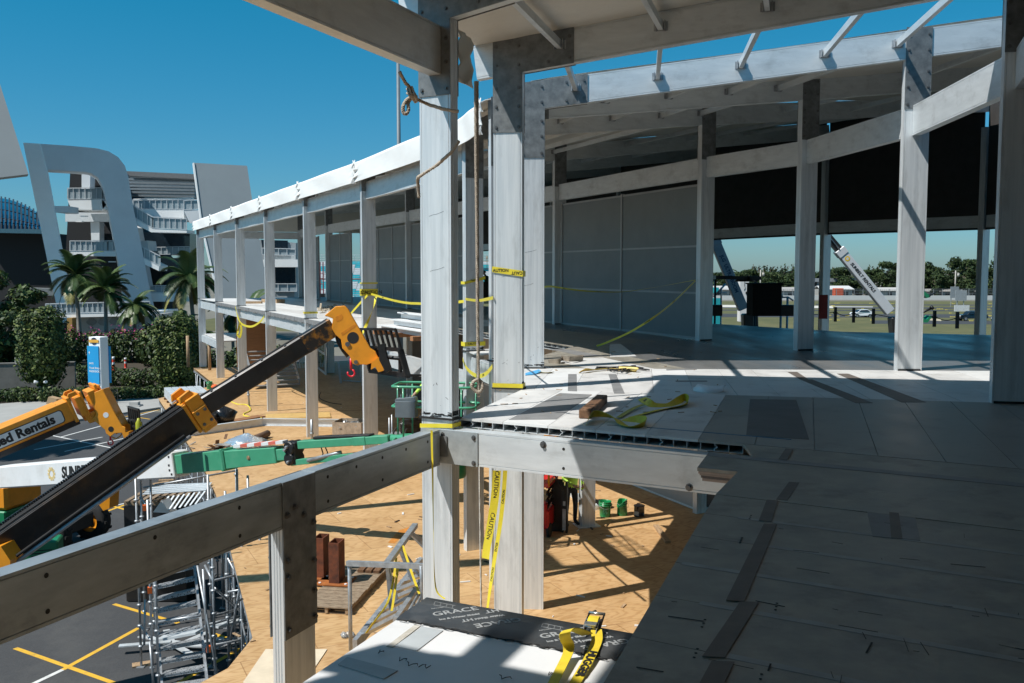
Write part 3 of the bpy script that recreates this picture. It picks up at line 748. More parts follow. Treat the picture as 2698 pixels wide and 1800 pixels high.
for i in range(len(edge) - 2):
    p, q = edge[i], edge[i+1]; L = (q - p).length; d = (q - p).normalized(); nrm = V((d.y, -d.x, 0)); nrm = nrm if nrm.x > 0 else -nrm
    n = max(1, round(L/1.9))
    for k in range(n):
        b = MB(); a = lerp(p, q, k/n) + nrm*.15
        b.tube([xyz(a, GZ), xyz(a, L1 - .15)], .024, 8); b.box(xyz(a, GZ + .02), (.16, .16, .02))
        for zz in (GZ + .9, GZ + 1.9): b.lathe(xyz(a, zz), [(.024, -.03), (.05, -.02), (.05, .02), (.024, .03)], 8)
        if k % 2 == 0:
            c2 = lerp(p, q, min(1, (k + 1)/n)) + nrm*.15; b.tube([xyz(a, GZ + .4), xyz(c2, L1 - .4)], .02, 6); b.tube([xyz(a, GZ + 1.9), xyz(c2, GZ + 1.9)], .02, 6)
        b.build('leg', STEELG, plat)
# ------------------------------------------------------------------ machines
def wheel(parent, c, axis, r=.62, wd=.45, rimm=None, name='wheel'):
    c, axis = V(c), V(axis).normalized()
    t = MB(); t.lathe(c - axis*wd/2, [(r*.55, 0), (r*.86, 0), (r*.97, wd*.1), (r, wd*.25), (r, wd*.75), (r*.97, wd*.9), (r*.86, wd), (r*.55, wd)], 28, axis)
    a = axis.cross(Z).normalized() if abs(axis.z) < .9 else V((1, 0, 0)); b2 = axis.cross(a)
    for k in range(18):
        th = 2*math.pi*k/18; d = a*math.cos(th) + b2*math.sin(th); tg = axis.cross(d)
        t.obox(c + d*(r + .012) + axis*(wd*.2*(1 if k % 2 else -1)), tg*.045, axis*wd*.24, d*.02)
    w_ = t.build(name, RUBBER, parent)
    q = MB(); q.lathe(c - axis*wd*.42, [(0, .06), (r*.2, .06), (r*.25, .10), (r*.5, .12), (r*.56, 0), (r*.56, wd*.84), (r*.5, wd*.72), (r*.25, wd*.74), (r*.2, wd*.78), (0, wd*.78)], 20, axis)
    q.build('rim', rimm or ORANGE, w_)
    return w_
def tapered(mb, p0, p1, w0, h0, w1, h1, up=Z, mi=0):
    p0, p1 = V(p0), V(p1); d = (p1 - p0).normalized(); s = d.cross(V(up)).normalized(); u = s.cross(d)
    P = [p + s*(i*w_/2) + u*(j*h_/2) for p, w_, h_ in ((p0, w0, h0), (p1, w1, h1)) for i, j in ((-1, -1), (1, -1), (1, 1), (-1, 1))]
    mb.add(P, [(3, 2, 1, 0), (4, 5, 6, 7), (0, 1, 5, 4), (1, 2, 6, 5), (2, 3, 7, 6), (3, 0, 4, 7)], mi); return mb
def pxpoly(pts, Y, dY=0.0, ox=0, oy=0, sc_=1.0):
    return [at(ox + x/sc_, oy + y/sc_, Y) for x, y in pts]

BOOMB = mat('black_boom_steel', (.030, .029, .030), .38, .3, 0, 3, c2=(.012, .012, .013), dirt=.55, dirtc=(.10, .055, .02), dirts=2.2, rvar=.12)
def carriage(parent, TL, TR, BL, BR, nbar=8, tine=None):
    """fork carriage: load guard of slanted bars, frame below, two fork tines"""
    TL, TR, BL, BR = map(V, (TL, TR, BL, BR))
    g = MB(); m = .44
    ML, MR = lerp(TL, BL, m), lerp(TR, BR, m)
    g.beam(TL, TR, .05, .06); g.beam(ML, MR, .07, .09)
    for i in range(nbar): g.beam(lerp(TL, TR, i/(nbar - 1)), lerp(ML, MR, i/(nbar - 1)), .05, .06, up=(TR - TL).normalized())
    c = g.build('load_guard', BLACK, parent)
    g = MB(); g.beam(BL, BR, .10, .12)
    nx = (TR - TL).normalized()
    for k, wd in ((.02, .12), (.36, .16), (.55, .07), (.98, .14)):
        g.beam(lerp(ML, MR, k), lerp(BL, BR, k), wd, .08, up=nx)
    g.cyl(lerp(ML, BL, .35) + nx*.3, lerp(MR, BR, .35) - nx*.1, .05, n=10)
    g.build('carriage_frame', BLACK, parent)
    if tine is not None:
        for k in (.25, .8):
            f = MB(); a = lerp(BL, BR, k); t = V(tine)
            tapered(f, a - Z*.02, a + t*.72 - Z*.05, .13, .07, .11, .03)
            f.beam(a, a + Z*.55, .11, .06, up=t.normalized()); f.build('fork', BLACK, parent)

# ---- the big telehandler whose black boom crosses the picture
A0, A1, A2 = at(-250, 1618, 18.4), at(528, 1076, 22.2), at(868, 866, 23.3)
tel = thing('telehandler', xyz(A0 - V((2.6, 2.2, 0)), GZ), 'orange telehandler with long black boom raised across the yard towards the deck', 'telehandler')
d1 = (A1 - A0).normalized(); sd = d1.cross(Z).normalized(); up1 = sd.cross(d1)
b = MB(); b.beam(A0 - d1*1.6, A1, .56, .66)
for s in (-1, 1):
    b.beam(A0 - d1*1.6 + up1*.334 + sd*(.22*s), A1 + up1*.334 + sd*(.22*s), .05, .03); b.beam(A0 - d1*1.6 - up1*.30 + sd*.284, A1 - up1*.30 + sd*.284, .02, .05, up=up1)
bo = b.build('boom', BOOMB, tel, bevel=.025)
ch = MB()
n = 150
for i in range(n):
    p = lerp(A0 - d1*1.4, A1 - d1*.3, i/n) + up1*.40
    ch.obox(p - sd*.08, d1*.022, sd*.034 if i % 2 else sd*.022, up1*.022)
ch.build('chain', BLACK, bo)
h = MB()
for k in range(3):
    h.tube([lerp(A0 - d1*1.4, A1 - d1*.35, t/8) + up1*(.37 + .012*math.sin(t*2)) + sd*(.06 + .06*k) for t in range(9)], .02, 6)
h.build('hoses', RUBBER, bo)
rod0, rod1 = at(-60, 1556, 18.7), at(502, 1150, 21.6)
b = MB(); b.tube([rod0, rod1], .045, 10); b.build('ram_rod', STEELG, tel)
b = MB(); b.tube([rod0 + up1*.11, lerp(rod0, rod1, .98) + up1*.10], .035, 8); b.build('ram_hose', RUBBER, tel)
# orange collar at the end of the outer boom
b = MB(); b.beam(A1 - d1*.30, A1 + d1*.06, .74, .92); b.beam(A1 - d1*.40, A1 - d1*.31, .66, .80)
for s in (-1, 1):
    b.beam(A1 - d1*.32 + sd*(.385*s) - up1*.1, A1 + d1*.05 + sd*(.385*s) - up1*.1, .04, .5)
    b.prism([A1 + sd*(.30*s) + up1*.44 - d1*.42, A1 + sd*(.30*s) + up1*.44 + d1*.0, A1 + sd*(.30*s) + up1*.62 - d1*.06, A1 + sd*(.30*s) + up1*.60 - d1*.34], sd*(-.06*s))
co = b.build('boom_collar', ORANGE, tel, bevel=.02)
b = MB()
for i in range(4): bolt(b, A1 - d1*(.22 - .2*(i % 2)) + sd*.41 - up1*(.25 - .3*(i//2)), sd, .025, .03)
b.build('bolts', BOLT, co)
d2 = (A2 - A1).normalized(); sd2 = d2.cross(Z).normalized(); up2 = sd2.cross(d2)
b = MB(); b.beam(A1 + d2*.02, A2 - d2*.3, .36, .44); b.beam(A1 + d2*.06, A2 - d2*.32, .28, .47)
ib = b.build('inner_boom', BOOMB, tel, bevel=.02)
b = MB()
for s in (-1, 1): b.tube([lerp(A1, A2, t/10) + up2*(.245 + .006*math.sin(t*2.1)) + sd2*(.06*s) for t in range(9)], .016, 6)
b.build('hoses', RUBBER, ib)
b = MB()
for t in (.12, .3, .5, .68): q = lerp(A1, A2, t) + up2*.237; b.beam(q - sd2*.17, q + sd2*.17, .06, .02, up=up2)
b.build('hose_clamps', BOLT, ib)
WORN = mat('worn_orange', (.55, .22, .02), .5, .1, 0, 4, c2=(.03, .025, .022), contrast=(.52, .70))
b = MB(); b.beam(A2 - d2*.75, A2 + d2*.1, .385, .47); b.build('boom_tip', WORN, tel, bevel=.02)
# head
HP = [(215, 320), (330, 225), (425, 218), (460, 258), (600, 500), (690, 660), (740, 690), (772, 760), (772, 800), (690, 815), (650, 830), (585, 826), (556, 836), (506, 818), (482, 760), (470, 735), (400, 660), (385, 570), (330, 520), (290, 455), (300, 350)]
hp = pxpoly(HP, 23.1, ox=800, oy=750, sc_=3.92)
b = MB(); b.prism(hp, V((0, .05, 0)))
h2 = [p + V((-.10, .62, -.03)) for p in pxpoly(HP, 23.0, ox=800, oy=750, sc_=3.92)]; b.prism(h2, V((0, .05, 0)))
top = [hp[0], hp[1], hp[2], hp[3], hp[4], hp[5]]
for i in range(5):
    a, c2 = top[i] + V((0, .051, 0)), top[i+1] + V((0, .051, 0)); n_ = (c2 - a).cross(V((0, 1, 0))).normalized()*-.04
    if n_.z > 0: n_ = -n_
    q2 = V((-.09, .57, -.03)); b.prism([a, c2, c2 + q2, a + q2], n_)
ho = b.build('boom_head', ORANGE, tel, bevel=.012)
for pts_, m_ in (([(330, 335), (395, 305), (408, 330), (400, 362), (345, 385), (332, 372)], 'worn_orange_patch'), ([(385, 500), (535, 405), (545, 428), (398, 530)], 'worn_orange_patch')):
    mm = MAT.get(m_) or mat(m_, (.66, .22, .008), .5, 0, .15, 9)
    b = MB(); b.prism([q - V((0, .004, 0)) for q in pxpoly(pts_, 23.1, ox=800, oy=750, sc_=3.92)], V((0, .004, 0))); b.build('stiffener_plate', mm, ho)
for (x, y, r_) in ((510, 550, .145),):
    c = at(800 + x/3.92, 750 + y/3.92, 23.1); b = MB(); b.cyl(c - V((0, .004, 0)), c + V((0, .05, 0)), r_, n=20); b.build('head_opening', DARKM, ho)
b = MB()
for (x, y, r_) in ((540, 800, .05), (455, 615, .06), (785, 880, .05)):
    c = at(800 + x/3.92, 750 + y/3.92, 23.1); b.cyl(c - V((0, .03, 0)), c + V((0, .7, 0)), r_, n=14)
b.build('head_pins', BOLT, ho)
b = MB(); b.tube([at(800 + x/3.92, 750 + y/3.92, 23.35) for x, y in ((350, 500), (372, 590), (420, 670), (470, 735))], .085, 10); b.build('tilt_ram', BLACK, tel)
b = MB(); b.prism(pxpoly([(700, 800), (790, 740), (820, 790), (825, 890), (770, 905), (740, 850), (695, 880)], 23.0, ox=800, oy=750, sc_=3.92), V((0, .45, 0))); b.build('tilt_link', ORANGE, tel)
HOOKR = mat('red_hook', (.75, .02, .04), .35, 0, .05)
def hook(parent, c, s=1.0, m=None):
    c = V(c); b = MB(); b.tube([c + Z*.2*s, c - Z*.07*s], .03*s, 8)
    b.tube([c + V((math.sin(a)*.08*s, 0, -.06*s - .08*s + math.cos(a)*.08*s)) for a in [R(20 + 30*i) for i in range(10)]], .022*s, 7); b.build('hook', m or HOOKR, parent)
hook(tel, at(800 + 490/3.92, 750 + 850/3.92, 23.3), 1.1)
carriage(tel, at(949, 867, 24.2), at(1042, 868, 22.8), at(975, 976, 24.0), at(1076, 990, 22.7), 8, V((.9, .55, 0)))
# side arms of the carriage
b = MB()
for Yk in (23.9, 22.9):
    P = [at(800 + x/3.92, 750 + y/3.92, Yk) for x, y in ((768, 620), (840, 610), (845, 700), (905, 880), (850, 915), (780, 780))]
    b.prism(P, V((.02, .06, 0)))
b.build('carriage_arms', BLACK, tel)
# rear frame, cab and wheels, left of the picture
rd = V((d1.x, d1.y, 0)).normalized(); rs = V((-rd.y, rd.x, 0)); rc = tel.location + V((0, 0, 0))
b = MB(); b.beam(xyz(rc - rd*2.9, GZ + 1.05), xyz(rc + rd*2.2, GZ + 1.05), 1.3, .75); b.beam(xyz(rc - rd*3.3, GZ + 1.5), xyz(rc - rd*2.0, GZ + 1.5), 2.1, .9); b.build('chassis', ORANGE, tel, bevel=.05)
b = MB(); cc = rc + rs*.85
tapered(b, xyz(cc, GZ + 1.4), xyz(cc, GZ + 2.7), 1.5, .9, 1.2, .8, up=rd); b.build('cab', mat('tinted_glass', (.02, .03, .035), .08, 0, .1, coat=.5), tel, bevel=.06)
for sx in (-1, 1):
    for sy in (-1, 1): wheel(tel, xyz(rc + rd*(1.65*sx) + rs*(1.05*sy), GZ + .66), rs, .66, .46)
b = MB(); P = pxpoly([(-30, 1450), (2, 1440), (27, 1478), (26, 1496), (-30, 1530)], 18.9); b.prism(P, V((0, .5, 0))); b.build('boom_pivot', ORANGE, tel)

# ---- second telehandler, lettered boom
tb = thing('telehandler', at(-760, 1330, 25.5).to_3d(), 'orange telehandler with white lettered plate on its boom, forks lowered over the parking lot', 'telehandler')
tb.location.z = GZ
Y2a, Y2b = 26.6, 28.4
c0, c1 = at(-620, 1412, 24.0), at(182, 1078, Y2b)
dd = (c1 - c0).normalized(); s2 = dd.cross(Z).normalized(); u2 = s2.cross(dd)
b = MB(); b.beam(c0, c1, .62, .64); b.beam(c0, c1 - dd*.3, .5, .70); bo2 = b.build('boom', ORANGE, tb, bevel=.03)
b = MB(); b.beam(c0 - u2*.44, c1 + dd*.1 - u2*.42, .46, .18); b.build('lower_boom_rail', BLACK, bo2)
# sign plate on the side that faces the camera
fs_ = s2 if s2.y < 0 else -s2
pc = lerp(c0, c1, .70) + fs_*.313
pe = c1 - dd*.28 + fs_*.313 - u2*.05
ps = pe - dd*3.3
def rrect(a, b_, h_, r_, nrm, th):
    x = (b_ - a).normalized(); y = nrm.cross(x) if nrm.cross(x).z > 0 else x.cross(nrm); L = (b_ - a).length; P = []
    for cx, cy, a0 in ((L - r_, h_/2 - r_, 0), (r_, h_/2 - r_, 90), (r_, -h_/2 + r_, 180), (L - r_, -h_/2 + r_, 270)):
        for k in range(5): P.append(a + x*(cx + r_*math.cos(R(a0 + k*22.5))) + y*(cy + r_*math.sin(R(a0 + k*22.5))))
    m_ = MB(); m_.prism(P, nrm*th); return m_, x, y
m_, px_, py_ = rrect(ps - dd*.03, pe + dd*.03, .41, .10, fs_, .004); po = m_.build('sign_border', INK, bo2)
m_, px_, py_ = rrect(ps, pe, .36, .08, fs_, .008); m_.build('sign_plate', WHITEP, po)
text_mesh("United Rentals", 'lettering', .375, INK, po, .002, pe - dd*1.36 + fs_*.010, px_, py_, bold=.016, sx=1.0)
b = MB()
for k, (l, hh, wd) in enumerate(((.0, .80, .10), (.22, .62, .18), (.40, .86, .06), (.62, .66, .22), (.86, .92, .08), (.98, .80, .05))):
    q = c1 + dd*(l - .02); b.beam(q, q + dd*wd, .70, hh)
for s in (-1, 1):
    b.prism([c1 + dd*.0 + s2*(.3*s) + u2*.36, c1 + dd*.35 + s2*(.3*s) + u2*.36, c1 + dd*.30 + s2*(.3*s) + u2*.50, c1 + dd*.1 + s2*(.3*s) + u2*.50], s2*(-.05*s))
    b.prism([c1 + dd*.25 + s2*(.3*s) - u2*.30, c1 + dd*.8 + s2*(.3*s) - u2*.30, c1 + dd*.5 + s2*(.3*s) - u2*.62, c1 + dd*.32 + s2*(.3*s) - u2*.60], s2*(-.05*s))
b.build('boom_collar', ORANGE, tb, bevel=.015)
H2P = [(1005, 872), (1205, 785), (1240, 845), (1370, 1100), (1440, 1220), (1480, 1240), (1480, 1300), (1350, 1310), (1300, 1350), (1250, 1310), (1240, 1270), (1090, 1140), (1130, 1090), (1120, 1010), (1075, 970), (1045, 962)]
hp = pxpoly(H2P, 28.5, ox=0, oy=850, sc_=4.48)
b = MB(); b.prism(hp, V((0, .05, 0))); b.prism([p + V((0, .45, 0)) for p in hp], V((0, .05, 0)))
for i in range(4):
    a, c2 = hp[i] + V((0, .051, 0)), hp[i+1] + V((0, .051, 0)); n_ = (c2 - a).cross(V((0, 1, 0))).normalized()*.04
    if i == 0 and n_.z > 0 or i > 0 and n_.x > 0: n_ = -n_
    b.prism([a, c2, c2 + V((0, .398, 0)), a + V((0, .398, 0))], n_)
ho2 = b.build('boom_head', ORANGE, tb, bevel=.012)
for (x, y, r_, m_) in ((1250, 1092, .085, WHITEP), (1310, 1258, .085, DARKM)):
    c = at(x/4.48, 850 + y/4.48, 28.5); b = MB(); b.cyl(c - V((0, .006, 0)), c + V((0, .03, 0)), r_, n=18); b.build('head_pin', m_, ho2)
hook(tb, at(1303/4.48, 850 + 1362/4.48, 28.7), 1.0)
b = MB(); b.prism(pxpoly([(1440, 1300), (1520, 1290), (1515, 1365), (1465, 1370)], 28.5, oy=850, sc_=4.48), V((0, .4, 0))); b.tube([at(x/4.48, 850 + y/4.48, 28.6) for x, y in ((1320, 1350), (1370, 1372), (1420, 1340), (1440, 1310))], .02, 6); b.build('tilt_link', ORANGE, tb)
carriage(tb, at(338, 1072, 29.4), at(366, 1080, 28.2), at(344, 1150, 29.3), at(371, 1152, 28.1), 6, V((.85, .5, 0)))
b = MB(); c = at(1637/4.48, 850 + 1230/4.48, 28.0); b.lathe(c - Z*.24, [(0, 0), (.085, 0), (.09, .05), (.09, .36), (.05, .43), (.03, .5), (0, .5)], 14); b.build('lamp_pod', mat('lime_plastic', (.35, .36, .02), .4), tb)
rd = V((dd.x, dd.y, 0)).normalized(); rs = V((-rd.y, rd.x, 0)); rc = V(c0) - rd*.3
b = MB(); b.beam(xyz(rc - rd*1.2, GZ + 1.1), xyz(rc + rd*3.4, GZ + 1.1), 1.3, .8); b.beam(xyz(rc - rd*1.4, GZ + 1.6), xyz(rc, GZ + 1.6), 2.1, .9); b.build('chassis', ORANGE, tb, bevel=.05)
for sx in (-.2, 2.9):
    for sy in (-1, 1): wheel(tb, xyz(rc + rd*sx + rs*(1.05*sy), GZ + .66), rs, .66, .46)

# ---- boom lift with white boom and green jib, basket by column I
bl = thing('boom_lift', xyz(at(120, 1440, 31.6), GZ), 'boom lift with long white lettered boom and green jib reaching over the plywood deck', 'boom lift')
w0, w1 = at(-160, 1268, 29.2), at(478, 1221, 22.4)
wd_ = (w1 - w0).normalized(); ws = wd_.cross(Z).normalized(); wu = ws.cross(wd_); wf = ws if ws.y < 0 else -ws
b = MB(); b.beam(w0, w1, .48, .60); b.beam(w0, w1 - wd_*.02, .42, .64); bo = b.build('boom', WHITEP, bl, bevel=.02)
yl = mat('pale_gold_sign', (.72, .55, .25), .5)
tsz = .42
c = at(215, 1247, 0.1 + (26.1)); 
def onside(u, t=.245):      # the point of the boom's side above image column u
    best = min((abs((lambda q: 1349 + FPX*q.x/((q.y)*math.cos(PITCH) - (q.z - EYE)*math.sin(PITCH)))(lerp(w0, w1, k/400)) - u), k) for k in range(401))[1]
    return lerp(w0, w1, best/400) + wf*t
text_mesh("SUNBELT RENTALS", 'lettering', .40, INK, bo, .002, onside(272), wd_, wu, bold=.018, shear=.15, sx=.92)
b = MB(); cs_ = onside(158)
for k in range(10):
    a = 2*math.pi*k/10; q = cs_ + (wd_*math.cos(a) + wu*math.sin(a))*.135; b.obox(q, (wd_*math.cos(a) + wu*math.sin(a))*.05, (wd_*-math.sin(a) + wu*math.cos(a))*.035, wf*.002)
b.build('sun_emblem', yl, bo)
b = MB()
for (u, k) in ((467, -.12), (467, 0.0), (470, .2), (471, -.22)): b.obox(onside(u, .243) + wu*k, wd_*.03, wu*.025, wf*.003)
b.build('bolt_heads', INK, bo)
g0, g1, g2 = w1 + wd_*.0, at(605, 1209, 21.7), at(738, 1197, 21.1)
b = MB(); b.beam(g0 + wd_*.01, g1, .40, .46); b.beam(g1 - wd_*.08, g1, .44, .52); go = b.build('green_boom', GREENP, bl, bevel=.015)
b = MB(); tapered(b, g1 + wd_*.01, g2, .36, .42, .34, .36); b.beam(g2, g2 + (g2 - g1).normalized()*.35, .30, .26); b.build('green_boom', GREENP, bl, bevel=.015)
b = MB(); q = lerp(g1, g2, .5); b.cyl(q + wf*.175, q + wf*.19, .05, n=14); b.cyl(q + wf*.175, q + wf*.2, .03, n=12); b.build('pin', mat('brass_pin', (.4, .28, .16), .5, .4), go)
# striped tray on top of the green boom
b = MB(); nst = 7; t0_, t1_ = at(622, 1175, 21.6), at(752, 1164, 21.0)
for i in range(nst): b.beam(lerp(t0_, t1_, i/nst), lerp(t0_, t1_, (i + 1)/nst), .2, .07, mi=i % 2)
b.build('striped_tray', [WHITEP, mat('faded_red', (.62, .14, .10), .6)], bl)
# knuckle and jib
k0 = at(774, 1193, 20.95)
b = MB(); b.beam(k0 + Z*.26, k0 - Z*.24, .26, .34, up=wd_); b.cyl(k0 + wf*.18 + Z*.12, k0 - wf*.2 + Z*.12, .16, n=16); b.cyl(k0 + wf*.18 - Z*.12, k0 - wf*.2 - Z*.12, .15, n=16); ko = b.build('knuckle', BLACK, bl, bevel=.02)
b = MB()
for (du, dv) in ((0, .16), (.04, -.18), (-.06, .1)): b.cyl(k0 + wf*.17 + Z*dv + wd_*du, k0 + wf*.25 + Z*dv + wd_*du, .03, n=8)
b.build('knuckle_pins', STEELG, ko)
j0, j1 = at(792, 1171, 20.8), at(1030, 1156, 19.9)
b = MB(); b.beam(j0, j1, .26, .175); b.beam(lerp(j0, j1, .62), lerp(j0, j1, .76), .29, .19); b.build('jib', GREENP, bl, bevel=.012)
b = MB(); b.beam(at(832, 1153, 20.7), at(980, 1147, 20.1), .22, .06); b.build('cable_tray', BLACK, bl, bevel=.01)
l0, l1 = at(770, 1219, 20.9), at(1030, 1190, 19.9); b = MB(); b.beam(l0, l1, .16, .13); b.build('jib_link', GREENP, bl, bevel=.01)
b = MB(); b.tube([at(810, 1214, 20.6), at(890, 1194, 20.4), at(900, 1192, 20.4)], .045, 8); b.build('jib_ram', STEELG, bl)
b = MB(); b.tube([at(846, 1178, 20.6), at(851, 1195, 20.5), at(849, 1206, 20.5)], .015, 6); b.tube([at(857, 1178, 20.6), at(863, 1192, 20.5), at(862, 1206, 20.5)], .015, 6); b.build('hoses', RUBBER, bl)
# basket
bc = at(1150, 1140, 19.75); bx, by = n2((.99, -.12)), n2((.12, .99))
zf, zt_ = 1.7 - (1168 - 716)*19.7/2480, 1.7 - (1016 - 716)*19.7/2480
b = MB(); L_, D_ = 1.75, .85
cn = [bc - bx*L_/2 - by*D_/2, bc + bx*L_/2 - by*D_/2, bc + bx*L_/2 + by*D_/2, bc - bx*L_/2 + by*D_/2]
def ring(z, r_, ins=0.0):
    P = []
    for i in range(4):
        a, o_, c2 = cn[i-1], cn[i], cn[(i+1) % 4]
        for k in range(5): 
            t = k/4; pa, pb = lerp(o_, a, .16*(1 - t)), lerp(o_, c2, .16*t); P.append(xyz(lerp(pa, pb, t), z))
    b.tube(P + [P[0]], r_, 8)
for z in (zt_, zt_ - .42, zf + .06): ring(z, .028)
for i in range(4):
    for t in ((.15, .5, .85) if i % 2 == 0 else (.3,)): p = lerp(cn[i], cn[(i + 1) % 4], t); b.tube([xyz(p, zf), xyz(p, zt_)], .02, 6)
b.build('basket_rails', GREENP, bl)
b = MB(); b.prism([xyz(p, zf - .05) for p in cn], Z*.05); b.build('basket_floor', BLACK, bl)
b = MB(); q = xyz(bc - bx*.55 - by*.40, zf + .75); b.box(q, (.42, .26, .34), math.atan2(bx.y, bx.x)); b.prism([q + bx*x + Z*z_ - by*.10 for x, z_ in ((-.23, .17), (.23, .17), (.2, .26), (-.2, .22))], by*.22)
for k in range(6): b.cyl(q + bx*(-.18 + .065*k) + Z*.2, q + bx*(-.18 + .065*k) + Z*.30, .012, n=6)
b.build('control_box', mat('grey_plastic', (.13, .16, .18), .5, 0, .1, 5), bl, bevel=.012)
b = MB(); q = xyz(bc + bx*.35 - by*.2, zf - .35); b.lathe(q - Z*.35, [(0, 0), (.30, 0), (.32, .06), (.32, .5), (.28, .62), (0, .62)], 20); ro = b.build('rotator', GREEND, bl)
b = MB(); b.box(q - by*.325 + Z*.12, (.24, .012, .14), math.atan2(bx.y, bx.x)); b.build('warning_label', WHITEP, ro)
b = MB(); b.tube([j1, xyz(bc, j1.z), xyz(bc, zf - .1)], .09, 8); b.build('jib_end', GREENP, bl)
# chassis, turntable and wheels
cb = bl.location; cx = n2((.97, -.24)); cy = V((-cx.y, cx.x, 0))
b = MB(); b.beam(xyz(cb - cx*1.9, GZ + .85), xyz(cb + cx*1.5, GZ + .85), 1.2, .5); b.build('chassis', BLACK, bl, bevel=.04)
b = MB(); b.beam(xyz(cb - cx*3.6, GZ + 1.75), xyz(cb - cx*.75, GZ + 1.75), 1.7, .85); b.beam(xyz(cb - cx*4.6, GZ + 1.9), xyz(cb - cx*3.6, GZ + 1.9), 1.5, 1.2)
b.build('turntable', ORANGE, bl, bevel=.10)
b = MB(); b.beam(xyz(cb - cx*2.8, GZ + 1.05), xyz(cb - cx*.8, GZ + 1.05), 1.76, .5); b.build('engine_cover', GREEND, bl, bevel=.04)
b = MB(); b.beam(w0 - wd_*.3, xyz(cb - cx*3.6, GZ + 2.0), .4, .5); b.prism([w0 + wd_*1.3 - wu*.3, w0 + wd_*2.3 - wu*.3, w0 + wd_*1.8 - wu*.75, w0 + wd_*1.4 - wu*.7], ws*.1); b.build('boom_link', WHITEP, bl)
for sx in (-1.6, 1.1):
    for sy in (-1, 1): wheel(bl, xyz(cb + cx*sx + cy*(.98*sy), GZ + .66), cy, .66, .44)
b = MB(); P = pxpoly([(232, 1292), (262, 1284), (291, 1282), (288, 1340), (272, 1346), (262, 1332)], 31.0); b.prism(P, V((.1, .5, 0))); b.build('wheel_guard', ORANGE, bl)

# green generator on the asphalt
gl = xyz(at(105, 1480, 29.0), GZ)
gen = thing('generator', gl, 'dark green boxed generator on the asphalt under the black boom', 'generator', rz=.25)
b = MB(); b.box((0, 0, .55), (1.25, .8, .8)); b.build('housing', GREEND, gen, .05, local=True)
b = MB(); b.box((0, 0, .10), (1.35, .86, .10)); b.build('skid', BLACK, gen, .02, local=True)
b = MB()
for k in range(5): b.box((.15 + .0*k, -.404, .32 + .09*k), (.6, .012, .03))
b.build('vents', DARKM, gen, local=True)

# ---- red scissor lift under the deck beam, seen behind column H
sl_ = xyz(on(1428, 1402, L1), L1)
scl = thing('scissor_lift', sl_, 'small red and yellow scissor lift standing beside column on plywood', 'lift', rz=-.25)
b = MB(); b.box((0, 0, .42), (.52, .95, .44)); b.box((.0, -.42, .55), (.42, .2, .5)); b.build('body', REDP, scl, .03, local=True)
b = MB()
for k in range(3):
    z = .68 + k*.16
    for sx in (-.2, .2): b.beam((sx, -.4, z), (sx, .4, z + .16), .04, .06); b.beam((sx, .4, z), (sx, -.4, z + .16), .04, .06)
b.build('scissor_arms', BLACK, scl, local=True)
b = MB(); b.box((0, 0, 1.22), (.56, 1.0, .1)); b.build('deck_frame', REDP, scl, .01, local=True)
b = MB()
for z in (1.7, 2.2):
    for a, c2 in (((-.26, -.48), (.26, -.48)), ((.26, -.48), (.26, .48)), ((.26, .48), (-.26, .48)), ((-.26, .48), (-.26, -.48))): b.tube([(a[0], a[1], z), (c2[0], c2[1], z)], .022, 6)
for a in ((-.26, -.48), (.26, -.48), (.26, .48), (-.26, .48)): b.tube([(a[0], a[1], 1.2), (a[0], a[1], 2.2)], .025, 6)
b.build('guard_rails', mat('amber_paint', (.70, .30, .01), .4), scl, local=True)
b = MB(); b.box((-.05, -.40, 1.62), (.40, .10, .34)); b.build('control_panel', BLACK, scl, .02, local=True)
for sx in (-.24, .24):
    for sy in (-.33, .33):
        b = MB(); b.cyl((sx - .04, sy, .16), (sx + .04, sy, .16), .16, n=16); b.build('wheel', RUBBER, scl, local=True)

# ---- boom lifts beyond the far edge of the deck
def far_boom(label, p0, p1, q1, w_, m_face, base_pt, text=None, tm=None, tsz=.4, tpos=.5, sun=False, shear=0):
    t = thing('boom_lift', xyz(base_pt, GZ), label, 'boom lift')
    d = (p1 - p0).normalized(); s = d.cross(V((0, 1, 0))).normalized(); f_ = V((0, -1, 0)); f_ = (f_ - d*f_.dot(d)).normalized()
    b = MB(); b.beam(p0, p1, w_, w_*.8, up=f_); b.beam(p1 - d*.35, p1, w_*1.12, w_*.92, up=f_); bo_ = b.build('boom', m_face, t, bevel=.02)
    b = MB(); b.beam(p1, q1, w_*.72, w_*.6, up=f_); b.build('inner_boom', BOOMB, t)
    b = MB(); b.tube([p1 + f_*.2 + s*.02, q1 + f_*.2], .03, 6); b.build('boom_hose', STEELG, bo_)
    if text:
        o = lerp(p0, p1, tpos) + f_*(w_*.405); xd = -d if d.x < 0 else d; yy = f_.cross(xd)
        text_mesh(text, 'lettering', tsz, tm, bo_, .002, o, xd, yy, bold=.008, shear=shear)
        if sun:
            m_ = MB(); c = o - xd*(tsz*5.6); m_.cyl(c, c + f_*.004, .12, n=16); m_.cyl(c + f_*.004, c + f_*.006, .06, n=14, mi=1); m_.build('sun_emblem', [mat('sun_yellow', (.75, .5, .03), .5), m_face], bo_)
    b = MB(); b.beam(xyz(p0 - d*.3 - s*.2, p0.z - .2), xyz(base_pt, GZ + 1.6), .7, .6, up=f_); b.build('turntable', BLACK, t, bevel=.05)
    b = MB(); b.box(xyz(base_pt, GZ + .95), (3.6, 1.9, .55)); b.build('chassis', BLACK, t, bevel=.05)
    for sx in (-1.2, 1.2):
        for sy in (-1, 1): wheel(t, xyz(base_pt, GZ + .62) + V((sx, sy, 0)), (0, 1, 0), .62, .4)
    return t
FARW = mat('far_white_paint', (.62, .64, .66), .4, 0, .05)
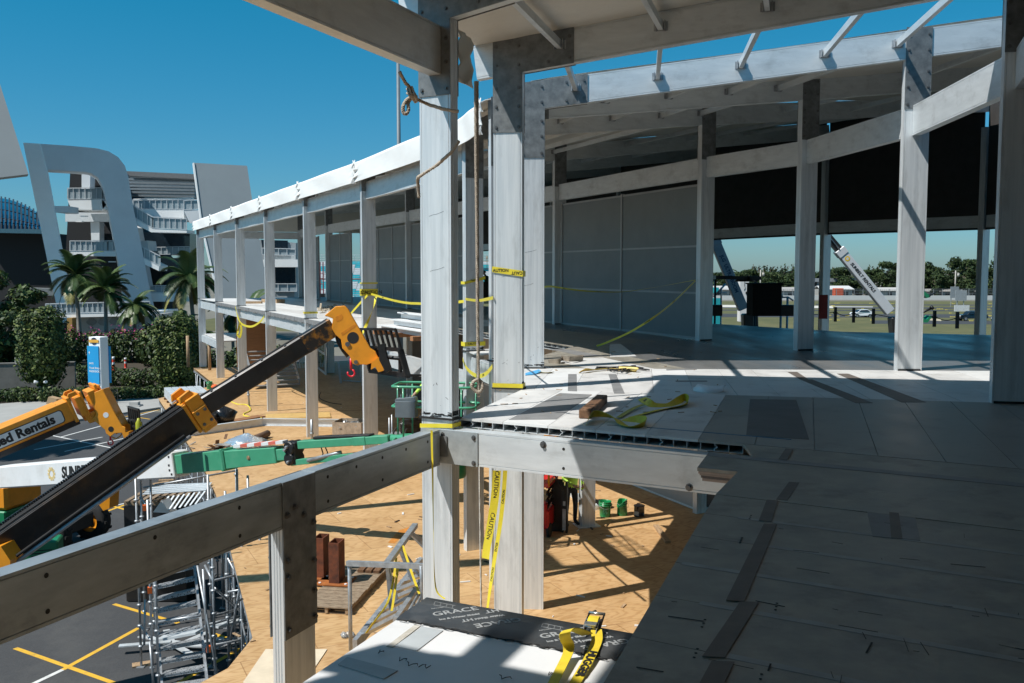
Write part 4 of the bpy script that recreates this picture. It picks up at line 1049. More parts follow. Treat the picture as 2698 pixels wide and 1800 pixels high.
far_boom('boom lift with white lettered boom leaning left beyond the far deck edge', at(2344, 822, 43), at(2209, 657, 43), at(2150, 588, 43), .43, FARW, at(2400, 840, 43), 'SUNBELT RENTALS', INK, .20, .55, True, .12)
NAVY = mat('navy_print', (.02, .06, .14), .5)
far_boom('boom lift with pale blue boom leaning left beside white cabinet', at(1958, 815, 45), at(1880, 628, 45), at(1850, 556, 45), .46, mat('pale_blue_paint', (.26, .33, .38), .4), at(1990, 830, 45), 'JLG  ULTRA BOOM', NAVY, .23, .50)
# ---- green lift partly hidden by the inner columns
gk = thing('boom_lift', xyz(at(2440, 850, 48), GZ), 'green boom lift half hidden behind the inner column', 'boom lift')
b = MB(); b.prism(pxpoly([(2425, 762), (2436, 768), (2448, 777), (2452, 783), (2441, 786), (2440, 782), (2425, 782)], 48), V((0, .5, 0))); b.build('jib_head', GREEND, gk)
b = MB(); b.beam(at(2448, 781, 48), at(2466, 770, 48), .05, .05); b.build('jib_rod', BLACK, gk)
b = MB(); b.prism(pxpoly([(2425, 838), (2442, 842), (2452, 832), (2456, 836), (2444, 850), (2425, 850)], 48), V((0, .6, 0))); b.build('turntable', GREEND, gk)
b = MB(); b.tube([at(2425, 826, 47.5), at(2455, 812, 47.5)], .06, 8); b.cyl(at(2453, 813, 47.4), at(2458, 809, 47.4), .11, n=10); b.build('exhaust_pipe', BLACK, gk)
b = MB(); b.tube([xyz(at(2400, 845, 48), GZ + .6), at(2400, 845, 48), at(2428, 775, 48)], .16, 8); b.build('boom', GREEND, gk)
for sx in (-1, 1): wheel(gk, xyz(at(2440, 850, 48), GZ + .6) + V((sx, 0, 0)), (0, 1, 0), .6, .4)
# ------------------------------------------------------------------ membrane covered board at the deck edge
ZG = -.17
G1, G2, G3 = on(1122, 1577, ZG), on(1662, 1672, ZG), on(826, 1802, ZG)
gx = (G2 - G1).normalized(); gy = (G3 - on(1092, 1620, ZG)).normalized()
brd = thing('deck_board', xyz(G1, ZG), 'pale deck board at the opening, its far edge wrapped in printed black membrane', 'board')
P = [G1, G2 + gx*.5, G2 + gx*.2 + gy*3.2, G1 + gy*3.0]
b = MB(); b.prism([p - Z*.06 for p in P], Z*.05)
b.build('board', mat('white_board', (.66, .665, .665), .5, 0, .05, 1.5, dirt=.3, dirtc=(.35, .34, .32), dirts=2.4), brd)
BLKM = mat('black_underlay', (.055, .058, .06), .38, 0, .25, 5, c2=(.03, .032, .034), bump=.12, rvar=.12, dirt=.3, dirtc=(.14, .14, .14), dirts=5)
b = MB(); n = 40; vv, ff = [], []
for i in range(n + 1):
    p = lerp(G1, G2 + gx*.02, i/n); wdt = .335 + .012*math.sin(i*1.9) + .010*math.sin(i*4.3 + 1)
    for j, t in enumerate((-.012, -.01, .1, .2, .28, wdt)):
        z = (-.06, .004, .004, .004, .004, -.006)[j]
        vv.append(p + gy*t + Z*z)
for i in range(n):
    for j in range(5): a = i*6 + j; ff.append((a, a + 6, a + 7, a + 1))
b.add(vv, ff, 0, True); ml = b.build('membrane', BLKM, brd)
GREYL = mat('grey_print', (.33, .34, .34), .5, 0, .15, 30)
b = MB()
for k in range(26):
    x = (.02 + .96*k/26)*(G2 - G1).length; p = G1 + gx*x + gy*(.335 + .02*rnd.random()) + Z*.001
    b.tube([p, p + gx*.03 + gy*.008*rnd.random() + Z*.004, p + gx*.055], .004, 5)
b.build('ragged_edge', DARKM, ml)
def gtext(s, u, v, sz, flip=False, bold=.0, nm='lettering', sx=1.0):
    o = on(u, v, ZG + .0048); xd = (gx - gy*1.06).normalized()*(1 if not flip else -1)
    yd = Z.cross(xd)
    return text_mesh(s, nm, sz, GREYL, ml, .0006, o, xd, yd, bold=bold, sx=sx)
for du, dv in ((0, 0), (284, 57)):
    gtext('GRACE', 1200 + du, 1611 + dv, .078, bold=.0012, sx=1.05); gtext('Ice & Water Shield', 1211 + du, 1625 + dv, .030, bold=.0012)
    gtext('HT', 1296 + du, 1610 + dv, .06, True, bold=.001); gtext('HT', 1231 + du, 1634 + dv, .05, True, bold=.001); gtext('Water Shield', 1290 + du, 1626 + dv, .032, True, bold=.0012); gtext('GRACE', 1312 + du, 1640 + dv, .078, True, bold=.0012, sx=1.05)
    gtext('RIPCORD', 1154 + du, 1602 + dv, .018)
    b = MB()
    for k in range(4): b.beam(on(1146 + du + k*16, 1586 + dv + k*3, ZG + .0048), on(1143 + du + k*16, 1594 + dv + k*3, ZG + .0048), .002, .001)
    b.beam(on(1146 + du, 1585 + dv, ZG + .0048), on(1200 + du, 1596 + dv, ZG + .0048), .002, .001); b.beam(on(1143 + du, 1594 + dv, ZG + .0048), on(1197 + du, 1604 + dv, ZG + .0048), .002, .001); b.build('print_lines', GREYL, ml)
# grey tape pads and old glue on the board
b = MB(); q = lambda u, v: on(u, v, ZG - .008)
b.prism([q(1112, 1652), q(1168, 1662), q(1098, 1716), q(1040, 1704)], Z*.003); b.prism([q(915, 1732), q(1048, 1768), q(1010, 1790), q(890, 1752)], Z*.003)
b.build('grey_tape', mat('pale_grey_tape', (.42, .45, .46), .5, 0, .1, 4, dirt=.3), brd)
b = MB(); b.prism([q(1092, 1648), q(1108, 1650), q(1036, 1706), q(1018, 1704)], Z*.003); b.build('glue_strip', mat('old_glue', (.36, .33, .26), .7, 0, .3, 12, c2=(.6, .58, .53)), brd)
b = MB()
for (u, v, L_) in ((1060, 1742, .05), (1085, 1755, .07), (1003, 1722, .03), (1330, 1790, .07), (1450, 1780, .02), (1120, 1760, .05)):
    p = q(u, v) + Z*.008; b.tube([p + gx*(L_*(k/5 - .5)) + gy*(.02*math.sin(k*1.7 + u)) + Z*.004*(k % 2) for k in range(6)], .0022, 5)
tag(b.build('twigs', DARKM), 'scattered dark twigs and wire ends on the pale board', 'debris', kind='stuff')

# ------------------------------------------------------------------ ratchet strap on the board
st = thing('ratchet_strap', on(1560, 1700, ZG), 'yellow ratchet strap with black lettering and steel buckle lying across black membrane', 'strap')
def cr(pts, n=6):
    pts = [V(p) for p in pts]; o = []
    for i in range(len(pts) - 1):
        p0, p1, p2, p3 = pts[max(i-1, 0)], pts[i], pts[i+1], pts[min(i+2, len(pts)-1)]
        for k in range(n):
            t = k/n; o.append(.5*((2*p1) + (p2 - p0)*t + (2*p0 - 5*p1 + 4*p2 - p3)*t*t + (3*p1 - p0 - 3*p2 + p3)*t**3))
    return o + [pts[-1]]
z0_ = ZG + .012
a_ = [on(1571, 1660, z0_ + .03), on(1572, 1690, z0_ + .006), on(1550, 1740, z0_ + .003), on(1515, 1800, z0_ - .012), on(1480, 1870, z0_ - .012), on(1440, 1960, z0_ - .012)]
pl = cr(a_); wv = (on(1524, 1712, z0_) - on(1500, 1706, z0_)); wv = V((1, .18, 0)).normalized()*.029
b = MB(); b.ribbon(pl, wv, .004); lower = b.build('strap_tail', YSTRAP, st)
dirn = (pl[12] - pl[20]).normalized()
text_mesh('HUGGER', 'lettering', .054, INK, lower, .0008, pl[13] + Z*.004 + wv*.0, -dirn, wv, bold=.002, sx=1.25)
text_mesh('TAIL', 'lettering', .045, INK, lower, .0008, pl[21] + Z*.004, -dirn, wv, bold=.002)
b2_ = [on(1548, 1672, z0_ + .03), on(1525, 1662, z0_ + .09), on(1503, 1658, z0_ + .13), on(1489, 1668, z0_ + .13), on(1490, 1684, z0_ + .09), on(1498, 1700, z0_ + .05), on(1496, 1722, z0_ + .022), on(1478, 1760, z0_ + .012), on(1455, 1805, z0_ + .006), on(1400, 1920, z0_)]
b = MB(); b.ribbon(cr(b2_), V((.95, .3, .1)).normalized()*.029, .004); b.build('strap_loop', YSTRAP, st)
CHR = mat('zinc_buckle', (.55, .54, .50), .25, .85, .15, 6)
rc = on(1560, 1652, z0_ + .03); ry = (on(1575, 1628, z0_ + .03) - on(1545, 1678, z0_ + .03)).normalized(); rx = Z.cross(ry).normalized()*-1
b = MB()
for s in (-1, 1):
    b.prism([rc + rx*(.031*s) + ry*y + Z*z_ for y, z_ in ((-.07, -.014), (-.04, .02), (.014, .03), (.075, .02), (.09, .0), (.055, -.014))], rx*(.004*s))
    b.prism([rc + rx*(.038*s) + ry*y + Z*z_ for y, z_ in ((-.034, -.017), (.0, .014), (.09, .03), (.12, .034), (.125, .022), (.03, -.007))], rx*(.004*s))
b.build('buckle_plates', BLACK, st)
b = MB()
for y, z_ in ((-.034, .014), (-.007, .02), (.02, .024), (.048, .018)): b.cyl(rc + ry*y + Z*z_ - rx*.038, rc + ry*y + Z*z_ + rx*.038, .008, n=8)
b.cyl(rc + ry*.118 + Z*.03 - rx*.044, rc + ry*.118 + Z*.03 + rx*.044, .008, n=10); b.beam(rc + ry*-.03 + Z*.028 - rx*.03, rc + ry*-.03 + Z*.028 + rx*.03, .045, .006)
b.build('buckle_bars', CHR, st)
b = MB(); b.ribbon([rc + ry*y + Z*z_ for y, z_ in ((.0, .025), (.03, .035), (.06, .035), (.08, .025), (.05, .02))], rx*.027, .004); b.build('strap_roll', YSTRAP, st)

# ------------------------------------------------------------------ loose things on the sunlit upper deck
tw = thing('timber_block', on(1560, 1100, 0), 'rough brown timber block lying on the sunlit deck beside yellow strap', 'timber')
ta, tb2 = on(1541, 1104, .0), on(1586, 1062, 0); td = (tb2 - ta).normalized(); tn = Z.cross(td)
b = MB(); n = 8
b.beam(ta + Z*.055, tb2 + Z*.055, .145, .11); b.build('block', WOOD, tw, .012)
def strapthing(name, label, pix, hw, mt, th=.004, cat='strap', lift=None, letter=None):
    t = thing(name, on(*pix[0][:2], 0), label, cat)
    pts = cr([on(u, v, z) for u, v, z, *_ in pix], 7)
    w0 = [p[3] if len(p) > 3 else 0 for p in pix]   # tilt of the strap about its own axis, degrees
    m_ = MB(); wvs = []
    for i, p in enumerate(pts):
        k = min(len(w0) - 2, i//7); tl = R(lerp(w0[k], w0[k+1], (i % 7)/7 if i < len(pts) - 1 else 1))
        d = (pts[min(i+1, len(pts)-1)] - pts[max(0, i-1)]).normalized(); s_ = d.cross(Z)
        s_ = s_.normalized() if s_.length > 1e-4 else V((1, 0, 0)); u_ = s_.cross(d)
        wvs.append((s_*math.cos(tl) + u_*math.sin(tl))*hw)
    m_.ribbon(pts, wvs, th); o = m_.build('webbing', mt, t)
    if letter:
        for s_, i, sz, fl in letter:
            d = (pts[i+1] - pts[i-1]).normalized(); nrm = d.cross(wvs[i]).normalized(); sg = 1 if nrm.dot(V((0, -.6, .8))) > 0 else -1
            text_mesh(s_, 'lettering', sz, INK, o, .0006, pts[i] + nrm*(sg*.0035), d*fl, wvs[i]*(sg*fl), bold=.003)
    return t
strapthing('lifting_strap', 'crumpled yellow strap with black lettering beside timber block', [(1548, 1110, .05, 70), (1560, 1092, .075, 60), (1590, 1092, .07, 45), (1622, 1102, .05, 25), (1640, 1118, .02, 10), (1665, 1126, .012, 20), (1695, 1118, .035, 60), (1700, 1108, .045, 85), (1680, 1106, .03, 60), (1645, 1105, .01, 20), (1690, 1092, .008, 10), (1745, 1078, .01, 8), (1795, 1070, .02, 30), (1813, 1056, .05, 80), (1805, 1047, .06, 90), (1790, 1054, .04, 60), (1765, 1068, .012, 25), (1725, 1068, .02, 30), (1705, 1058, .05, 50), (1690, 1050, .03, 20)], .05, YSTRAP, letter=[('USA', 10, .07, 1), ('22', 17, .07, 1), ('NO', 128, .06, -1)])
strapthing('lifting_strap', 'frayed pale yellow strap end on sunlit deck under printed strap', [(1630, 1100, .015), (1655, 1084, .02), (1678, 1072, .03), (1696, 1066, .03)], .03, mat('frayed_strap', (.50, .43, .10), .8, 0, .3, 20))
strapthing('lifting_strap', 'orange yellow strap lying flat on the deck near dark slings', [(1525, 983, .0), (1540, 975, .05, 40), (1560, 975, .03, 20), (1600, 972, .03, 20), (1640, 975, .02, 30), (1672, 978, .02, 35), (1674, 974, .04, 60), (1630, 971, .05, 40)], .045, mat('amber_strap', (.60, .33, .03), .6, 0, .35, 3, c2=(.72, .62, .22)))
strapthing('lifting_strap', 'dirty beige strap folded on the deck, farther than orange yellow strap', [(1445, 953, .03, 70), (1475, 952, .05, 80), (1480, 944, .07, 85), (1500, 946, .08, 80), (1530, 945, .05, 80), (1534, 942, .06, 85), (1495, 948, .03, 60)], .05, mat('dirty_strap', (.33, .28, .22), .8, 0, .3, 8))
cb_ = MB(); r2 = random.Random(3)
for k in range(9):
    u0 = 1575 + 8*k; p = [on(u0 + 70*t + r2.uniform(-10, 10), 971 - 5*math.sin(t*3 + k) + r2.uniform(-3, 3), .02 + .03*r2.random()) for t in (0, .25, .5, .75, 1)]
    cb_.tube(cr(p, 4), .013, 5)
cb_.tube([on(1572, 968, .03), on(1590, 969, .03), on(1640, 968, .03)], .02, 6)
tag(cb_.build('cable_heap', BLACK), 'heap of thin dark wire slings on the sunlit deck', 'cables')
b = MB(); pp = [on(1828, 1023, .02), on(1838, 1012, .075), on(1868, 1017, .06), on(1894, 1019, .05), on(1912, 1017, .08)]
qq = [on(1826, 1030, .0), on(1862, 1037, .0), on(1892, 1036, .0), on(1905, 1031, .02), on(1908, 1022, .06)]
vv = []
for a, c2 in zip(pp, qq): vv += [a, lerp(a, c2, .5) + Z*.03, c2]
ff = []
for i in range(4):
    for j in range(2): a = i*3 + j; ff.append((a, a + 3, a + 4, a + 1))
b.add(vv, ff, 0, True); o = b.build('white_sheet', mat('white_plastic_sheet', (.72, .73, .74), .5, 0, .05), None); o.modifiers.new('t', 'SOLIDIFY').thickness = .004
tag(o, 'curled white plastic sheet lying at the edge of shade on the deck', 'sheet')
b = MB(); P = [on(1384, 985, .0), on(1420, 975, .03), on(1426, 980, .02), on(1408, 988, 0), on(1384, 990, .0)]
b.prism(P, Z*.012); o = b.build('blue_tarp', mat('blue_tarp', (.05, .33, .62), .5)); tag(o, 'folded light blue tarp scrap beside the foot of column', 'tarp')
strapthing('lifting_strap', 'short olive strap on the deck between blue tarp and cable heap', [(1420, 980, .02, 20), (1440, 982, .015, 10), (1456, 981, .01, 20)], .04, mat('olive_strap', (.32, .25, .02), .6))
b = MB(); zt = .0315
b.beam(on(1705, 1126, .002), on(2085, 1158, .002), .022, .004); tag(b.build('blue_tape_line', mat('blue_tape', (.02, .16, .28), .5)), 'narrow blue tape line across the shaded deck', 'tape')
# tape patches stuck on the deck (dark strips)
def patch(pix, m, nm, label, z=.0015, par=pav):
    b = MB(); b.prism([on(u, v, z) for u, v in pix], Z*.002); return b.build(nm, m, par)
for pix in ([(1497, 986), (1519, 986), (1520, 1031), (1496, 1030)], [(1603, 986), (1623, 986), (1646, 1037), (1618, 1037)], [(1450, 920), (1500, 921), (1600, 940), (1530, 938)], [(1630, 1100 + 20), (1600, 1100 + 20), (1600, 1121), (1630, 1121)],
            [(1475, 1036), (1560, 1040), (1466, 1105), (1340, 1106)], [(1780, 1003), (1862, 1003), (1864, 1006), (1780, 1006)], [(1755, 973), (1835, 971), (1836, 974), (1756, 976)]): patch(pix, TAPEG, 'deck_tape', '')
for pix in ([(1976, 1052), (2098, 1054), (2132, 1158), (1966, 1148)], ): patch(pix, mat('charcoal_tape', (.085, .085, .088), .5, 0, .2, 3), 'deck_tape', '')
for pix in ([(2108, 1000), (2140, 1000), (2300, 1062), (2255, 1062)], [(2205, 985), (2235, 985), (2440, 1060), (2375, 1060)], [(2075, 980), (2100, 980), (2130, 1000), (2108, 1000)]): patch(pix, TAPEB, 'deck_tape', '')
# brown strip along the near deck, broken at the plank joints, and its worn patch
for (a, c2) in (((2080, 1182), (2062, 1210)), ((2092, 1270), (2060, 1316)), ((2035, 1317), (2016, 1372)), ((2030, 1380), (1937, 1582)), ((1975, 1585), (1880, 1730)), ((1905, 1742), (1850, 1850))):
    u0, v0 = a; u1, v1 = c2; w0_, w1_ = 10 + (v0 - 1182)*.036, 10 + (v1 - 1182)*.036
    patch([(u0 - w0_, v0), (u0 + w0_, v0 + 2), (u1 + w1_, v1 + 3), (u1 - w1_, v1)], TAPEB, 'deck_tape', '', z=.0055 if v0 < 1215 else .0045)
for pix in ([(2285, 1350), (2345, 1352), (2375, 1420), (2300, 1414)], [(2368, 1352), (2410, 1356), (2425, 1425), (2378, 1420)]): patch(pix, TAPEG, 'deck_tape', '')
patch([(2343, 1350), (2368, 1352), (2378, 1420), (2348, 1418)], TAPEB, 'deck_tape', '', z=.003)
# chalk lines, paired joint tapes and cut marks on the near deck
SEAM = mat('seam_tape', (.30, .30, .29), .55, 0, .15, 5, dirt=.3)
b = MB()
n_ = 24; stp = (EB - EA).length/n_
for i in range(1, 15):
    p = EA + de*(stp*i) + RN*.02
    L_ = far - .1; b.beam(p + RN*(.02 + .2*(i % 3)) + Z*.0012, p + RN*L_ + Z*.0012, .055, .0012)
b.build('seam_tapes', SEAM, pav)
b = MB(); r2 = random.Random(11)
for i in range(120):
    p = EA + de*r2.uniform(.2, 5) + RN*r2.uniform(.05, 4.5); a = r2.choice([RN, RN, de]); d = (a + V((r2.uniform(-.2, .2), r2.uniform(-.2, .2), 0))).normalized(); L_ = r2.uniform(.02, .20)
    b.beam(p + Z*.0035, p + d*L_ + Z*.0035, r2.choice([.002, .002, .003, .008]), .0012)
for i in range(9):
    p = EA + de*r2.uniform(.5, 4.6) + RN*r2.choice([.3, .32, .62, .64])
    for k in range(3): b.cyl(p + de*.05*k + Z*.003, p + de*.05*k + Z*.0045, .007, n=8)
tag(b.build('scuffs', DARKM, pav), kind='stuff')
b = MB(); r2 = random.Random(5)
for i in range(60):
    u, v = r2.uniform(1240, 1900), r2.uniform(925, 1090); p = on(u, v, .004); d = V((r2.uniform(-1, 1), r2.uniform(-1, 1), 0)).normalized()
    b.beam(p, p + d*r2.uniform(.02, .10), .012, .008)
tag(b.build('wood_splinters', PALEWOOD), 'scattered orange wood splinters on the sunlit deck', 'debris', kind='stuff')
b = MB(); b.box(on(1301, 1117, -.09) + V((.02, -.03, 0)), (.125, .12, .115), -.43); tag(b.build('wood_block', mat('orange_wood', (.34, .13, .04), .7, 0, .3, 20, stretch=(1, 1, 6))), 'small orange wood block pushed into hollow end of the deck', 'wood block')

# ------------------------------------------------------------------ ropes
def twisted(mb, pts, r, pitch=.06):
    pts = cr(pts, 8); L = 0
    ps_ = []
    for s in range(3):
        o = []; L = 0
        for i, p in enumerate(pts):
            if i: L += (pts[i] - pts[i-1]).length
            d = (pts[min(i+1, len(pts)-1)] - pts[max(i-1, 0)]).normalized(); a = d.cross(Z if abs(d.z) < .9 else V((1, 0, 0))).normalized(); c2 = d.cross(a)
            th = 2*math.pi*(L/pitch + s/3); o.append(p + (a*math.cos(th) + c2*math.sin(th))*r*.55)
        mb.tube(o, r*.62, 5)
    return mb
def dens(pts, step):
    o = [V(pts[0])]
    for i in range(len(pts) - 1):
        a, c2 = V(pts[i]), V(pts[i+1]); n = max(1, int((c2 - a).length/step/8))
        for k in range(1, n + 1): o.append(lerp(a, c2, k/n))
    return o
ri = thing('rope', at(1088, 250, 10.3), 'grey twisted rope knotted around the tall column nearest the opening', 'rope')
b = MB(); Yf = 10.17
twisted(b, dens([at(1053, 190, 9.9), at(1066, 215, 10.0), at(1080, 232, 10.1), at(1090, 252, 10.15)], .016), .019)
twisted(b, dens([at(1098, 262, 10.15), at(1130, 276, 10.2), at(1170, 288, 10.02), at(1207, 294, 9.98)], .016), .019)
b.build('rope_length', ROPE, ri)
b = MB()
for k in range(9):
    a = k*.9; b.tube(cr([at(1080 + 8*math.cos(a), 240 + 14*math.sin(a), 10.12), at(1088 + 8*math.sin(a*1.3), 252, 10.02), at(1095 + 4*math.cos(a), 262 - 8*math.sin(a), 10.14)], 4), .014, 6)
b.build('knot', ROPE, ri)
b = MB(); twisted(b, dens([at(1082, 256, 10.1), at(1070, 266, 10.08), at(1062, 282, 10.06), at(1063, 296, 10.06), at(1070, 300, 10.06), at(1076, 290, 10.08), at(1076, 270, 10.1), at(1088, 254, 10.1)], .016), .019); b.build('rope_loop', ROPE, ri)
rj = thing('rope', at(1150, 420, 10.2), 'brown rope wound diagonally once around the tall column below the knot', 'rope')
b = MB(); twisted(b, dens([at(1209, 372, 9.98), at(1190, 400, 10.0), at(1150, 436, 10.15), at(1110, 462, 10.27), at(1101, 470, 10.35), at(1101, 490, 10.4), at(1104, 520, 10.42)], .016), .019); b.build('rope_length', ROPE, rj)
rk = thing('rope', at(1257, 600, 11.8), 'long doubled rope hanging from the roof between two columns', 'rope')
b = MB(); twisted(b, dens([at(1253, 215, 11.8), at(1254, 400, 11.8), at(1257, 640, 11.8), at(1258, 800, 11.8), at(1260, 950, 11.8), at(1261, 1045, 11.8)], .02), .022, .08)
twisted(b, dens([at(1257.5, 215, 11.83), at(1258, 500, 11.83), at(1259.5, 800, 11.83)], .02), .019, .08)
b.build('rope_length', ROPE, rk)
b = MB(); twisted(b, dens([at(1258, 1000, 11.8), at(1246, 1008, 11.78), at(1244, 1020, 11.78), at(1258, 1034, 11.78), at(1270, 1026, 11.8), at(1270, 1010, 11.82), at(1260, 1000, 11.84)], .02), .022); b.build('rope_loop', ROPE, rk)
rl = thing('rope', at(1263, 1400, 11.9), 'thin white rope hanging into the lower storey beside striped tape', 'rope')
b = MB(); twisted(b, dens([at(1262, 1100, 11.9), at(1264, 1300, 11.9), at(1268, 1620, 11.9)], .02), .013); b.build('rope_length', mat('white_rope', (.55, .53, .48), .9, 0, .2, 30), rl)

# ------------------------------------------------------------------ caution tapes
def tape(label, pts, hw=.038, words=(), wd=None, n=8, twist=0.0, catp='caution tape'):
    pts = [V(p) for p in pts]; t = thing('caution_tape', pts[0], label, catp)
    P = cr(pts, n); m_ = MB(); wvs = []
    for i, p in enumerate(P):
        d = (P[min(i+1, len(P)-1)] - P[max(i-1, 0)]).normalized()
        v = V(wd) if wd is not None else Z
        v = v - d*v.dot(d); v = v.normalized() if v.length > .05 else V((1, 0, 0)); s_ = d.cross(v)
        a = twist*i/len(P); wvs.append((v*math.cos(a) + s_*math.sin(a))*hw)
    m_.ribbon(P, wvs, .0016); o = m_.build('tape', YELT, t)
    for s_, k, fl in words:
        i = min(len(P) - 2, max(1, int(k*len(P)))); d = (P[i+1] - P[i-1]).normalized(); wv_ = wvs[i].normalized()
        nrm = d.cross(wv_); vd = (V((0, 0, EYE)) - P[i]).normalized(); sg = 1 if nrm.dot(vd) > 0 else -1
        x = d*(1 if (d.x > 0) else -1)*fl; y = nrm.cross(x)*sg
        if y.z*fl < 0 and abs(y.z) > .05: y = -y; 
        nn = x.cross(y)
        if nn.dot(vd) < 0: x = -x
        text_mesh(s_, 'lettering', hw*1.5, INK, o, .0003, P[i] + nrm*(sg*.0016), x, y, bold=.001)
    return t
def wrap(label, c, r, z, words=(), hw=.038, slack=.0, W=CW, D=CD, tilt=0.0):
    """tape wrapped once round a column"""
    t = V((-r.y, r.x, 0)); a, b_ = W/2 + .016, D/2 + .016
    th = thing('caution_tape', xyz(c, z), label, 'caution tape'); m_ = MB()
    C = [(-a, -b_), (a, -b_), (a, b_), (-a, b_), (-a, -b_)]
    P = []
    for k in range(4):
        for j in range(4): P.append(xyz(c + r*lerp(C[k][0], C[k+1][0], j/4) + t*lerp(C[k][1], C[k+1][1], j/4), z + tilt*(lerp(C[k][0], C[k+1][0], j/4))/W + slack*math.sin(j*2 + k)))
    P.append(P[0]); m_.ribbon(P, [Z*hw]*len(P), .0016); o = m_.build('tape', YELT, th)
    for s_, x, fl in words:
        p = xyz(c + r*x - t*(b_ + .003), z + tilt*x/W)
        text_mesh(s_, 'lettering', hw*1.45, INK, o, .0004, p, r*fl, Z*fl, bold=.0015)
    return th
wrap('yellow caution tape wrapped around column by the hanging rope, chest high', H, FD['H']['r'], 1.7 - (706 - 716)*13.6/2480 - .05, (('AUTION', -.10, 1), ('CAUT', .14, -1)), .042, tilt=-.06)
wrap('yellow caution tape at the foot of column by the hanging rope', H, FD['H']['r'], .05, (), .035)
wrap('yellow caution tape at the foot of the tall column over the joint plate', I, RN, -.075, (), .024, tilt=.03)
gG = FD['G']['r']
wrap('yellow tape at the foot of column behind rope, reading CAUTION', G, gG, .16, (('CAUTION', -.03, 1),), .045, W=.46)
wrap('slanting yellow tape half way up column behind rope', G, gG, 1.52, (('CAUTION', .0, 1),), .03, W=.46, tilt=.10)
E_, F_ = base['E'], base['F']
wrap('topmost tape of several wrapped around far arm column above orange boom', F_, R1, 1.37, (), .02, W=.46)
wrap('broad tape printed twice around far arm column above orange boom', F_, R1, 1.10, (('CAUTION', .05, 1), ('CAUT', -.12, -1)), .10, W=.47)
wrap('thin tape low on the far arm column left of the orange boom head', E_, R1, .22, (('CAUTION', .05, 1),), .035, W=.46)
tape('long caution tape running from far arm column towards the tall column', [at(978, 775, 27.6), at(1030, 790, 25.5), at(1070, 798, 23.8), at(1105, 800, 22.4), at(1160, 801, 20.8), at(1222, 794, 19.9)], .030, (('CAUTION', .13, 1),))
tape('caution tape stretched from column towards grey wall panels', [at(1226, 788, 19.9), at(1260, 792, 17.5), at(1299, 785, 13.6)], .026, (('CAUTION', .5, 1),))
tape('twisted caution tape falling from far arm column down to the deck', [at(990, 782, 27.5), at(984, 812, 27.3), at(968, 850, 27.2), at(958, 872, 27.0), at(953, 895, 26.8)], .04, (('CAUTION', .25, 1),), wd=(1, 0, 0), twist=5)
tape('slack caution tape tied to far arm column, leading down left', [at(968, 778, 27.6), at(955, 792, 27.8), at(930, 820, 28.2), at(922, 830, 28.5)], .035)
tape('caution tape sagging along the grey wall from mullion to inner column', [at(1424, 758, 30.2), at(1452, 755, 29.4), at(1500, 762, 27.6), at(1560, 768, 26.6), at(1640, 769, 25.5), at(1720, 758, 24.5), at(1832, 738, 23.2)], .03, (('CAUTION', .3, 1), ('CAUTION', .55, 1)), twist=2)
tape('caution tape running down from inner column to the deck', [at(1832, 740, 23.1), at(1775, 795, 21.6), at(1720, 838, 20.6), at(1660, 875, 20.9), at(1600, 902, 21.3), on(1572, 912, .01)], .022, (('CAUTION', .45, 1), ('CAUTION', .2, 1)))
tape('loose caution tape hanging in a slack loop between two columns at deck edge', [at(1219, 946, 19.8), at(1228, 968, 19.2), at(1245, 985, 18.4), at(1262, 991, 17.5), at(1280, 985, 16.5), at(1297, 966, 15.4)], .04, (('CAUTION', .72, 1),))
tape('yellow tape drooping in a loop below the far arm deck edge', [at(620, 808, 47.0), at(625, 830, 46.6), at(632, 848, 46.4), at(645, 858, 45.5), at(665, 860, 44), at(685, 848, 42), at(696, 834, 40.8)], .05)
tape('short end of yellow tape hanging from the drooping loop', [at(633, 850, 46.3), at(628, 868, 46.2), at(626, 882, 46.2), at(632, 888, 46.2), at(636, 870, 46.2), at(634, 856, 46.2)], .05)
tape('wide caution tape ribbon hanging below the deck beam beside the white rope', [at(1309, 1240, 12.4), at(1306, 1290, 12.4), at(1300, 1340, 12.4), at(1290, 1400, 12.4), at(1283, 1440, 12.4), at(1279, 1472, 12.4)], .055, (('CAUTION', .55, -1), ('CAUTION', .15, -1)), wd=(1, .1, 0), twist=.6)
tape('narrow twisted caution tape hanging down to the printed membrane', [at(1331, 1240, 12.2), at(1327, 1300, 12.2), at(1318, 1380, 12.2), at(1305, 1460, 12.2), at(1296, 1520, 12.2), at(1290, 1560, 12.2), at(1284, 1605, 12.2)], .028, (('CAUTION', .2, 1), ('ENTER', .45, 1), ('CAUTION', .65, 1)), wd=(1, .1, 0), twist=1.2)
tape('thin yellow tape hanging straight down the face of the tall column', [at(1137, 1134, 10.28), at(1138, 1180, 10.25), at(1140, 1250, 10.25), at(1141, 1330, 10.25), at(1143, 1440, 10.25), at(1145, 1520, 10.25), at(1152, 1560, 10.2), at(1172, 1578, 10.15)], .012, wd=(1, .2, 0), twist=3)
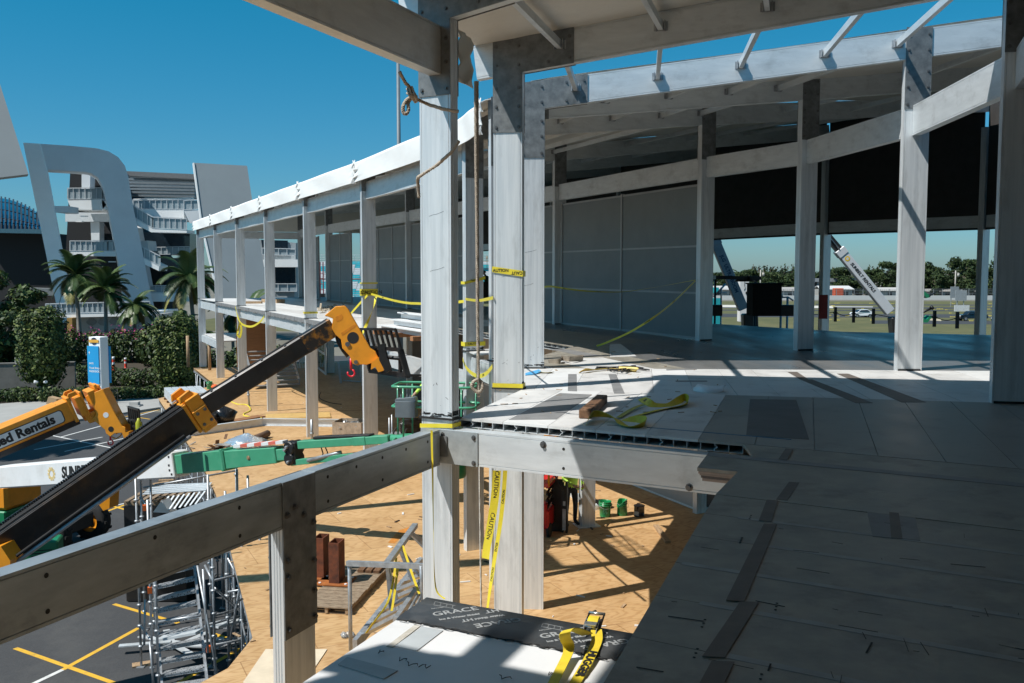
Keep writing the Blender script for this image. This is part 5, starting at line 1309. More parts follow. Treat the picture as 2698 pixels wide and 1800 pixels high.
# ------------------------------------------------------------------ people
SKIN = mat('skin', (.42, .25, .17), .55, 0, .05)
HIVIS = mat('hi_vis_lime', (.50, .78, .10), .6, 0, .06, 8, bump=.1)
DNAVY = mat('dark_trousers', (.018, .02, .026), .8, 0, .2, 10)
BLKC = mat('black_clothing', (.012, .013, .014), .8, 0, .2, 10)
def person(name_loc, label, J, rad, mats, faces, helmet=None, hair=None, rz=0.0):
    """J: joints (local, metres), rad: radius per joint; faces(p) -> material index"""
    t = thing('person', name_loc, label, 'person', rz=rz)
    names = list(J); idx = {k: i for i, k in enumerate(names)}
    E = [('pelvis', 'waist'), ('waist', 'chest'), ('chest', 'neck'), ('neck', 'chin'), ('chin', 'head'), ('head', 'crown')]
    for s in 'LR':
        E += [('pelvis', 'hip' + s), ('hip' + s, 'knee' + s), ('knee' + s, 'ankle' + s), ('ankle' + s, 'toe' + s),
              ('chest', 'sho' + s), ('sho' + s, 'elb' + s), ('elb' + s, 'wri' + s), ('wri' + s, 'palm' + s)]
        for k in range(5): E += [('palm' + s, 'f%d%s' % (k, s)), ('f%d%s' % (k, s), 'g%d%s' % (k, s))]
    for s in 'LR':
        w_, e_ = V(J['wri' + s]), V(J['elb' + s]); d = (w_ - e_).normalized(); sd_ = d.cross(V((0, 1, 0)) if abs(d.y) < .9 else Z).normalized(); cu = sd_.cross(d)
        J['palm' + s] = w_ + d*.06; rad['palm' + s] = .027
        for k in range(5):
            sp = (-.030 + .018*k) if k < 4 else .045; ln = (.075, .09, .085, .065, .03)[k]
            J['f%d%s' % (k, s)] = w_ + d*(.11 if k < 4 else .07) + sd_*sp; J['g%d%s' % (k, s)] = w_ + d*(.11 + ln*.6) + sd_*(sp*1.05 + (.01 if k == 4 else 0)) + cu*(.03 + .01*k)
            rad['f%d%s' % (k, s)] = .0095; rad['g%d%s' % (k, s)] = .008
    names = list(J); idx = {k: i for i, k in enumerate(names)}
    me = bpy.data.meshes.new('body'); me.from_pydata([V(J[k]) for k in names], [(idx[a], idx[c2]) for a, c2 in E], [])
    o = bpy.data.objects.new('body', me); col.objects.link(o)
    sk = o.modifiers.new('skin', 'SKIN'); sk.use_smooth_shade = True
    for k in names:
        r_ = rad.get(k, .05); r_ = r_ if isinstance(r_, tuple) else (r_, r_); me.skin_vertices[0].data[idx[k]].radius = r_
    me.skin_vertices[0].data[idx['pelvis']].use_root = True
    o.modifiers.new('sub', 'SUBSURF').levels = 2; o.modifiers['sub'].render_levels = 2
    dg = bpy.context.evaluated_depsgraph_get(); m2 = bpy.data.meshes.new_from_object(o.evaluated_get(dg)); bpy.data.objects.remove(o)
    m2.name = 'body'
    # a nose, brow and ears pushed out of the head
    hd = V(J['head'])
    for v in m2.vertices:
        q = v.co - hd
        if abs(q.x) < .018 and q.y < -.06 and -.05 < q.z < .01: v.co.y -= .022
        if abs(q.y) < .02 and abs(q.x) > .06 and -.04 < q.z < .03: v.co.x += .014*(1 if q.x > 0 else -1)
    m2.materials.clear()
    for m_ in mats: m2.materials.append(m_)
    for p in m2.polygons: p.material_index = faces(p.center); p.use_smooth = True
    bo_ = bpy.data.objects.new('body', m2); col.objects.link(bo_); bo_.parent = t
    if helmet is not None:
        b = MB(); c = V(J['crown']) - Z*.075; b.lathe(c, [(.150, -.01), (.155, .0), (.13, .012), (.122, .05), (.10, .095), (.05, .125), (0, .13)], 18); b.build('helmet', helmet, t, local=True)
    if hair is not None:
        b = MB(); c = V(J['crown']) - Z*.07; b.lathe(c + V((0, .012, 0)), [(.094, -.03), (.098, .02), (.08, .07), (.04, .095), (0, .10)], 14); b.build('hair', hair, t, local=True)
    return t
def joints(lean=0.0, armL=None, armR=None, head=(0, 0)):
    ly = -lean
    J = dict(pelvis=(0, 0, .95), waist=(0, ly*.3, 1.10), chest=(0, ly*.8, 1.34), neck=(0, ly, 1.48), chin=(head[0]*.4, ly*1.1 - .01 + head[1]*.4, 1.55), head=(head[0]*.8, ly*1.2 - .02 + head[1]*.8, 1.62), crown=(head[0], ly*1.25 + head[1], 1.74))
    rad = dict(pelvis=(.165, .12), waist=(.15, .105), chest=(.175, .115), neck=.055, chin=(.062, .068), head=(.074, .092), crown=(.055, .065))
    for s, sg in (('L', -1), ('R', 1)):
        J['hip' + s] = (.10*sg, 0, .88); J['knee' + s] = (.12*sg, -.03, .50); J['ankle' + s] = (.13*sg, .02, .09); J['toe' + s] = (.15*sg, -.16, .04)
        rad['hip' + s] = .095; rad['knee' + s] = .065; rad['ankle' + s] = .048; rad['toe' + s] = (.045, .032)
        J['sho' + s] = (.19*sg, ly*.85, 1.40); rad['sho' + s] = .066; rad['elb' + s] = .046; rad['wri' + s] = .032
        a = armL if s == 'L' else armR
        J['elb' + s] = a[0] if a else (.25*sg, ly*.6 + .03, 1.12); J['wri' + s] = a[1] if a else (.24*sg, ly*.4 - .08, .88)
    return {k: V(v) for k, v in J.items()}, rad
def dress(p):
    if p.z > 1.50: return 2
    if abs(p.x) > .2 and p.z < .93: return 2
    if p.z > .92: return 0
    return 1
J_, r_ = joints(.10, ((-.26, -.10, 1.16), (-.12, -.36, 1.05)), ((.27, -.08, 1.15), (.12, -.36, 1.04)), (0, -.05))
def dress2(p): return 2 if (p.z > 1.52 or (p.y < -.37 and p.z > 1.0)) else (0 if p.z > .95 else 1)
person(xyz(on(1503, 1384, L1), L1), 'worker in lime hi-vis top and dark trousers bending over a black panel on the plywood', J_, r_, [HIVIS, DNAVY, SKIN], dress2, WHITEP, rz=.45)
J_, r_ = joints(.06, ((-.30, -.16, 1.20), (-.36, -.40, 1.02)), ((.28, -.10, 1.18), (.20, -.38, 1.06)))
person(xyz(bc + bx*.05 + by*.05, zf), 'worker in lime hi-vis sleeves standing in the green lift basket', J_, r_, [HIVIS, DNAVY, SKIN], dress2, mat('lime_helmet', (.45, .6, .05), .4), rz=-.5)
J_, r_ = joints(.16, ((-.22, -.22, 1.18), (-.10, -.42, 1.08)), ((.24, -.2, 1.16), (.10, -.42, 1.06)), (0, -.08))
wk = at(1285, 790, 56.0); person(xyz(wk, 0), 'dark clothed worker bent over a black box far inside the upper deck', J_, r_, [mat('dark_green_top', (.02, .05, .022), .8), BLKC, SKIN], dress2, BLKC, rz=-.9)
b = MB(); q = xyz(wk + V((-.22, -.85, 0)), 0); b.box(q + Z*.55, (.62, .6, 1.06)); b.box(q + Z*1.1, (.68, .66, .05)); b.box(q + Z*.03, (.5, .5, .06)); tag(b.build('job_box', BLACK), 'black job box before the worker far inside the upper deck', 'box')

# ------------------------------------------------------------------ lower level, near the red lift
bxp = on(1468, 1400, L1)
pn = thing('metal_panel', xyz(bxp, L1), 'upright narrow black metal panel standing before the hi-vis worker', 'panel', rz=-.35)  # stands for a plain upright black metal panel
b = MB(); b.box((0, 0, .62), (.26, .06, 1.24)); b.box((.15, -.05, .60), (.05, .10, 1.18)); b.box((.24, -.03, .60), (.04, .12, 1.2)); b.box((.19, -.09, .62), (.06, .02, 1.0)); b.build('body', BLACK, pn, .006, local=True)
b = MB(); b.box((.20, -.105, .70), (.06, .012, .10)); b.box((.20, -.105, .32), (.08, .012, .5)); b.build('latch_plate', STEELG, pn, local=True)
b = MB(); b.tube([(-.12, -.1, 1.5), (.05, -.16, 1.25), (.2, -.2, 1.02)], .016, 6); b.build('handle_bar', BLACK, pn, local=True)
def bucket(label, p, m_, dent=0.0, rz=0.0, logo=True):
    t = thing('bucket', xyz(p, L1), label, 'bucket', 'buckets on the plywood', rz=rz)
    b = MB(); b.lathe((0, 0, 0), [(0, .002), (.125, .002), (.130, .02), (.146, .28), (.160, .285), (.160, .30), (.148, .302), (.149, .325), (.160, .33), (.160, .345), (.149, .347), (.152, .375), (.158, .38), (.158, .39), (.148, .39), (.145, .37), (.126, .03), (0, .025)], 30)
    o = b.build('shell', m_, t, local=True)
    if dent:
        for v in o.data.vertices:
            if v.co.z > .1: k = (v.co.z - .1)/.3; v.co.x += dent*k*math.sin(v.co.y*9)*.6; v.co.z -= dent*k*.5*(v.co.x/.15)**2*(1 if v.co.x < 0 else .2)
    b = MB(); b.tube([(.158*math.cos(a), .158*math.sin(a), .315 - .10*math.sin(max(0, (a - 3.3))*1.0)) for a in [3.2 + k*.31 for k in range(10)]], .004, 5); b.build('handle', STEELG, t, local=True)
    if logo:
        pa = mat('pale_green_print_' + str(len(MAT)), (.12, .30, .20), .5)
        b = MB()
        for k in range(6):
            a0, a1 = R(30 + 60*k), R(90 + 60*k)
            def hx(a, s=.058): x = s*math.cos(a); z = .15 + s*math.sin(a); rr = .1285 + .055*(z/.3)*.33 + .006; th = x/rr - math.pi/2; return V((rr*math.cos(th), rr*math.sin(th), z))
            b.tube([hx(a0), lerp(hx(a0), hx(a1), .5)*1.01, hx(a1)], .003, 4)
        b.build('hexagon_print', pa, t, local=True)
        text_mesh('LE', 'lettering', .055, pa, None, .0008, (0, -.142, .15), (1, 0, 0), (0, 0, 1)).parent = t
    return t
GRB = mat('green_bucket', (.012, .25, .085), .35, 0, .08, 6, coat=.2)
bucket('green bucket with ribbed rim and hexagon print, left of the two', on(1594, 1361, L1), GRB)
bucket('dented green bucket with hexagon print, beside black paint can', on(1639, 1357, L1), GRB, .16, .5)
t = thing('paint_can', xyz(on(1684, 1360, L1), L1), 'black lidded paint can with pale label on plywood', 'paint can')
b = MB(); b.lathe((0, 0, 0), [(0, 0), (.128, 0), (.135, .012), (.135, .03), (.131, .035), (.131, .25), (.138, .26), (.138, .275), (.12, .275), (.115, .262), (0, .262)], 28); b.build('can', mat('black_can', (.012, .012, .016), .2, .2, .2, 8, coat=.5), t, local=True)
b = MB(); b.prism([(.134*math.cos(a), .134*math.sin(a), .04) for a in [R(200 + 8*k) for k in range(8)]] + [(.128*math.cos(a), .128*math.sin(a), .04) for a in [R(256 - 8*k) for k in range(8)]], (0, 0, .10)); b.build('label_paper', mat('paper_label', (.35, .36, .36), .6), t, local=True)
# short column stub in the sun, black bag behind
b = MB(); p = on(1546, 1385, L1); profile(b, xyz(p, L1 + .02), xyz(p, -.55), .34, .22, n2((.9, .3))); b.box(xyz(p, L1 + .012), (.55, .45, .024), .3); tag(b.build('support_post', ALU), 'short aluminium post under the deck beam between worker and green buckets', 'post')
bg_ = MB(); p = xyz(on(1580, 1345, L1) + V((.0, .5, 0)), L1)
for k in range(6): bg_.lathe(p + V((rnd.uniform(-.3, .3), rnd.uniform(-.2, .2), 0)), [(0, 0), (.2, .02), (.22, .08), (.12, .16), (0, .18)], 9)
tag(bg_.build('black_bag', BAG), 'low black bag lying behind the green buckets', 'bag')
b = MB(); p0, p1 = on(1500, 1300, L1), on(1570, 1345, L1); b.beam(xyz(p0, L1 + .04), xyz(p1, L1 + .04), .25, .08); b.beam(xyz(p0, L1 + .1) + V((.3, .1, 0)), xyz(p1, L1 + .1), .12, .06); tag(b.build('metal_channel', ALUH), 'grey metal channels lying on plywood behind short post', 'channel')
b = MB(); p0, p1 = on(1728, 1388, L1), on(1760, 1432, L1); b.beam(xyz(p0, L1 + .03), xyz(p1, L1 + .03), .12, .05); tag(b.build('plank', PALEWOOD), 'short plank lying in the deck shade near paint can', 'plank')
# a lift basket raised high outside the picture: it throws the barred shadow on the plywood
hb = thing('boom_lift', (-22, 12.5, GZ), 'boom lift outside the picture whose raised basket shades the plywood', 'boom lift')
c = V((-6.7, 15.5, 7.9)); bx_, by_ = n2((.95, .3)), n2((-.3, .95)); b = MB()
cs4 = [c + bx_*sx*1.2 + by_*sy*.5 for sx, sy in ((-1, -1.7), (1, -1.7), (1, 1.7), (-1, 1.7))]
for z in (0, .4, .8, 1.25):
    for i in range(4): b.tube([cs4[i] + Z*z, cs4[(i + 1) % 4] + Z*z], .03, 6)
for i in range(4):
    for t_ in (0, .2, .4, .6, .8): q = lerp(cs4[i], cs4[(i + 1) % 4], t_); b.tube([q, q + Z*1.25], .025, 6)
b.build('basket_rails', GREENP, hb); b = MB(); b.prism([lerp(c, q, .9) - Z*.06 for q in cs4[:1] + [lerp(cs4[0], cs4[1], .5), lerp(cs4[3], cs4[2], .5)] + cs4[3:]], Z*.05); b.build('basket_floor', BLACK, hb)
b = MB(); b.beam(c - bx_*1.2 + Z*.3, V((-22, 12.5, 5)), .4, .5); b.build('boom', WHITEP, hb); b = MB(); b.beam(V((-22, 12.5, 5)), V((-22, 12.5, GZ + 1.3)), .7, .7, up=V((0, 1, 0))); b.box((-22, 12.5, GZ + 1), (4, 2, .7)); b.build('chassis', GREENP, hb)
for sx in (-1.3, 1.3):
    for sy in (-1, 1): wheel(hb, (-22 + sx, 12.5 + sy, GZ + .62), (0, 1, 0), .62, .4)
# ------------------------------------------------------------------ pallet with rusty columns
pp = on(830, 1566, L1), on(920, 1622, L1), on(1032, 1500, L1), on(905, 1442 + 18, L1)
po_, py = xyz(pp[1], L1), n2(pp[2] - pp[1]); px = V((-py.y, py.x, 0))
plt = thing('pallet', po_, 'weathered wooden pallet under rusty steel posts on plywood', 'pallet')
Lx, Ly = .85, (pp[2] - pp[1]).length
b = MB(); 
for k in range(3): b.beam(po_ + px*(.05 + k*(Lx - .1)/2) + Z*.065, po_ + px*(.05 + k*(Lx - .1)/2) + py*Ly + Z*.065, .05, .10)
b.build('stringers', PALEWOOD, plt)
PW2 = mat('grey_pallet_wood', (.33, .25, .17), .8, 0, 0, 5, c2=(.15, .10, .06), stretch=(2, 5, 5), bump=.3)
b = MB(); nb_ = int(Ly/.17)
for k in range(nb_):
    q = po_ + py*(.06 + k*.17); b.beam(q - px*.02*rnd.random() + Z*(.128 + .004*rnd.random()), q + px*(Lx + .03*rnd.random()) + Z*.13, .155, .022)
for k in range(3): q = po_ + py*(.08 + k*(Ly - .16)/2); b.beam(q + Z*.012, q + px*Lx + Z*.012, .10, .02)
b.build('slats', PW2, plt)
for lab, (u, v), (ut, vt) in (('hollow rusty steel post on base plate, nearer one on the pallet', (888, 1530), (884, 1440)), ('hollow rusty steel post, farther one at the back of the pallet', (848, 1515), (843, 1427))):
    zt = L1 + .14; p = on(u, v, zt + .03); t = thing('steel_post', xyz(p, zt), lab, 'post', 'rusty posts on the pallet')
    b = MB(); h_ = (EYE - (vt - 716.5)*p.y/2480) - zt; a, c2, wl = .10, .17, .018
    for s in (-1, 1):
        e1, e2 = px*(s*(a - wl/2)), py*(s*(c2 - wl/2)); b.beam(p + e1, p + e1 + Z*h_, 2*c2, wl, up=px); b.beam(p + e2, p + e2 + Z*h_, 2*(a - wl), wl, up=py)
    b.build('tube', RUST, t)
    b = MB(); b.beam(p - px*.30 - Z*.008, p + px*.34 - Z*.008, .55, .02); b.build('base_plate', mat('orange_rust_%d' % len(MAT), (.42, .13, .02), .8, 0, 0, 6, c2=(.20, .06, .015)), t)
    b = MB()
    for sx in (-.24, .27):
        for sy in (-.2, .2): b.cyl(p + px*sx + py*sy + Z*.002, p + px*sx + py*sy + Z*.02, .025, n=8)
    b.build('bolts', WHITEP, t)
b = MB()
for k in range(3): q = po_ + px*(.1 + .16*k) + py*(Ly*.72) + Z*.17; b.beam(q, q + py*.5 + Z*.02, .12, .05, mi=0)
tag(b.build('scrap_boards', WOOD), 'dark scrap boards at the back of the pallet', 'boards')

# ------------------------------------------------------------------ aluminium stair truss standing on the plywood
tr = thing('stair_frame', xyz(on(930, 1725, L1), L1), 'grey aluminium stair frame with trussed handrail and end hoop, lashed with yellow straps', 'stair frame')
TY = 13.6
def T(u, v, Y): return at(u, v, Y)
b = MB()
gl0, gl1 = T(921, 1488, 13.4), T(924, 1712, 13.7)
for a, c2, r_ in ((gl0, gl1, .03), (T(1110, 1490, 12.8), T(1114, 1590, 12.9), .03)): b.tube([a, c2], r_, 8)
b.beam(T(915, 1484, 13.4), T(1118, 1492, 12.8), .07, .07)
b.build('end_hoop', STEELG, tr)
b = MB()
r0, r1 = T(1018, 1488, 13.1), T(1094, 1384, 15.6)
b.beam(r0, r1, .09, .07); ho_ = b.build('handrail', STEELG, tr)
b = MB(); s0, s1 = T(935, 1700, 13.2), T(1110, 1480, 16.2)
b.beam(s0, s1, .07, .16); sB0, sB1 = T(1042, 1642, 12.4), T(1160, 1470, 15.4); b.beam(sB0, sB1, .07, .16); b.build('stringer', STEELG, tr)
b = MB()
for k in range(6):
    a = lerp(r0, r1, (k//2)/2.6 + .02); f_ = lerp(s0, s1, .30 + .17*k - (.08 if k % 2 else 0)) + (sB0 - s0)*.35
    MB().beam(a, f_, .05, .05).build('truss_bar', STEELG, tr)
for k in range(7):
    t_ = .12 + k*.125; a, c2 = lerp(s0, s1, t_), lerp(sB0, sB1, t_); b = MB(); b.beam(a, c2, .24, .05); b.build('tread', STEELG, tr)
b = MB()
for k in range(4): b.tube([T(1060 + 14*k, 1640, 12.2), T(1108 + 10*k, 1555, 13.4)], .022, 6)
b.build('loose_tubes', STEELG, tr)
b = MB()
for P in ([T(1061, 1438, 14.1), T(1085, 1510, 13.5), T(1105, 1565, 13.0)], [T(1044, 1470, 13.8), T(1036, 1530, 13.4), T(1020, 1590, 13.1), T(985, 1640, 13.0), T(965, 1668, 13.0)], [T(1050, 1480, 13.6), T(1040, 1560, 13.2), T(1032, 1610, 12.9)]): b.ribbon(cr(P, 6), V((.016, .010, 0)), .004)
b.build('lashing_straps', YSTRAP, tr)
b = MB(); p = on(917, 1680, L1); 
for k in range(5): b.lathe(xyz(p, L1) + V((rnd.uniform(-.12, .12), rnd.uniform(-.05, .05), .01)), [(0, 0), (.05, .0), (.06, .03), (.03, .07), (0, .08)], 8)
tag(b.build('crumpled_bottle', PLAST), 'crumpled white plastic bottle on plywood beside stair frame', 'bottle')
b = MB(); P = [on(u, v, L1 + .004) for u, v in ((640, 1800), (700, 1712), (862, 1712), (830, 1760), (780, 1850))]; b.prism(P, Z*.012); tag(b.build('pale_plywood_sheet', mat('pale_plywood', (.62, .52, .38), .7, 0, .1, 3)), 'pale plywood sheet at the platform corner by the scaffold stair', 'plywood sheet')
b = MB(); b.poly([on(u, v, L1 + .003) for u, v in ((1022, 1430), (1052, 1397), (1090, 1385), (1095, 1392), (1060, 1412), (1040, 1432))]); tag(b.build('rust_stain', mat('stain_orange', (.50, .19, .03), .7, 0, .2, 6)), 'orange stain on the plywood behind stair frame', kind='structure')

# ------------------------------------------------------------------ yard side of the platform: piles of material
def pile(name, label, cat, parts, loc):
    t = thing(name, loc, label, cat)
    for nm, mb, m_ in parts: mb.build(nm, m_, t)
    return t
b = MB(); p0, p1 = on(408, 1182 - 0, L1), 0
# stack of grey channels on timbers, far left of the platform
q0 = on(505, 1058, L1); fx = n2(FSTEP); fy = V((-fx.y, fx.x, 0))
b, w_ = MB(), MB()
for lv in range(4):
    for k in range(5): b.beam(xyz(q0 - fy*(.9 - .34*k), L1 + .16 + .11*lv) - fx*1.6, xyz(q0 - fy*(.9 - .34*k), L1 + .16 + .11*lv) + fx*(1.6 - .12*lv), .30, .09)
for k in (-1.2, 0, 1.2): w_.beam(xyz(q0 - fy*1.1, L1 + .05) + fx*k, xyz(q0 + fy*.7, L1 + .05) + fx*k, .12, .10)
pile('channel_stack', 'stack of pale grey metal channels on timbers at the platform edge', 'stack', [('channels', b, ALUH), ('bearers', w_, WOOD)], q0)
bucket('green bucket with orange rag at the platform edge beside channel stack', on(552, 1025, L1), GRB, logo=False)
b = MB(); p = on(566, 1019, L1 + .36); b.lathe(p, [(0, -.1), (.16, -.06), (.2, 0), (.12, .09), (0, .12)], 8); tag(b.build('orange_rag', mat('orange_rag', (.8, .12, .02), .7)), 'bright orange rag on the green bucket at the platform edge', 'rag')
# rubbish bags
for lab, (u, v), s in (('shiny black rubbish bag, larger and right one of the pair', (588, 1118), .58), ('shiny black rubbish bag, smaller one tucked behind the orange collar', (553, 1122), .46)):
    p = xyz(on(u, v, L1), L1); b = MB(); r2 = random.Random(int(u)); n = 16; vv, ff = [], []
    for i in range(11):
        ph = math.pi*i/10
        for k in range(n):
            th = 2*math.pi*k/n; rr = s*(.78 + .22*r2.random())*(1 + .12*math.sin(3*th + i)); vv.append(p + V((rr*math.sin(ph)*math.cos(th), rr*math.sin(ph)*math.sin(th)*.8, s*.62 - s*.62*math.cos(ph)*(1.0 if i < 10 else 1.15))))
    for i in range(10):
        for k in range(n): ff.append((i*n + k, i*n + (k+1) % n, (i+1)*n + (k+1) % n, (i+1)*n + k))
    b.add(vv, ff, 0, True); b.cyl(p + Z*s*1.25, p + Z*(s*1.25 + .1), .05, .09, 7)
    tag(b.build('rubbish_bag', BAG), lab, 'rubbish bag', 'rubbish bags on the plywood')
# long bent aluminium beam lying on the deck
b = MB(); a0, a1, a2 = on(497, 1150, L1), on(692, 1122, L1), on(925, 1125, L1)
for p, q in ((a0, a1), (a1, a2)): 
    d = (q - p).normalized(); s_ = d.cross(Z); b.beam(xyz(p, L1 + .14), xyz(q, L1 + .14), .02, .28); 
    for zz in (L1 + .015, L1 + .29): b.beam(xyz(p, zz), xyz(q, zz), .16, .02)
tag(b.build('aluminium_rail', ALUH), 'long bent aluminium rail lying across the plywood behind green boom', 'rail')
b = MB(); b.beam(*[xyz(on(u, v, L1), L1 + .04) for u, v in ((610, 1112), (690, 1098))], .5, .03); tag(b.build('brown_board', mat('brown_board', (.26, .12, .05), .7, 0, .2, 4)), 'brown board flat on plywood beside the rubbish bags', 'board')
b = MB(); b.prism([xyz(on(u, v, L1), L1 + .01) for u, v in ((700, 1094), (868, 1088), (872, 1102), (700, 1106))], Z*.04); tag(b.build('yellow_pine_board', mat('yellow_pine', (.55, .36, .13), .6, 0, .15, 5)), 'yellow pine board lying behind the aluminium rail', 'board')
for lab, (u, v), (u2, v2) in (('thin grey prop leaning at the foot of far column in the yard', (657, 1070), (652, 1012)), ('thin steel prop clamped on column behind the green boom', (822, 1180), (821, 1105))):
    p, q = on(u, v, L1), 0; q = at(u2, v2, p.y); b = MB(); b.tube([xyz(p, L1), q], .045, 8); b.box(xyz(p, L1 + .01), (.16, .16, .02)); b.lathe(lerp(p, q, .5), [(.045, -.04), (.07, -.03), (.07, .03), (.045, .04)], 8); tag(b.build('steel_prop', STEELG), lab, 'prop')
# rubble heap with clear plastic
p = xyz(on(610, 1180, L1), L1); r2 = random.Random(4); b, c_, w_ = MB(), MB(), MB()
for k in range(34):
    q = p + V((r2.gauss(-.2, .5), r2.gauss(.1, .35), r2.random()*.18)); d = V((r2.uniform(-1, 1), r2.uniform(-1, 1), r2.uniform(-.3, .4))).normalized()
    (b if k % 3 else w_).beam(q, q + d*r2.uniform(.2, .6), r2.uniform(.04, .22), r2.uniform(.01, .03))
n = 14; vv, ff = [], []
for i in range(8):
    for k in range(n):
        th = 2*math.pi*k/n; rr = .55*math.sin(math.pi*(i + .4)/9.5)*(.75 + .5*r2.random()); vv.append(p + V((.55 + rr*math.cos(th)*1.3, -.15 + rr*math.sin(th)*.8, max(.0, .48 - .09*i + .07*r2.random()))))
for i in range(7):
    for k in range(n): ff.append((i*n + k, i*n + (k+1) % n, (i+1)*n + (k+1) % n, (i+1)*n + k))
c_.add(vv, ff, 0, True)
pile('rubble_heap', 'heap of metal and board offcuts with crumpled clear plastic on plywood', 'rubble', [('offcuts', b, mat('offcut_metal', (.30, .29, .27), .5, .2, .3, 6)), ('wood_offcuts', w_, WOOD), ('plastic_sheet', c_, PLAST)], p)
b = MB(); b.tube([xyz(on(672, 1166, L1), L1 + .14), xyz(on(705, 1152, L1), L1 + .14)], .13, 8); tag(b.build('cardboard_tube', mat('brown_tube', (.12, .07, .045), .8)), 'dark brown cardboard tube beside the rubble heap', 'tube')
b = MB(); r2 = random.Random(31)      # offcuts, wraps and dust scattered over the plywood
for k in range(150):
    u, v = r2.uniform(560, 1700), r2.uniform(1040, 1700); p = on(u, v, L1)
    if p.x < -9 + (27 - p.y)*.3 and p.y < 45: continue
    d = V((r2.uniform(-1, 1), r2.uniform(-1, 1), 0)).normalized(); b.beam(xyz(p, L1 + .012), xyz(p, L1 + .012) + d*r2.uniform(.03, .22), r2.uniform(.012, .05), .016, mi=r2.choice([0, 0, 1, 2]))
tag(b.build('plywood_debris', [PALEWOOD, WHITEP, BLACK]), 'small offcuts and scraps scattered over the plywood', 'debris', kind='stuff')
# crate of clamps
p = xyz(on(926, 1145, L1), L1); ct = thing('crate', p, 'open wooden crate of grey clamps on plywood behind green jib', 'crate', rz=-.15)
b = MB(); 
for (cx_, cy_, sx, sy) in ((-.55, 0, .03, 1.0), (.55, 0, .03, 1.0), (0, -.5, 1.1, .03), (0, .5, 1.1, .03)): b.box((cx_, cy_, .28), (sx, sy, .5))
b.box((0, 0, .04), (1.06, .96, .03)); b.build('crate_sides', mat('weathered_crate', (.34, .27, .20), .8, 0, .3, 7), ct, local=True)
b = MB(); r2 = random.Random(9)
for k in range(50): q = V((r2.uniform(-.45, .45), r2.uniform(-.4, .4), .36 + .1*r2.random())); d = V((r2.uniform(-1, 1), r2.uniform(-1, 1), r2.uniform(-.4, .4))).normalized(); b.beam(q, q + d*.16, .05, .05)
tag(b.build('clamps', STEELG, ct, local=True))
# welding machine and frame near the basket
p = xyz(on(1090, 1135, L1 + 1.0), 0); p.z = L1 + .95
wt = thing('welding_set', xyz(p, L1), 'black welding set in a bag on metal trolley beside green basket', 'welding set')
b = MB(); n = 14; vv, ff = [], []
b.beam(p + V((-.45, 0, .15)), p + V((.35, .25, .15)), .5, .5); b.build('bag', BAG, wt, .12)
b = MB(); b.ribbon(cr([p + V((-.5, -.1, .38)), p + V((-.35, -.1, .44)), p + V((-.1, .1, .44)), p + V((.1, .2, .42))], 5), V((.02, .03, 0)), .012); b.tube(cr([p + V((-.5, -.2, .2)), p + V((-.62, -.2, .0)), p + V((-.5, -.2, -.2)), p + V((-.3, -.2, -.1)), p + V((-.2, -.2, .15))], 5), .03, 6); b.build('cables', RUBBER, wt)
b = MB()
for sx in (-.75, .45):
    for sy in (-.2, .45): b.tube([xyz(p + V((sx, sy, 0)), L1), xyz(p + V((sx, sy, 0)), p.z - .05 + (.55 if sx < 0 else 0))], .028, 6)
for z in (L1 + .3, p.z - .1): 
    b.beam(xyz(p, z) + V((-.75, -.2, 0)), xyz(p, z) + V((.45, -.2, 0)), .05, .05); b.beam(xyz(p, z) + V((-.75, .45, 0)), xyz(p, z) + V((.45, .45, 0)), .05, .05); b.beam(xyz(p, z) + V((-.75, -.2, 0)), xyz(p, z) + V((-.75, .45, 0)), .05, .05)
b.beam(xyz(p, p.z - .07) + V((-.15, -.2, 0)), xyz(p, p.z - .07) + V((-.15, .45, 0)), 1.1, .03); b.beam(xyz(p, L1 + .35) + V((-.75, -.2, 0)), xyz(p, p.z - .1) + V((-.2, -.2, 0)), .05, .05)
b.build('trolley', STEELG, wt)
# yellow hose scribble on the plywood
tag(MB().tube(cr([xyz(on(u, v, L1), L1 + .02) for u, v in ((600, 1055), (625, 1066), (650, 1068), (660, 1082), (642, 1092), (650, 1098), (690, 1102))], 5), .03, 5).build('yellow_hose', YELT), 'thin yellow hose snaking over plywood near the rubbish bags', 'hose')
for lab, pts in (('loose thin black cable curling over the plywood by shade edge', ((845, 1035), (842, 1050), (870, 1062), (900, 1066))), ):
    tag(MB().tube(cr([xyz(on(u, v, L1), L1 + .015) for u, v in pts], 5), .018, 5).build('cable', RUBBER), lab, 'cable')
for (p, q) in (((642, 1038), (800, 1033)), ((686, 1092), (960, 1080)), ((660, 1070), (800, 1066))):
    b = MB(); b.beam(xyz(on(*p, L1), L1 + .003), xyz(on(*q, L1), L1 + .003), .035, .004); b.build('sheet_joint', DARKM, plat)

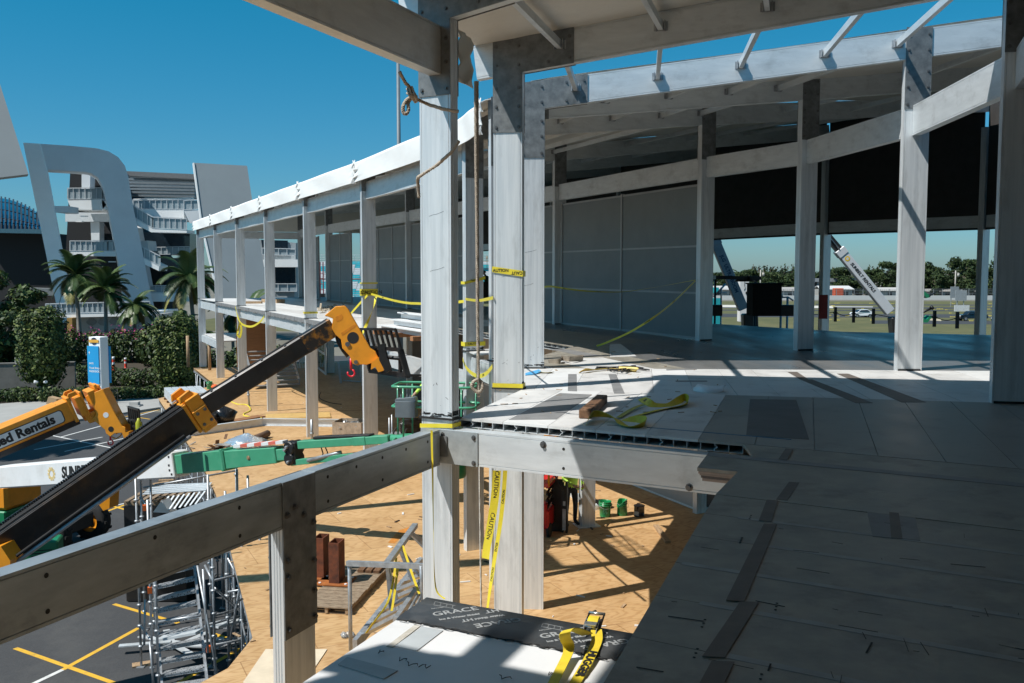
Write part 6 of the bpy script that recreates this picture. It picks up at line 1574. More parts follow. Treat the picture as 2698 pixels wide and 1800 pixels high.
# ------------------------------------------------------------------ far arm, lower storey fittings
sp = on(672, 985, L1); 
stt = thing('timber_stair', xyz(sp, L1), 'enclosed flight of grey steps under the far arm deck', 'stair')
ux, uy = R1, n2(-FSTEP)
s0 = base['C'] + R1*.7 + uy*1.0
for k in range(9):
    b = MB(); q = xyz(s0, L1 + .16 + .2*k) + uy*(.28*k); b.beam(q, q + R1*2.4, .32, .05); b.build('tread', mat('grey_tread', (.30, .29, .28), .7, 0, .2, 5) if k == 0 else MAT['grey_tread'], stt)
b = MB(); b.beam(xyz(s0, L1 + .3), xyz(s0, L1 + 2.1) + uy*2.6, .05, .3); b.beam(xyz(s0 + R1*2.4, L1 + .3), xyz(s0 + R1*2.4, L1 + 2.1) + uy*2.6, .05, .3); b.build('stringers', STEELG, stt)
b = MB(); q = lerp(base['B'], base['C'], .1) + R1*.8; b.beam(xyz(q, -2.2), xyz(q + R1*2.2, -2.2), .04, 3.0); tag(b.build('plywood_screen', mat('brown_ply', (.30, .15, .07), .7, 0, .15, 2, stretch=(1, 1, 8))), 'upright brown plywood screen under the far arm deck', 'screen')
lbeam(base['A'], base['B'], L1 + 2.05, .42, cut=.1); lbeam(base['A'], base['A'] + R1*3, L1 + 2.05, .42, cut=.24)
b = MB(); b.prism([xyz(p, L1 + 2.06) for p in (base['A'] + R1*.1, base['B'] + R1*.1, base['B'] + R1*2.4, base['A'] + R1*2.4)], Z*.05); b.build('landing_boards', [DECK1], pav)
b = MB()
for p in (base['A'] - R1*.9 + uy*.1, base['A'] + FSTEP*.35 + R1*.05): b.tube([xyz(p, L1), xyz(p, L1 + (2.0 if p is not None else 0))], .10, 8)
tag(b.build('timber_posts', PALEWOOD), 'pair of thin pale posts at the far corner of plywood platform', 'posts')
# glazed door frames under the deck
gd = thing('glazed_door', xyz(on(840, 985, L1), L1), 'white framed glazed door standing ajar under the deck behind boom', 'door')
a, c2 = on(838, 972, L1), on(858, 988, L1); hgt = 2.7; dv = (c2 - a)
b = MB()
for k in (0, 1): b.beam(xyz(a + dv*k, L1), xyz(a + dv*k, L1 + hgt), .10, .08, up=n2(dv))
for z in (.08, hgt*.45, hgt - .05): b.beam(xyz(a, L1 + z), xyz(c2, L1 + z), .08, .12)
b.build('frame', WHITEP, gd); b = MB(); b.beam(xyz(a, L1 + hgt/2), xyz(c2, L1 + hgt/2), .015, hgt - .15); b.build('pane', mat('dark_glass', (.02, .03, .035), .05, 0, .1, coat=.3), gd)
b = MB(); r2 = random.Random(2)
for k in range(14):
    p = on(770 + 4.5*k, 972 - .4*k, L1); b.beam(xyz(p, L1), xyz(p, L1 + 1.2 + r2.random()) + V((r2.uniform(-.5, .5), 0, 0)), .04, .04)
tag(b.build('leaning_rods', WHITEP), 'bundle of white rods and frames leaning under the far arm', 'rods')
b = MB(); p = on(925, 1012, L1); b.beam(xyz(on(898, 1010, L1), L1), xyz(on(892, 985, L1), L1 + .7), .12, .05); b.beam(xyz(on(905, 1005, L1), L1 + .05), xyz(on(950, 1008, L1), L1 + .05), .08, .05); b.beam(xyz(on(950, 1008, L1), L1 + .05), xyz(on(950, 1008, L1), L1 + 1.6), .06, .06); tag(b.build('metal_offcuts', STEELG), 'blue grey metal offcuts lying in the shade under the deck', 'offcuts')
# ------------------------------------------------------------------ far arm, upper deck: bundle of white beams, debris
q = on(1080, 848, 0); bdl = thing('beam_bundle', q, 'bundle of white aluminium beams on wooden blocks on the far deck', 'bundle')
a, c2 = on(1034, 850, .3), on(1150, 866, .3); d = (c2 - a).normalized(); s_ = V((-d.y, d.x, 0))
for k, (o_, z) in enumerate(((-.3, .24), (.0, .24), (.3, .24), (-.15, .42), (.15, .42), (.05, .6))):
    b = MB(); st_ = .0 if k < 3 else .6
    b.beam(xyz(a, z) + s_*o_ + d*st_, xyz(c2, z) + s_*o_ + d*.3, .26, .03); b.beam(xyz(a, z - .08) + s_*o_ + d*st_, xyz(c2, z - .08) + s_*o_ + d*.3, .05, .12); b.build('beam', WHITEP, bdl)
b = MB()
for k in (.06, .5, .95): p = lerp(a, c2, k); b.beam(xyz(p, .06) - s_*.6, xyz(p, .06) + s_*.6, .2, .11)
b.build('blocks', mat('orange_block', (.35, .16, .07), .8, 0, .3, 8), bdl)
b = MB(); r2 = random.Random(21)
for k in range(70):
    p = on(r2.uniform(838, 905), r2.uniform(806, 822), .05) if k < 45 else on(r2.uniform(1045, 1112), r2.uniform(862, 872), .03)
    d = V((r2.uniform(-1, 1), r2.uniform(-1, 1), r2.uniform(-.2, .5))).normalized(); b.beam(p, p + d*r2.uniform(.1, .4), r2.uniform(.03, .1), .03)
tag(b.build('deck_debris', mat('mixed_debris', (.36, .30, .22), .8, 0, .5, 9)), 'scatter of offcuts and packing on the far sunlit deck', 'debris', kind='stuff')
b = MB(); b.beam(on(636, 797, .06), on(690, 797, .06), .25, .12); b.beam(on(700, 792, .1), on(740, 794, .1), .5, .2); tag(b.build('stacked_boards', PALEWOOD), 'low stack of boards at the back of the far arm deck', 'boards')

# ------------------------------------------------------------------ far edge of the upper deck, right
b = MB(); p = at(2012, 826, 36.5); b.box(xyz(p, .62), (1.10, 1.0, 1.22)); b.box(xyz(p, 1.25), (1.2, 1.1, .05)); b.beam(xyz(p, 1.22) + V((.5, -.4, 0)), xyz(p, 1.18) + V((1.3, -.2, 0)), .3, .04)
tag(b.build('black_cabinet', mat('matt_black', (.008, .008, .008), .9), None, .02), 'square black cabinet standing at the far edge of the shaded deck', 'cabinet')
cw = thing('white_cabinet', xyz(at(1957, 822, 52), -.9), 'tall white cabinet with black hinges beyond the far deck edge', 'cabinet')
p = at(1958, 790, 52); b = MB(); b.box(xyz(p, .1), (.52, .5, 2.3)); b.build('body', WHITEP, cw, .02)
b = MB()
for s in (-.13, .13): b.box(xyz(p, 1.42) + V((s, -.26, 0)), (.07, .03, .12))
b.box(xyz(p, .55) + V((.1, -.26, 0)), (.07, .03, .13)); b.tube([xyz(p, 1.3) + V((0, -.262, 0)), xyz(p, .95) + V((0, -.262, 0)), xyz(p, .8) + V((.04, -.262, 0)), xyz(p, .7) + V((-.02, -.262, 0))], .012, 5); b.build('hinges', BLACK, cw)
b = MB()
for z in (1.2, .8, .4, .0): b.beam(xyz(p, z) + V((.28, 0, 0)), xyz(p, z) + V((.55, 0, 0)), .05, .03)
b.build('rungs', STEELG, cw)
b = MB(); b.beam(at(1880, 731, 42), at(1998, 733, 42), 1.0, .16); b.beam(at(1975, 733, 41.4), at(1998, 733, 41.4), .4, .18); b.beam(at(1995, 736, 41.4), at(1994, 746, 41.4), .05, .05); b.lathe(at(1963, 742, 42), [(0, .2), (.3, .15), (.5, .0), (0, 0)], 12)
b.tube([at(1885, 728, 42), xyz(at(1885, 728, 42), GZ)], .05, 6); b.tube([at(1990, 735, 42.2), xyz(at(1990, 735, 42.2), GZ)], .05, 6)
tag(b.build('lift_platform', BLACK), 'dark raised work platform beyond the far deck edge', 'platform')
b = MB(); b.tube([at(1880, 783, 46), at(1912, 748, 46)], .05, 6); b.tube([at(1883, 740, 46), at(1884, 800, 46)], .04, 6); b.tube([at(1900, 758, 46), at(1900, 790, 46)], .04, 6); b.tube([at(1880, 772, 46), at(1915, 772, 46)], .03, 6); b.tube([at(1900, 790, 46), xyz(at(1900, 790, 46), GZ)], .04, 6)
tag(b.build('scaffold_bars', STEELG), 'grey scaffold bars beside the pale blue boom', 'scaffold')
b = MB(); b.box(at(1886, 765, 60), (.34, .3, .36)); b.box(xyz(at(1886, 765, 60), (GZ + at(1886, 765, 60).z - .5)/2), (.6, .5, at(1886, 765, 60).z - .5 - GZ)); tag(b.build('teal_tank', mat('teal_plastic', (.02, .38, .42), .5)), 'teal tank on a stand beyond the deck at the wall end', 'tank')
b = MB(); q0 = at(2048, 781, 40); b.tube([at(2042, 785, 40), at(2076, 783, 40), at(2090, 792, 40)], .04, 6); b.tube([at(2052, 770, 40), at(2062, 782, 40)], .04, 6); b.tube([at(2075, 783, 40), xyz(at(2075, 783, 40), GZ)], .05, 6); b.tube([at(2058, 783, 40), xyz(at(2058, 783, 40), GZ)], .05, 6); tag(b.build('pipe_stand', STEELG), 'pipe stand of bent grey tubes beyond the deck, right of black cabinet', 'stand')
for (u0, u1, v, sd_) in ((1872, 1900, 812, 'left'), (2050, 2092, 822, 'right')): 
    b = MB(); p, q = at(u0, v, 36.5), at(u1, v, 36.5); b.beam(xyz(p, .2), xyz(q, .2), .5, .4); b.beam(xyz(p, .41), xyz(q, .41), .54, .03)
    tag(b.build('low_box', BLACK, None, .02), 'low black box on the deck edge, %s of the square black cabinet' % sd_, 'box')
# guard posts with sagging cables
gpp = [(2201, 832, 36.0), (2249, 835, 35.3), (2301, 839, 34.4), (2462, 846, 32.6), (2522, 850, 31.6)]
gp = thing('guard_rail', at(2249, 835, 35.3), 'row of short dark posts with sagging cables along the far deck edge', 'guard rail')
for (u, v, Y) in gpp:
    b = MB(); p = xyz(at(u, v, Y), 0); b.beam(p - Z*.2, p + Z*.36, .09, .09, up=V((0, 1, 0))); b.box(p + Z*.13, (.14, .12, .05)); b.build('post', BLACK, gp)
b = MB(); P = [xyz(at(*q), .17) for q in gpp]
for i in range(4): b.tube([lerp(P[i], P[i+1], k/8) - Z*(.12*math.sin(math.pi*k/8)) for k in range(9)], .014, 5)
b.tube([P[0], xyz(at(2140, 822, 36.8), .02)], .014, 5); b.build('cable', BLACK, gp)
# fire red panel on the back of an inner column
p = at(2163, 815, 34.0); b = MB(); b.box(xyz(p, .45) - V((0, .25, 0)), (.30, .04, .86)); b.box(xyz(p, .35) - V((0, .275, 0)), (.16, .02, .2)); tag(b.build('red_barrier', mat('dull_red', (.28, .015, .01), .5)), 'dark red board at the foot of the far outer column', 'board')

# ------------------------------------------------------------------ scaffold stair tower in the yard
stw = thing('scaffold_stair', xyz(at(520, 1800, 20.8), GZ), 'galvanised scaffold stair with perforated treads rising from asphalt to the plywood', 'stair')
def GRATE():
    m = mat('perforated_tread', (.42, .44, .46), .4, .4, .15, 6)
    n, l = m.node_tree.nodes, m.node_tree.links; b_ = n['Principled BSDF']
    geo = n.new('ShaderNodeNewGeometry'); vo = n.new('ShaderNodeTexVoronoi'); vo.inputs['Scale'].default_value = 26; l.new(geo.outputs['Position'], vo.inputs['Vector'])
    lt = n.new('ShaderNodeMath'); lt.operation = 'LESS_THAN'; lt.inputs[1].default_value = .33; l.new(vo.outputs['Distance'], lt.inputs[0])
    src = b_.inputs['Base Color'].links[0].from_socket; mx = n.new('ShaderNodeMix'); mx.data_type = 'RGBA'; mx.inputs['B'].default_value = (.02, .02, .02, 1)
    l.new(lt.outputs[0], mx.inputs['Factor']); l.new(src, mx.inputs['A']); l.new(mx.outputs['Result'], b_.inputs['Base Color']); return m
GR = GRATE()
bl0, br0 = at(424, 1775, 20.2), at(541, 1756, 19.9); tl0, tr0 = at(407, 1545, 22.0), at(515, 1520, 21.7)
nT = 8
for k in range(-3, nT + 4):
    t = k/(nT - 1)
    a, c2 = lerp(bl0, tl0, t), lerp(br0, tr0, t); 
    if a.z < GZ + .05: continue
    n_ = n2(tl0 - bl0)
    b = MB(); b.beam(a, c2, .24, .03, up=Z); b.beam(a - n_*.12 - Z*.02, c2 - n_*.12 - Z*.02, .012, .06); b.build('tread', GR, stw)
b = MB()
lo, hi = -.45, 1.5
for p0, p1 in ((bl0, tl0), (br0, tr0)): b.beam(lerp(p0, p1, lo), lerp(p0, p1, hi), .05, .17); 
b.build('stringers', STEELG, stw)
def stand(u, v, Y, top, r=.030, coll=3):
    b = MB(); p = at(u, v, Y); b.tube([xyz(p, GZ), xyz(p, top)], r, 8); b.box(xyz(p, GZ + .012), (.18, .18, .02))
    n = int((top - GZ)/.5)
    for k in range(1, n): b.lathe(xyz(p, GZ + .5*k), [(r, -.03), (r*2.1, -.015), (r*2.1, .015), (r, .03)], 8)
    b.build('standard', STEELG, stw); return p
S_ = [stand(371, 1712, 21.6, -3.0), stand(400, 1700, 20.4, -3.3), stand(413, 1640, 20.0, -3.6), stand(563, 1600, 19.7, -3.5), stand(556, 1600, 21.6, -3.0), stand(632, 1600, 22.2, -3.0), stand(660, 1600, 21.5, -3.0), stand(372, 1300, 23.9, -2.9), stand(398, 1320, 23.2, -3.2), stand(622, 1240, 24.4, -2.8), stand(688, 1600, 20.9, -3.1), stand(640, 1600, 20.4, -3.4), stand(600, 1600, 20.8, -3.2)]
def tb_(p, q, r=.027): MB().tube([at(*p), at(*q)], r, 8).build('brace', STEELG, stw)
for p, q in (((378, 1285, 23.9), (622, 1240, 24.4)), ((563, 1530, 19.8), (690, 1500, 21.6)), ((410, 1640, 20.2), (528, 1622, 20.0)), ((565, 1622, 19.8), (640, 1602, 22)), ((540, 1650, 20), (650, 1618, 21.8)), ((566, 1790, 19.6), (688, 1750, 21)),
             ((520, 1490, 19.9), (575, 1790, 19.2)), ((535, 1500, 19.7), (548, 1720, 19.5)), ((655, 1445, 21.8), (700, 1740, 20.8)), ((565, 1550, 20), (635, 1612, 21.5)), ((635, 1600, 21.5), (652, 1622, 21.3)), ((665, 1432, 22), (688, 1470, 22)), ((540, 1490, 20.2), (560, 1530, 19.8)),
             ((383, 1580, 20.6), (380, 1700, 20.5)), ((395, 1690, 20.3), (404, 1800, 20)), ((372, 1650, 21.2), (400, 1690, 20.4)), ((372, 1312, 23.9), (384, 1330, 23.5)), ((370, 1370, 23.8), (380, 1392, 23.2)), ((600, 1470, 20.8), (690, 1640, 20.8)), ((690, 1480, 20.9), (640, 1640, 20.5)), ((600, 1560, 20.6), (690, 1545, 20.9)), ((565, 1700, 19.8), (690, 1675, 20.9)), ((640, 1500, 20.4), (605, 1700, 20.6))): tb_(p, q)
b = MB()
for p, q, w__ in (((560, 1650, 20.6), (652, 1625, 21.6), .35), ((420, 1683, 20.3), (526, 1663, 20.0), .3)): b.beam(at(*p), at(*q), w__, .05)
b.build('landing_plank', ALUH, stw)
b = MB(); b.beam(at(560, 1705, 20.8), at(655, 1680, 21.8), .4, .05); b.build('grating_step', GR, stw)
mat('orange_coupler', (.75, .14, .02), .5)
for (u, v, Y) in ((549, 1710, 20), (381, 1338, 23.3), (395, 1555, 20.4)): MB().box(at(u, v, Y), (.09, .09, .14), .4).build('coupler', MAT['orange_coupler'], stw)
for lab, (u, v) in (('wooden sole plate beneath the scaffold stair, at its left foot', (375, 1752)), ('stacked wooden sole plates at the right foot of the scaffold stair', (652, 1722))):
    p = on(u, v, GZ); b = MB(); b.box(xyz(p, GZ + .02), (.45, .24, .035), .4); 
    if u > 500: b.box(xyz(p, GZ + .06), (.4, .22, .035), .2)
    tag(b.build('sole_plate', PALEWOOD), lab, 'sole plate')
# materials heaped behind the stair
q0 = xyz(on(430, 1390, GZ), GZ); q0 = xyz(at(440, 1350, 26.5), GZ)
pl2 = thing('pallet', xyz(at(430, 1310, 26.5), GZ), 'raised pallet of grey sheets and folded metal beside the scaffold stair', 'pallet')
c = at(420, 1308, 26.5); b = MB()
for k in range(8): b.beam(c + V((-.7 + .2*k, -.6, .0)), c + V((-.7 + .2*k, .7, .0)), .12, .025)
for k in (-.5, 0, .6): b.beam(c + V((-.8, k, -.08)), c + V((.9, k, -.08)), .07, .10)
b.build('slats', PW2, pl2)
b = MB(); c3 = at(462, 1300, 26)
for k in range(5): b.beam(c3 + V((-.8, -.3 + .16*k, .05 + .02*k)), c3 + V((.9, -.1 + .12*k, .12 + .02*k)), .13, .02)
c4 = at(425, 1345, 24.8)
for k in range(8): b.beam(c4 + V((.0 + .14*k, -.2, .0 + .03*k)), c4 + V((.12 + .14*k, .25, .32 + .02*k)), .05, .02)
b.prism([at(403, 1350, 24.6), at(426, 1318, 24.6), at(446, 1352, 24.6)], V((.1, .3, 0)))
b.build('metal_sheets', ALUH, pl2)
b = MB(); b.beam(xyz(c, (GZ + c.z)/2 - .06) - V((.8, 0, 0)), xyz(c, (GZ + c.z)/2 - .06) + V((.9, 0, 0)), 1.1, c.z - GZ - .18); b.build('crate_base', BLACK, pl2)
b = MB(); r2 = random.Random(14)
for k in range(7): p = at(r2.uniform(440, 490), r2.uniform(1500, 1620), 22.6); p = xyz(p, GZ + .03 + .03*k); d = V((r2.uniform(-1, 1), r2.uniform(-.4, .6), 0)).normalized(); b.beam(p, p + d*1.2, .16, .03)
tag(b.build('beam_scraps', ALUH), 'grey beam offcuts on the asphalt under the scaffold stair', 'offcuts')
b = MB(); p = xyz(on(470, 1330, GZ), GZ)
for (u, v, a) in ((620, 1300, .5), (470, 1268, .2), (455, 1275, .8), (505, 1395, .3), (455, 1338, .6)): q = on(u - 30, v, GZ); b.box(xyz(q, GZ + .04), (.7, .2, .06), a)
tag(b.build('timber_offcuts', PALEWOOD), 'timber offcuts scattered on the asphalt near the white boom', 'offcuts', kind='stuff')
b = MB(); p = xyz(on(355, 1075, GZ), GZ); b.box(p + Z*.12, (.9, .7, .2)); b.box(p + Z*.33, (.6, .45, .2)); b.lathe(p, [(.8, 0), (.8, .04), (.75, .06), (0, .06)], 16); tag(b.build('parking_base', CONC), 'pale concrete sign base on the asphalt behind lowered forks', 'base')
# ------------------------------------------------------------------ foliage helpers
LEAF = [mat('leaf_%d' % i, c, .55, 0, .25, 3, spec=.3) for i, c in enumerate([(.034, .060, .015), (.060, .092, .021), (.12, .145, .034), (.020, .037, .010)])]
BARK = mat('bark', (.16, .13, .10), .9, 0, .3, 9, bump=.4)
PALMBARK = mat('palm_bark', (.30, .27, .23), .9, 0, .3, 8, stretch=(1, 1, 6), bump=.4)
PALML = [mat('palm_leaf_%d' % i, c, .45, 0, .2, 4) for i, c in enumerate([(.045, .085, .022), (.08, .12, .03), (.24, .22, .06)])]
def leaves(mb, blobs, n, size, r_, mis=(0, 1, 2, 3), wts=(4, 4, 1, 2), shell=.55, up=.3):
    tot = sum(b[1].x*b[1].y*b[1].z for b in blobs)
    for c, rad in blobs:
        k = int(n*rad.x*rad.y*rad.z/tot) + 1
        for _ in range(k):
            while True:
                d = V((r_.uniform(-1, 1), r_.uniform(-1, 1), r_.uniform(-1, 1)))
                if d.length <= 1 and d.length > .01: break
            if d.length < shell and r_.random() < .75: d = d.normalized()*r_.uniform(shell, 1)
            p = c + V((d.x*rad.x, d.y*rad.y, d.z*rad.z))
            nrm = (d + V((r_.gauss(0, .6), r_.gauss(0, .6), r_.gauss(up, .6)))).normalized()
            a = nrm.cross(V((r_.uniform(-1, 1), r_.uniform(-1, 1), r_.uniform(-1, 1)))).normalized(); b2 = nrm.cross(a)
            s = size*r_.uniform(.6, 1.4)
            mb.add([p - a*s, p - b2*s*.45, p + a*s, p + b2*s*.45], [(0, 1, 2, 3)], r_.choices(mis, wts)[0])
    return mb
def crown_tree(h, w, seed, n=1500, leaf=.35, trunk_h=.3, box=False, tall=1.0):
    """local meshes at the origin: (trunk MB, crown MB)"""
    r_ = random.Random(seed); t, c = MB(), MB()
    tp = [(0, 0, 0), (r_.uniform(-.1, .1), r_.uniform(-.1, .1), h*.25), (r_.uniform(-.2, .2), r_.uniform(-.2, .2), h*.6)]
    t.tube([V(p) for p in tp], [h*.028, h*.022, h*.010], 8)
    for k in range(5):
        a = r_.uniform(0, 6.28); z = h*r_.uniform(.3, .55); t.tube([(0, 0, z), (w*.2*math.cos(a), w*.2*math.sin(a), z + h*.15), (w*.36*math.cos(a), w*.36*math.sin(a), z + h*.25)], [h*.012, h*.008, h*.003], 5)
    blobs = []
    if box:
        hz0, hz1 = h*trunk_h, h*.98; cz, rz_ = (hz0 + hz1)/2, (hz1 - hz0)/2
        for _ in range(n):
            d = V((r_.gauss(0, 1), r_.gauss(0, 1), r_.gauss(0, 1))); k = (abs(d.x)**5 + abs(d.y)**5 + abs(d.z)**5)**.2
            lump = 1 + .05*math.sin(7*d.x/k + seed) + .05*math.sin(8*d.y/k + 2) + .05*math.sin(6*d.z/k + 3*d.x/k)
            d = d/k*r_.choice([1, 1, 1, .9, .75])*r_.uniform(.88, 1.03)*lump; p = V((d.x*w*.47, d.y*w*.47, cz + d.z*rz_))
            nrm = (d.normalized() + V((r_.gauss(0, .5), r_.gauss(0, .5), r_.gauss(.3, .5)))).normalized(); a = nrm.cross(V((r_.uniform(-1, 1), r_.uniform(-1, 1), r_.uniform(-1, 1)))).normalized(); b2 = nrm.cross(a); sz = leaf*r_.uniform(.6, 1.3)
            c.add([p - a*sz, p - b2*sz*.5, p + a*sz, p + b2*sz*.5], [(0, 1, 2, 3)], r_.choices((0, 1, 2, 3), (3, 5, 3, 1))[0])
        return t, c
    else:
        for i in range(16):
            a = r_.uniform(0, 6.28); k = r_.random()**.5; z = r_.uniform(trunk_h + .08, .92)
            sw = math.sin(math.pi*min(1, max(.12, (z - trunk_h)/(1.02 - trunk_h))))**.6
            blobs.append((V((math.cos(a)*w*.36*k*sw, math.sin(a)*w*.36*k*sw, h*z)), V((w*r_.uniform(.12, .24), w*r_.uniform(.12, .24), h*r_.uniform(.06, .13)))))
    leaves(c, blobs, n, leaf, r_); return t, c
def place_tree(name, label, p, h, w, seed, group=None, cat='tree', **k):
    t = thing(name, p, label, cat, group); tr_, c = crown_tree(h, w, seed, **k)
    tr_.build('trunk', BARK, t, local=True); c.build('crown', LEAF, t, local=True); return t
def bush(name, label, a, b_, hh, dep, n, leaf, seed, cat='hedge', wts=(4, 3, 1, 3), z=GZ, flowers=None, group=None, lumps=18):
    """hedge running from a to b_ (ground points), height hh, depth dep"""
    r_ = random.Random(seed); t = thing(name, xyz(lerp(a, b_, .5), z), label, cat, group)
    d = (b_ - a).normalized(); s_ = V((-d.y, d.x, 0)); bl_ = []
    L = (b_ - a).length
    for i in range(lumps): 
        q = lerp(a, b_, (i + .5)/lumps) + s_*r_.uniform(-.2, .2)*dep; h_ = hh*r_.uniform(.82, 1.08)
        bl_.append((xyz(q, z + h_*.5), V((L/lumps*.9, max(dep*.5, L/lumps*.5), h_*.52))))
    m_ = MB(); leaves(m_, bl_, n, leaf, r_, wts=wts, shell=.8); m_.build('foliage', LEAF, t)
    if flowers:
        f_ = MB(); top = [(c + Z*rad.z*.75, V((rad.x, rad.y, rad.z*.45))) for c, rad in bl_]; leaves(f_, top, flowers, leaf*.55, r_, (0,), (1,), shell=.85); f_.build('flowers', mat('magenta_flower', (.42, .04, .19), .6, 0, .2), t)
    stm = MB()
    for i in range(6): q = lerp(a, b_, (i + .5)/6); stm.tube([xyz(q, z), xyz(q, z + hh*.5)], .06, 5)
    stm.build('stems', BARK, t); return t

def palm_meshes(h, seed, nf=22, fl=3.0, r0=.2, lean=.3):
    r_ = random.Random(seed); t = MB(); f = []
    top = V((lean*h*.12, 0, h)); P = [V((lean*h*.12*(k/8)**2, 0, h*k/8)) for k in range(9)]
    t.tube(P, [r0*(1.35 - .6*k/8) for k in range(9)], 9)
    for k in range(14): z = k/14; q = P[0].lerp(P[8], z); q = V((lean*h*.12*z*z, 0, h*z)); t.lathe(q, [(r0*(1.35 - .6*z), -.02), (r0*(1.43 - .6*z), 0), (r0*(1.35 - .6*z), .03)], 9)
    for i in range(nf):
        a = 2*math.pi*i/nf*2.4 + r_.uniform(-.2, .2); el = R(r_.choice([70, 50, 35, 20, 5, -15, -35]) + r_.uniform(-8, 8)); L = fl*r_.uniform(.8, 1.1)
        m_ = MB(); pts = []; d = V((math.cos(a)*math.cos(el), math.sin(a)*math.cos(el), math.sin(el))); p = top.copy(); step = L/10
        for k in range(11):
            pts.append(p.copy()); p = p + d*step; d = (d + V((0, 0, -.13 - .012*k))).normalized()
        mi = 2 if el < R(-20) and r_.random() < .6 else (1 if r_.random() < .45 else 0)
        m_.tube(pts, [.035*(1 - .8*k/10) for k in range(11)], 4, mi=1)
        for k in range(1, 11):
            for e in (0, .2, .4, .6, .8):
                if k == 10 and e > 0: break
                q = pts[k].lerp(pts[min(k + 1, 10)], e); dd_ = (pts[k] - pts[k-1]).normalized(); sd_ = dd_.cross(Z).normalized(); u_ = sd_.cross(dd_)
                ll = fl*.26*math.sin(math.pi*min(.97, (k + e + 1.5)/12.5))**.7
                for s in (-1, 1):
                    tip = q + (sd_*s*.78 + dd_*.5 - Z*.42 + u_*.1).normalized()*ll*r_.uniform(.85, 1.1); wv = dd_*.036
                    md = q.lerp(tip, .5) + Z*.03; m_.add([q - wv, q + wv, md + wv, tip, md - wv], [(0, 1, 2, 3, 4)], mi)
        f.append(m_)
    return t, f
def palm(label, p, h, seed, fl=3.0, nf=22, r0=.2, lean=.3, rz=0.0, group='palms before the stadium'):
    t = thing('palm_tree', p, label, 'palm', group, rz=rz); tr_, fr = palm_meshes(h, seed, int(nf*1.35), fl, r0, lean); tr_.build('trunk', PALMBARK, t, local=True)
    for m_ in fr: m_.build('frond', PALML, t, local=True)
    return t

# ------------------------------------------------------------------ stadium, left
WCON = mat('stadium_white', (.64, .67, .69), .75, 0, .04, .4, dirt=.12, dirtc=(.3, .3, .3), dirts=.15)
WCON2 = mat('stadium_light', (.84, .85, .84), .7, 0, .04, .5)
GLASSD = mat('dark_glazing', (.012, .022, .032), .08, 0, .2, 2, coat=.3)
VOIDM = mat('dark_interior', (.012, .013, .015), .8)
RAILW = mat('white_railing', (.55, .58, .60), .5)
GLR = mat('railing_glass', (.30, .36, .39), .15, 0, .06)
YS = 118.0
stad = thing('stadium', xyz(at(300, 900, YS), GZ), 'white stadium entrance tower with giant slanted loop frame, stairs, balconies and louvred roof', 'stadium')
def zp(pts, ox=0, oy=200, s=1.96): return [(ox + x/s, oy + y/s) for x, y in pts]
outer = zp([(120, 345), (300, 356), (500, 375), (560, 390), (610, 420), (645, 465), (663, 520), (690, 690), (725, 850), (770, 1090), (800, 1240)])
inner_ = zp([(640, 1240), (620, 1010), (590, 850), (560, 700), (540, 600), (525, 555), (490, 515), (440, 495), (240, 485), (330, 945), (390, 1240)])
# loop frame as one slab with a canted plane: left limb nearer the camera
def cant(u, v, Y0=YS): return at(u, v, Y0 + (u - 200)*.022)
left = zp([(120, 345), (205, 350), (385, 1240), (300, 1240)])
b = MB()
for A_, B_ in zip(list(zip(outer[:-1], outer[1:])), [None]*(len(outer) - 1)): pass
# build the loop from quads between the outer and inner outline
oo = [(105, 379), (180, 384), (255, 391), (286, 399), (311, 414), (329, 437), (338, 465), (352, 552), (370, 634), (393, 756), (412, 830)]
ii = [(123, 447), (175, 450), (224, 453), (242, 457), (257, 468), (267, 483), (275, 506), (286, 557), (301, 634), (316, 715), (332, 830)]
for k in range(len(oo) - 1): b.prism([cant(*oo[k]), cant(*oo[k+1]), cant(*ii[k+1]), cant(*ii[k])], V((-1.5, 3.2, 0)))
b.prism([cant(61, 376), cant(105, 379), cant(123, 447), cant(199, 850), cant(158, 850)], V((-1.5, 3.2, 0)))
b.build('loop_frame', WCON, stad)
b = MB(); b.prism([cant(61, 376, YS - .4), cant(104, 379, YS - .4), cant(122, 447, YS - .4), cant(198, 850, YS - .4), cant(158, 850, YS - .4)], V((0, .36, 0))); b.build('loop_face', WCON2, stad)
b = MB(); b.prism([cant(143, 543), cant(178, 543), cant(178, 560), cant(146, 560)], V((0, 3, 0))); b.build('cross_beam', WCON, stad)
# stair core behind
YB = 124
b = MB(); b.prism(pxpoly([(185, 452), (290, 452), (300, 560), (420, 700), (430, 860), (180, 860), (172, 690)], YB + 5), V((0, 8, 0))); b.build('core_void', VOIDM, stad)
b = MB(); b.prism(pxpoly([(215, 456), (238, 456), (236, 520), (215, 520)], YB + 3), V((0, 1.5, 0))); b.prism(pxpoly([(238, 585), (262, 585), (262, 664), (242, 664)], YB + 3), V((0, 1.5, 0)))
b.prism(pxpoly([(281, 560), (360, 600), (395, 790), (330, 790), (312, 690)], YB + 2), V((0, 2, 0))); b.prism(pxpoly([(172, 560), (290, 560), (290, 584), (172, 584)], YB + 2.5), V((0, 1.2, 0))); b.build('core_walls', WCON, stad)
def slab(pts, Y, dep, nm='landing', m_=None): b = MB(); b.prism(pxpoly(pts, Y), V((0, dep, 0))); return b.build(nm, m_ or WCON2, stad)
slab([(178, 528), (270, 525), (280, 540), (268, 554), (188, 552)], YB - 2, 4)
slab([(268, 527), (282, 532), (402, 603), (492, 606), (492, 614), (398, 612), (270, 548)], YB - 2, 3, 'stair_flight')
slab([(184, 662), (342, 662), (420, 700), (418, 714), (336, 676), (184, 674)], YB - 2, 3, 'stair_flight')
slab([(352, 552), (484, 552), (486, 580), (400, 578), (372, 566)], YB + 1, 6)
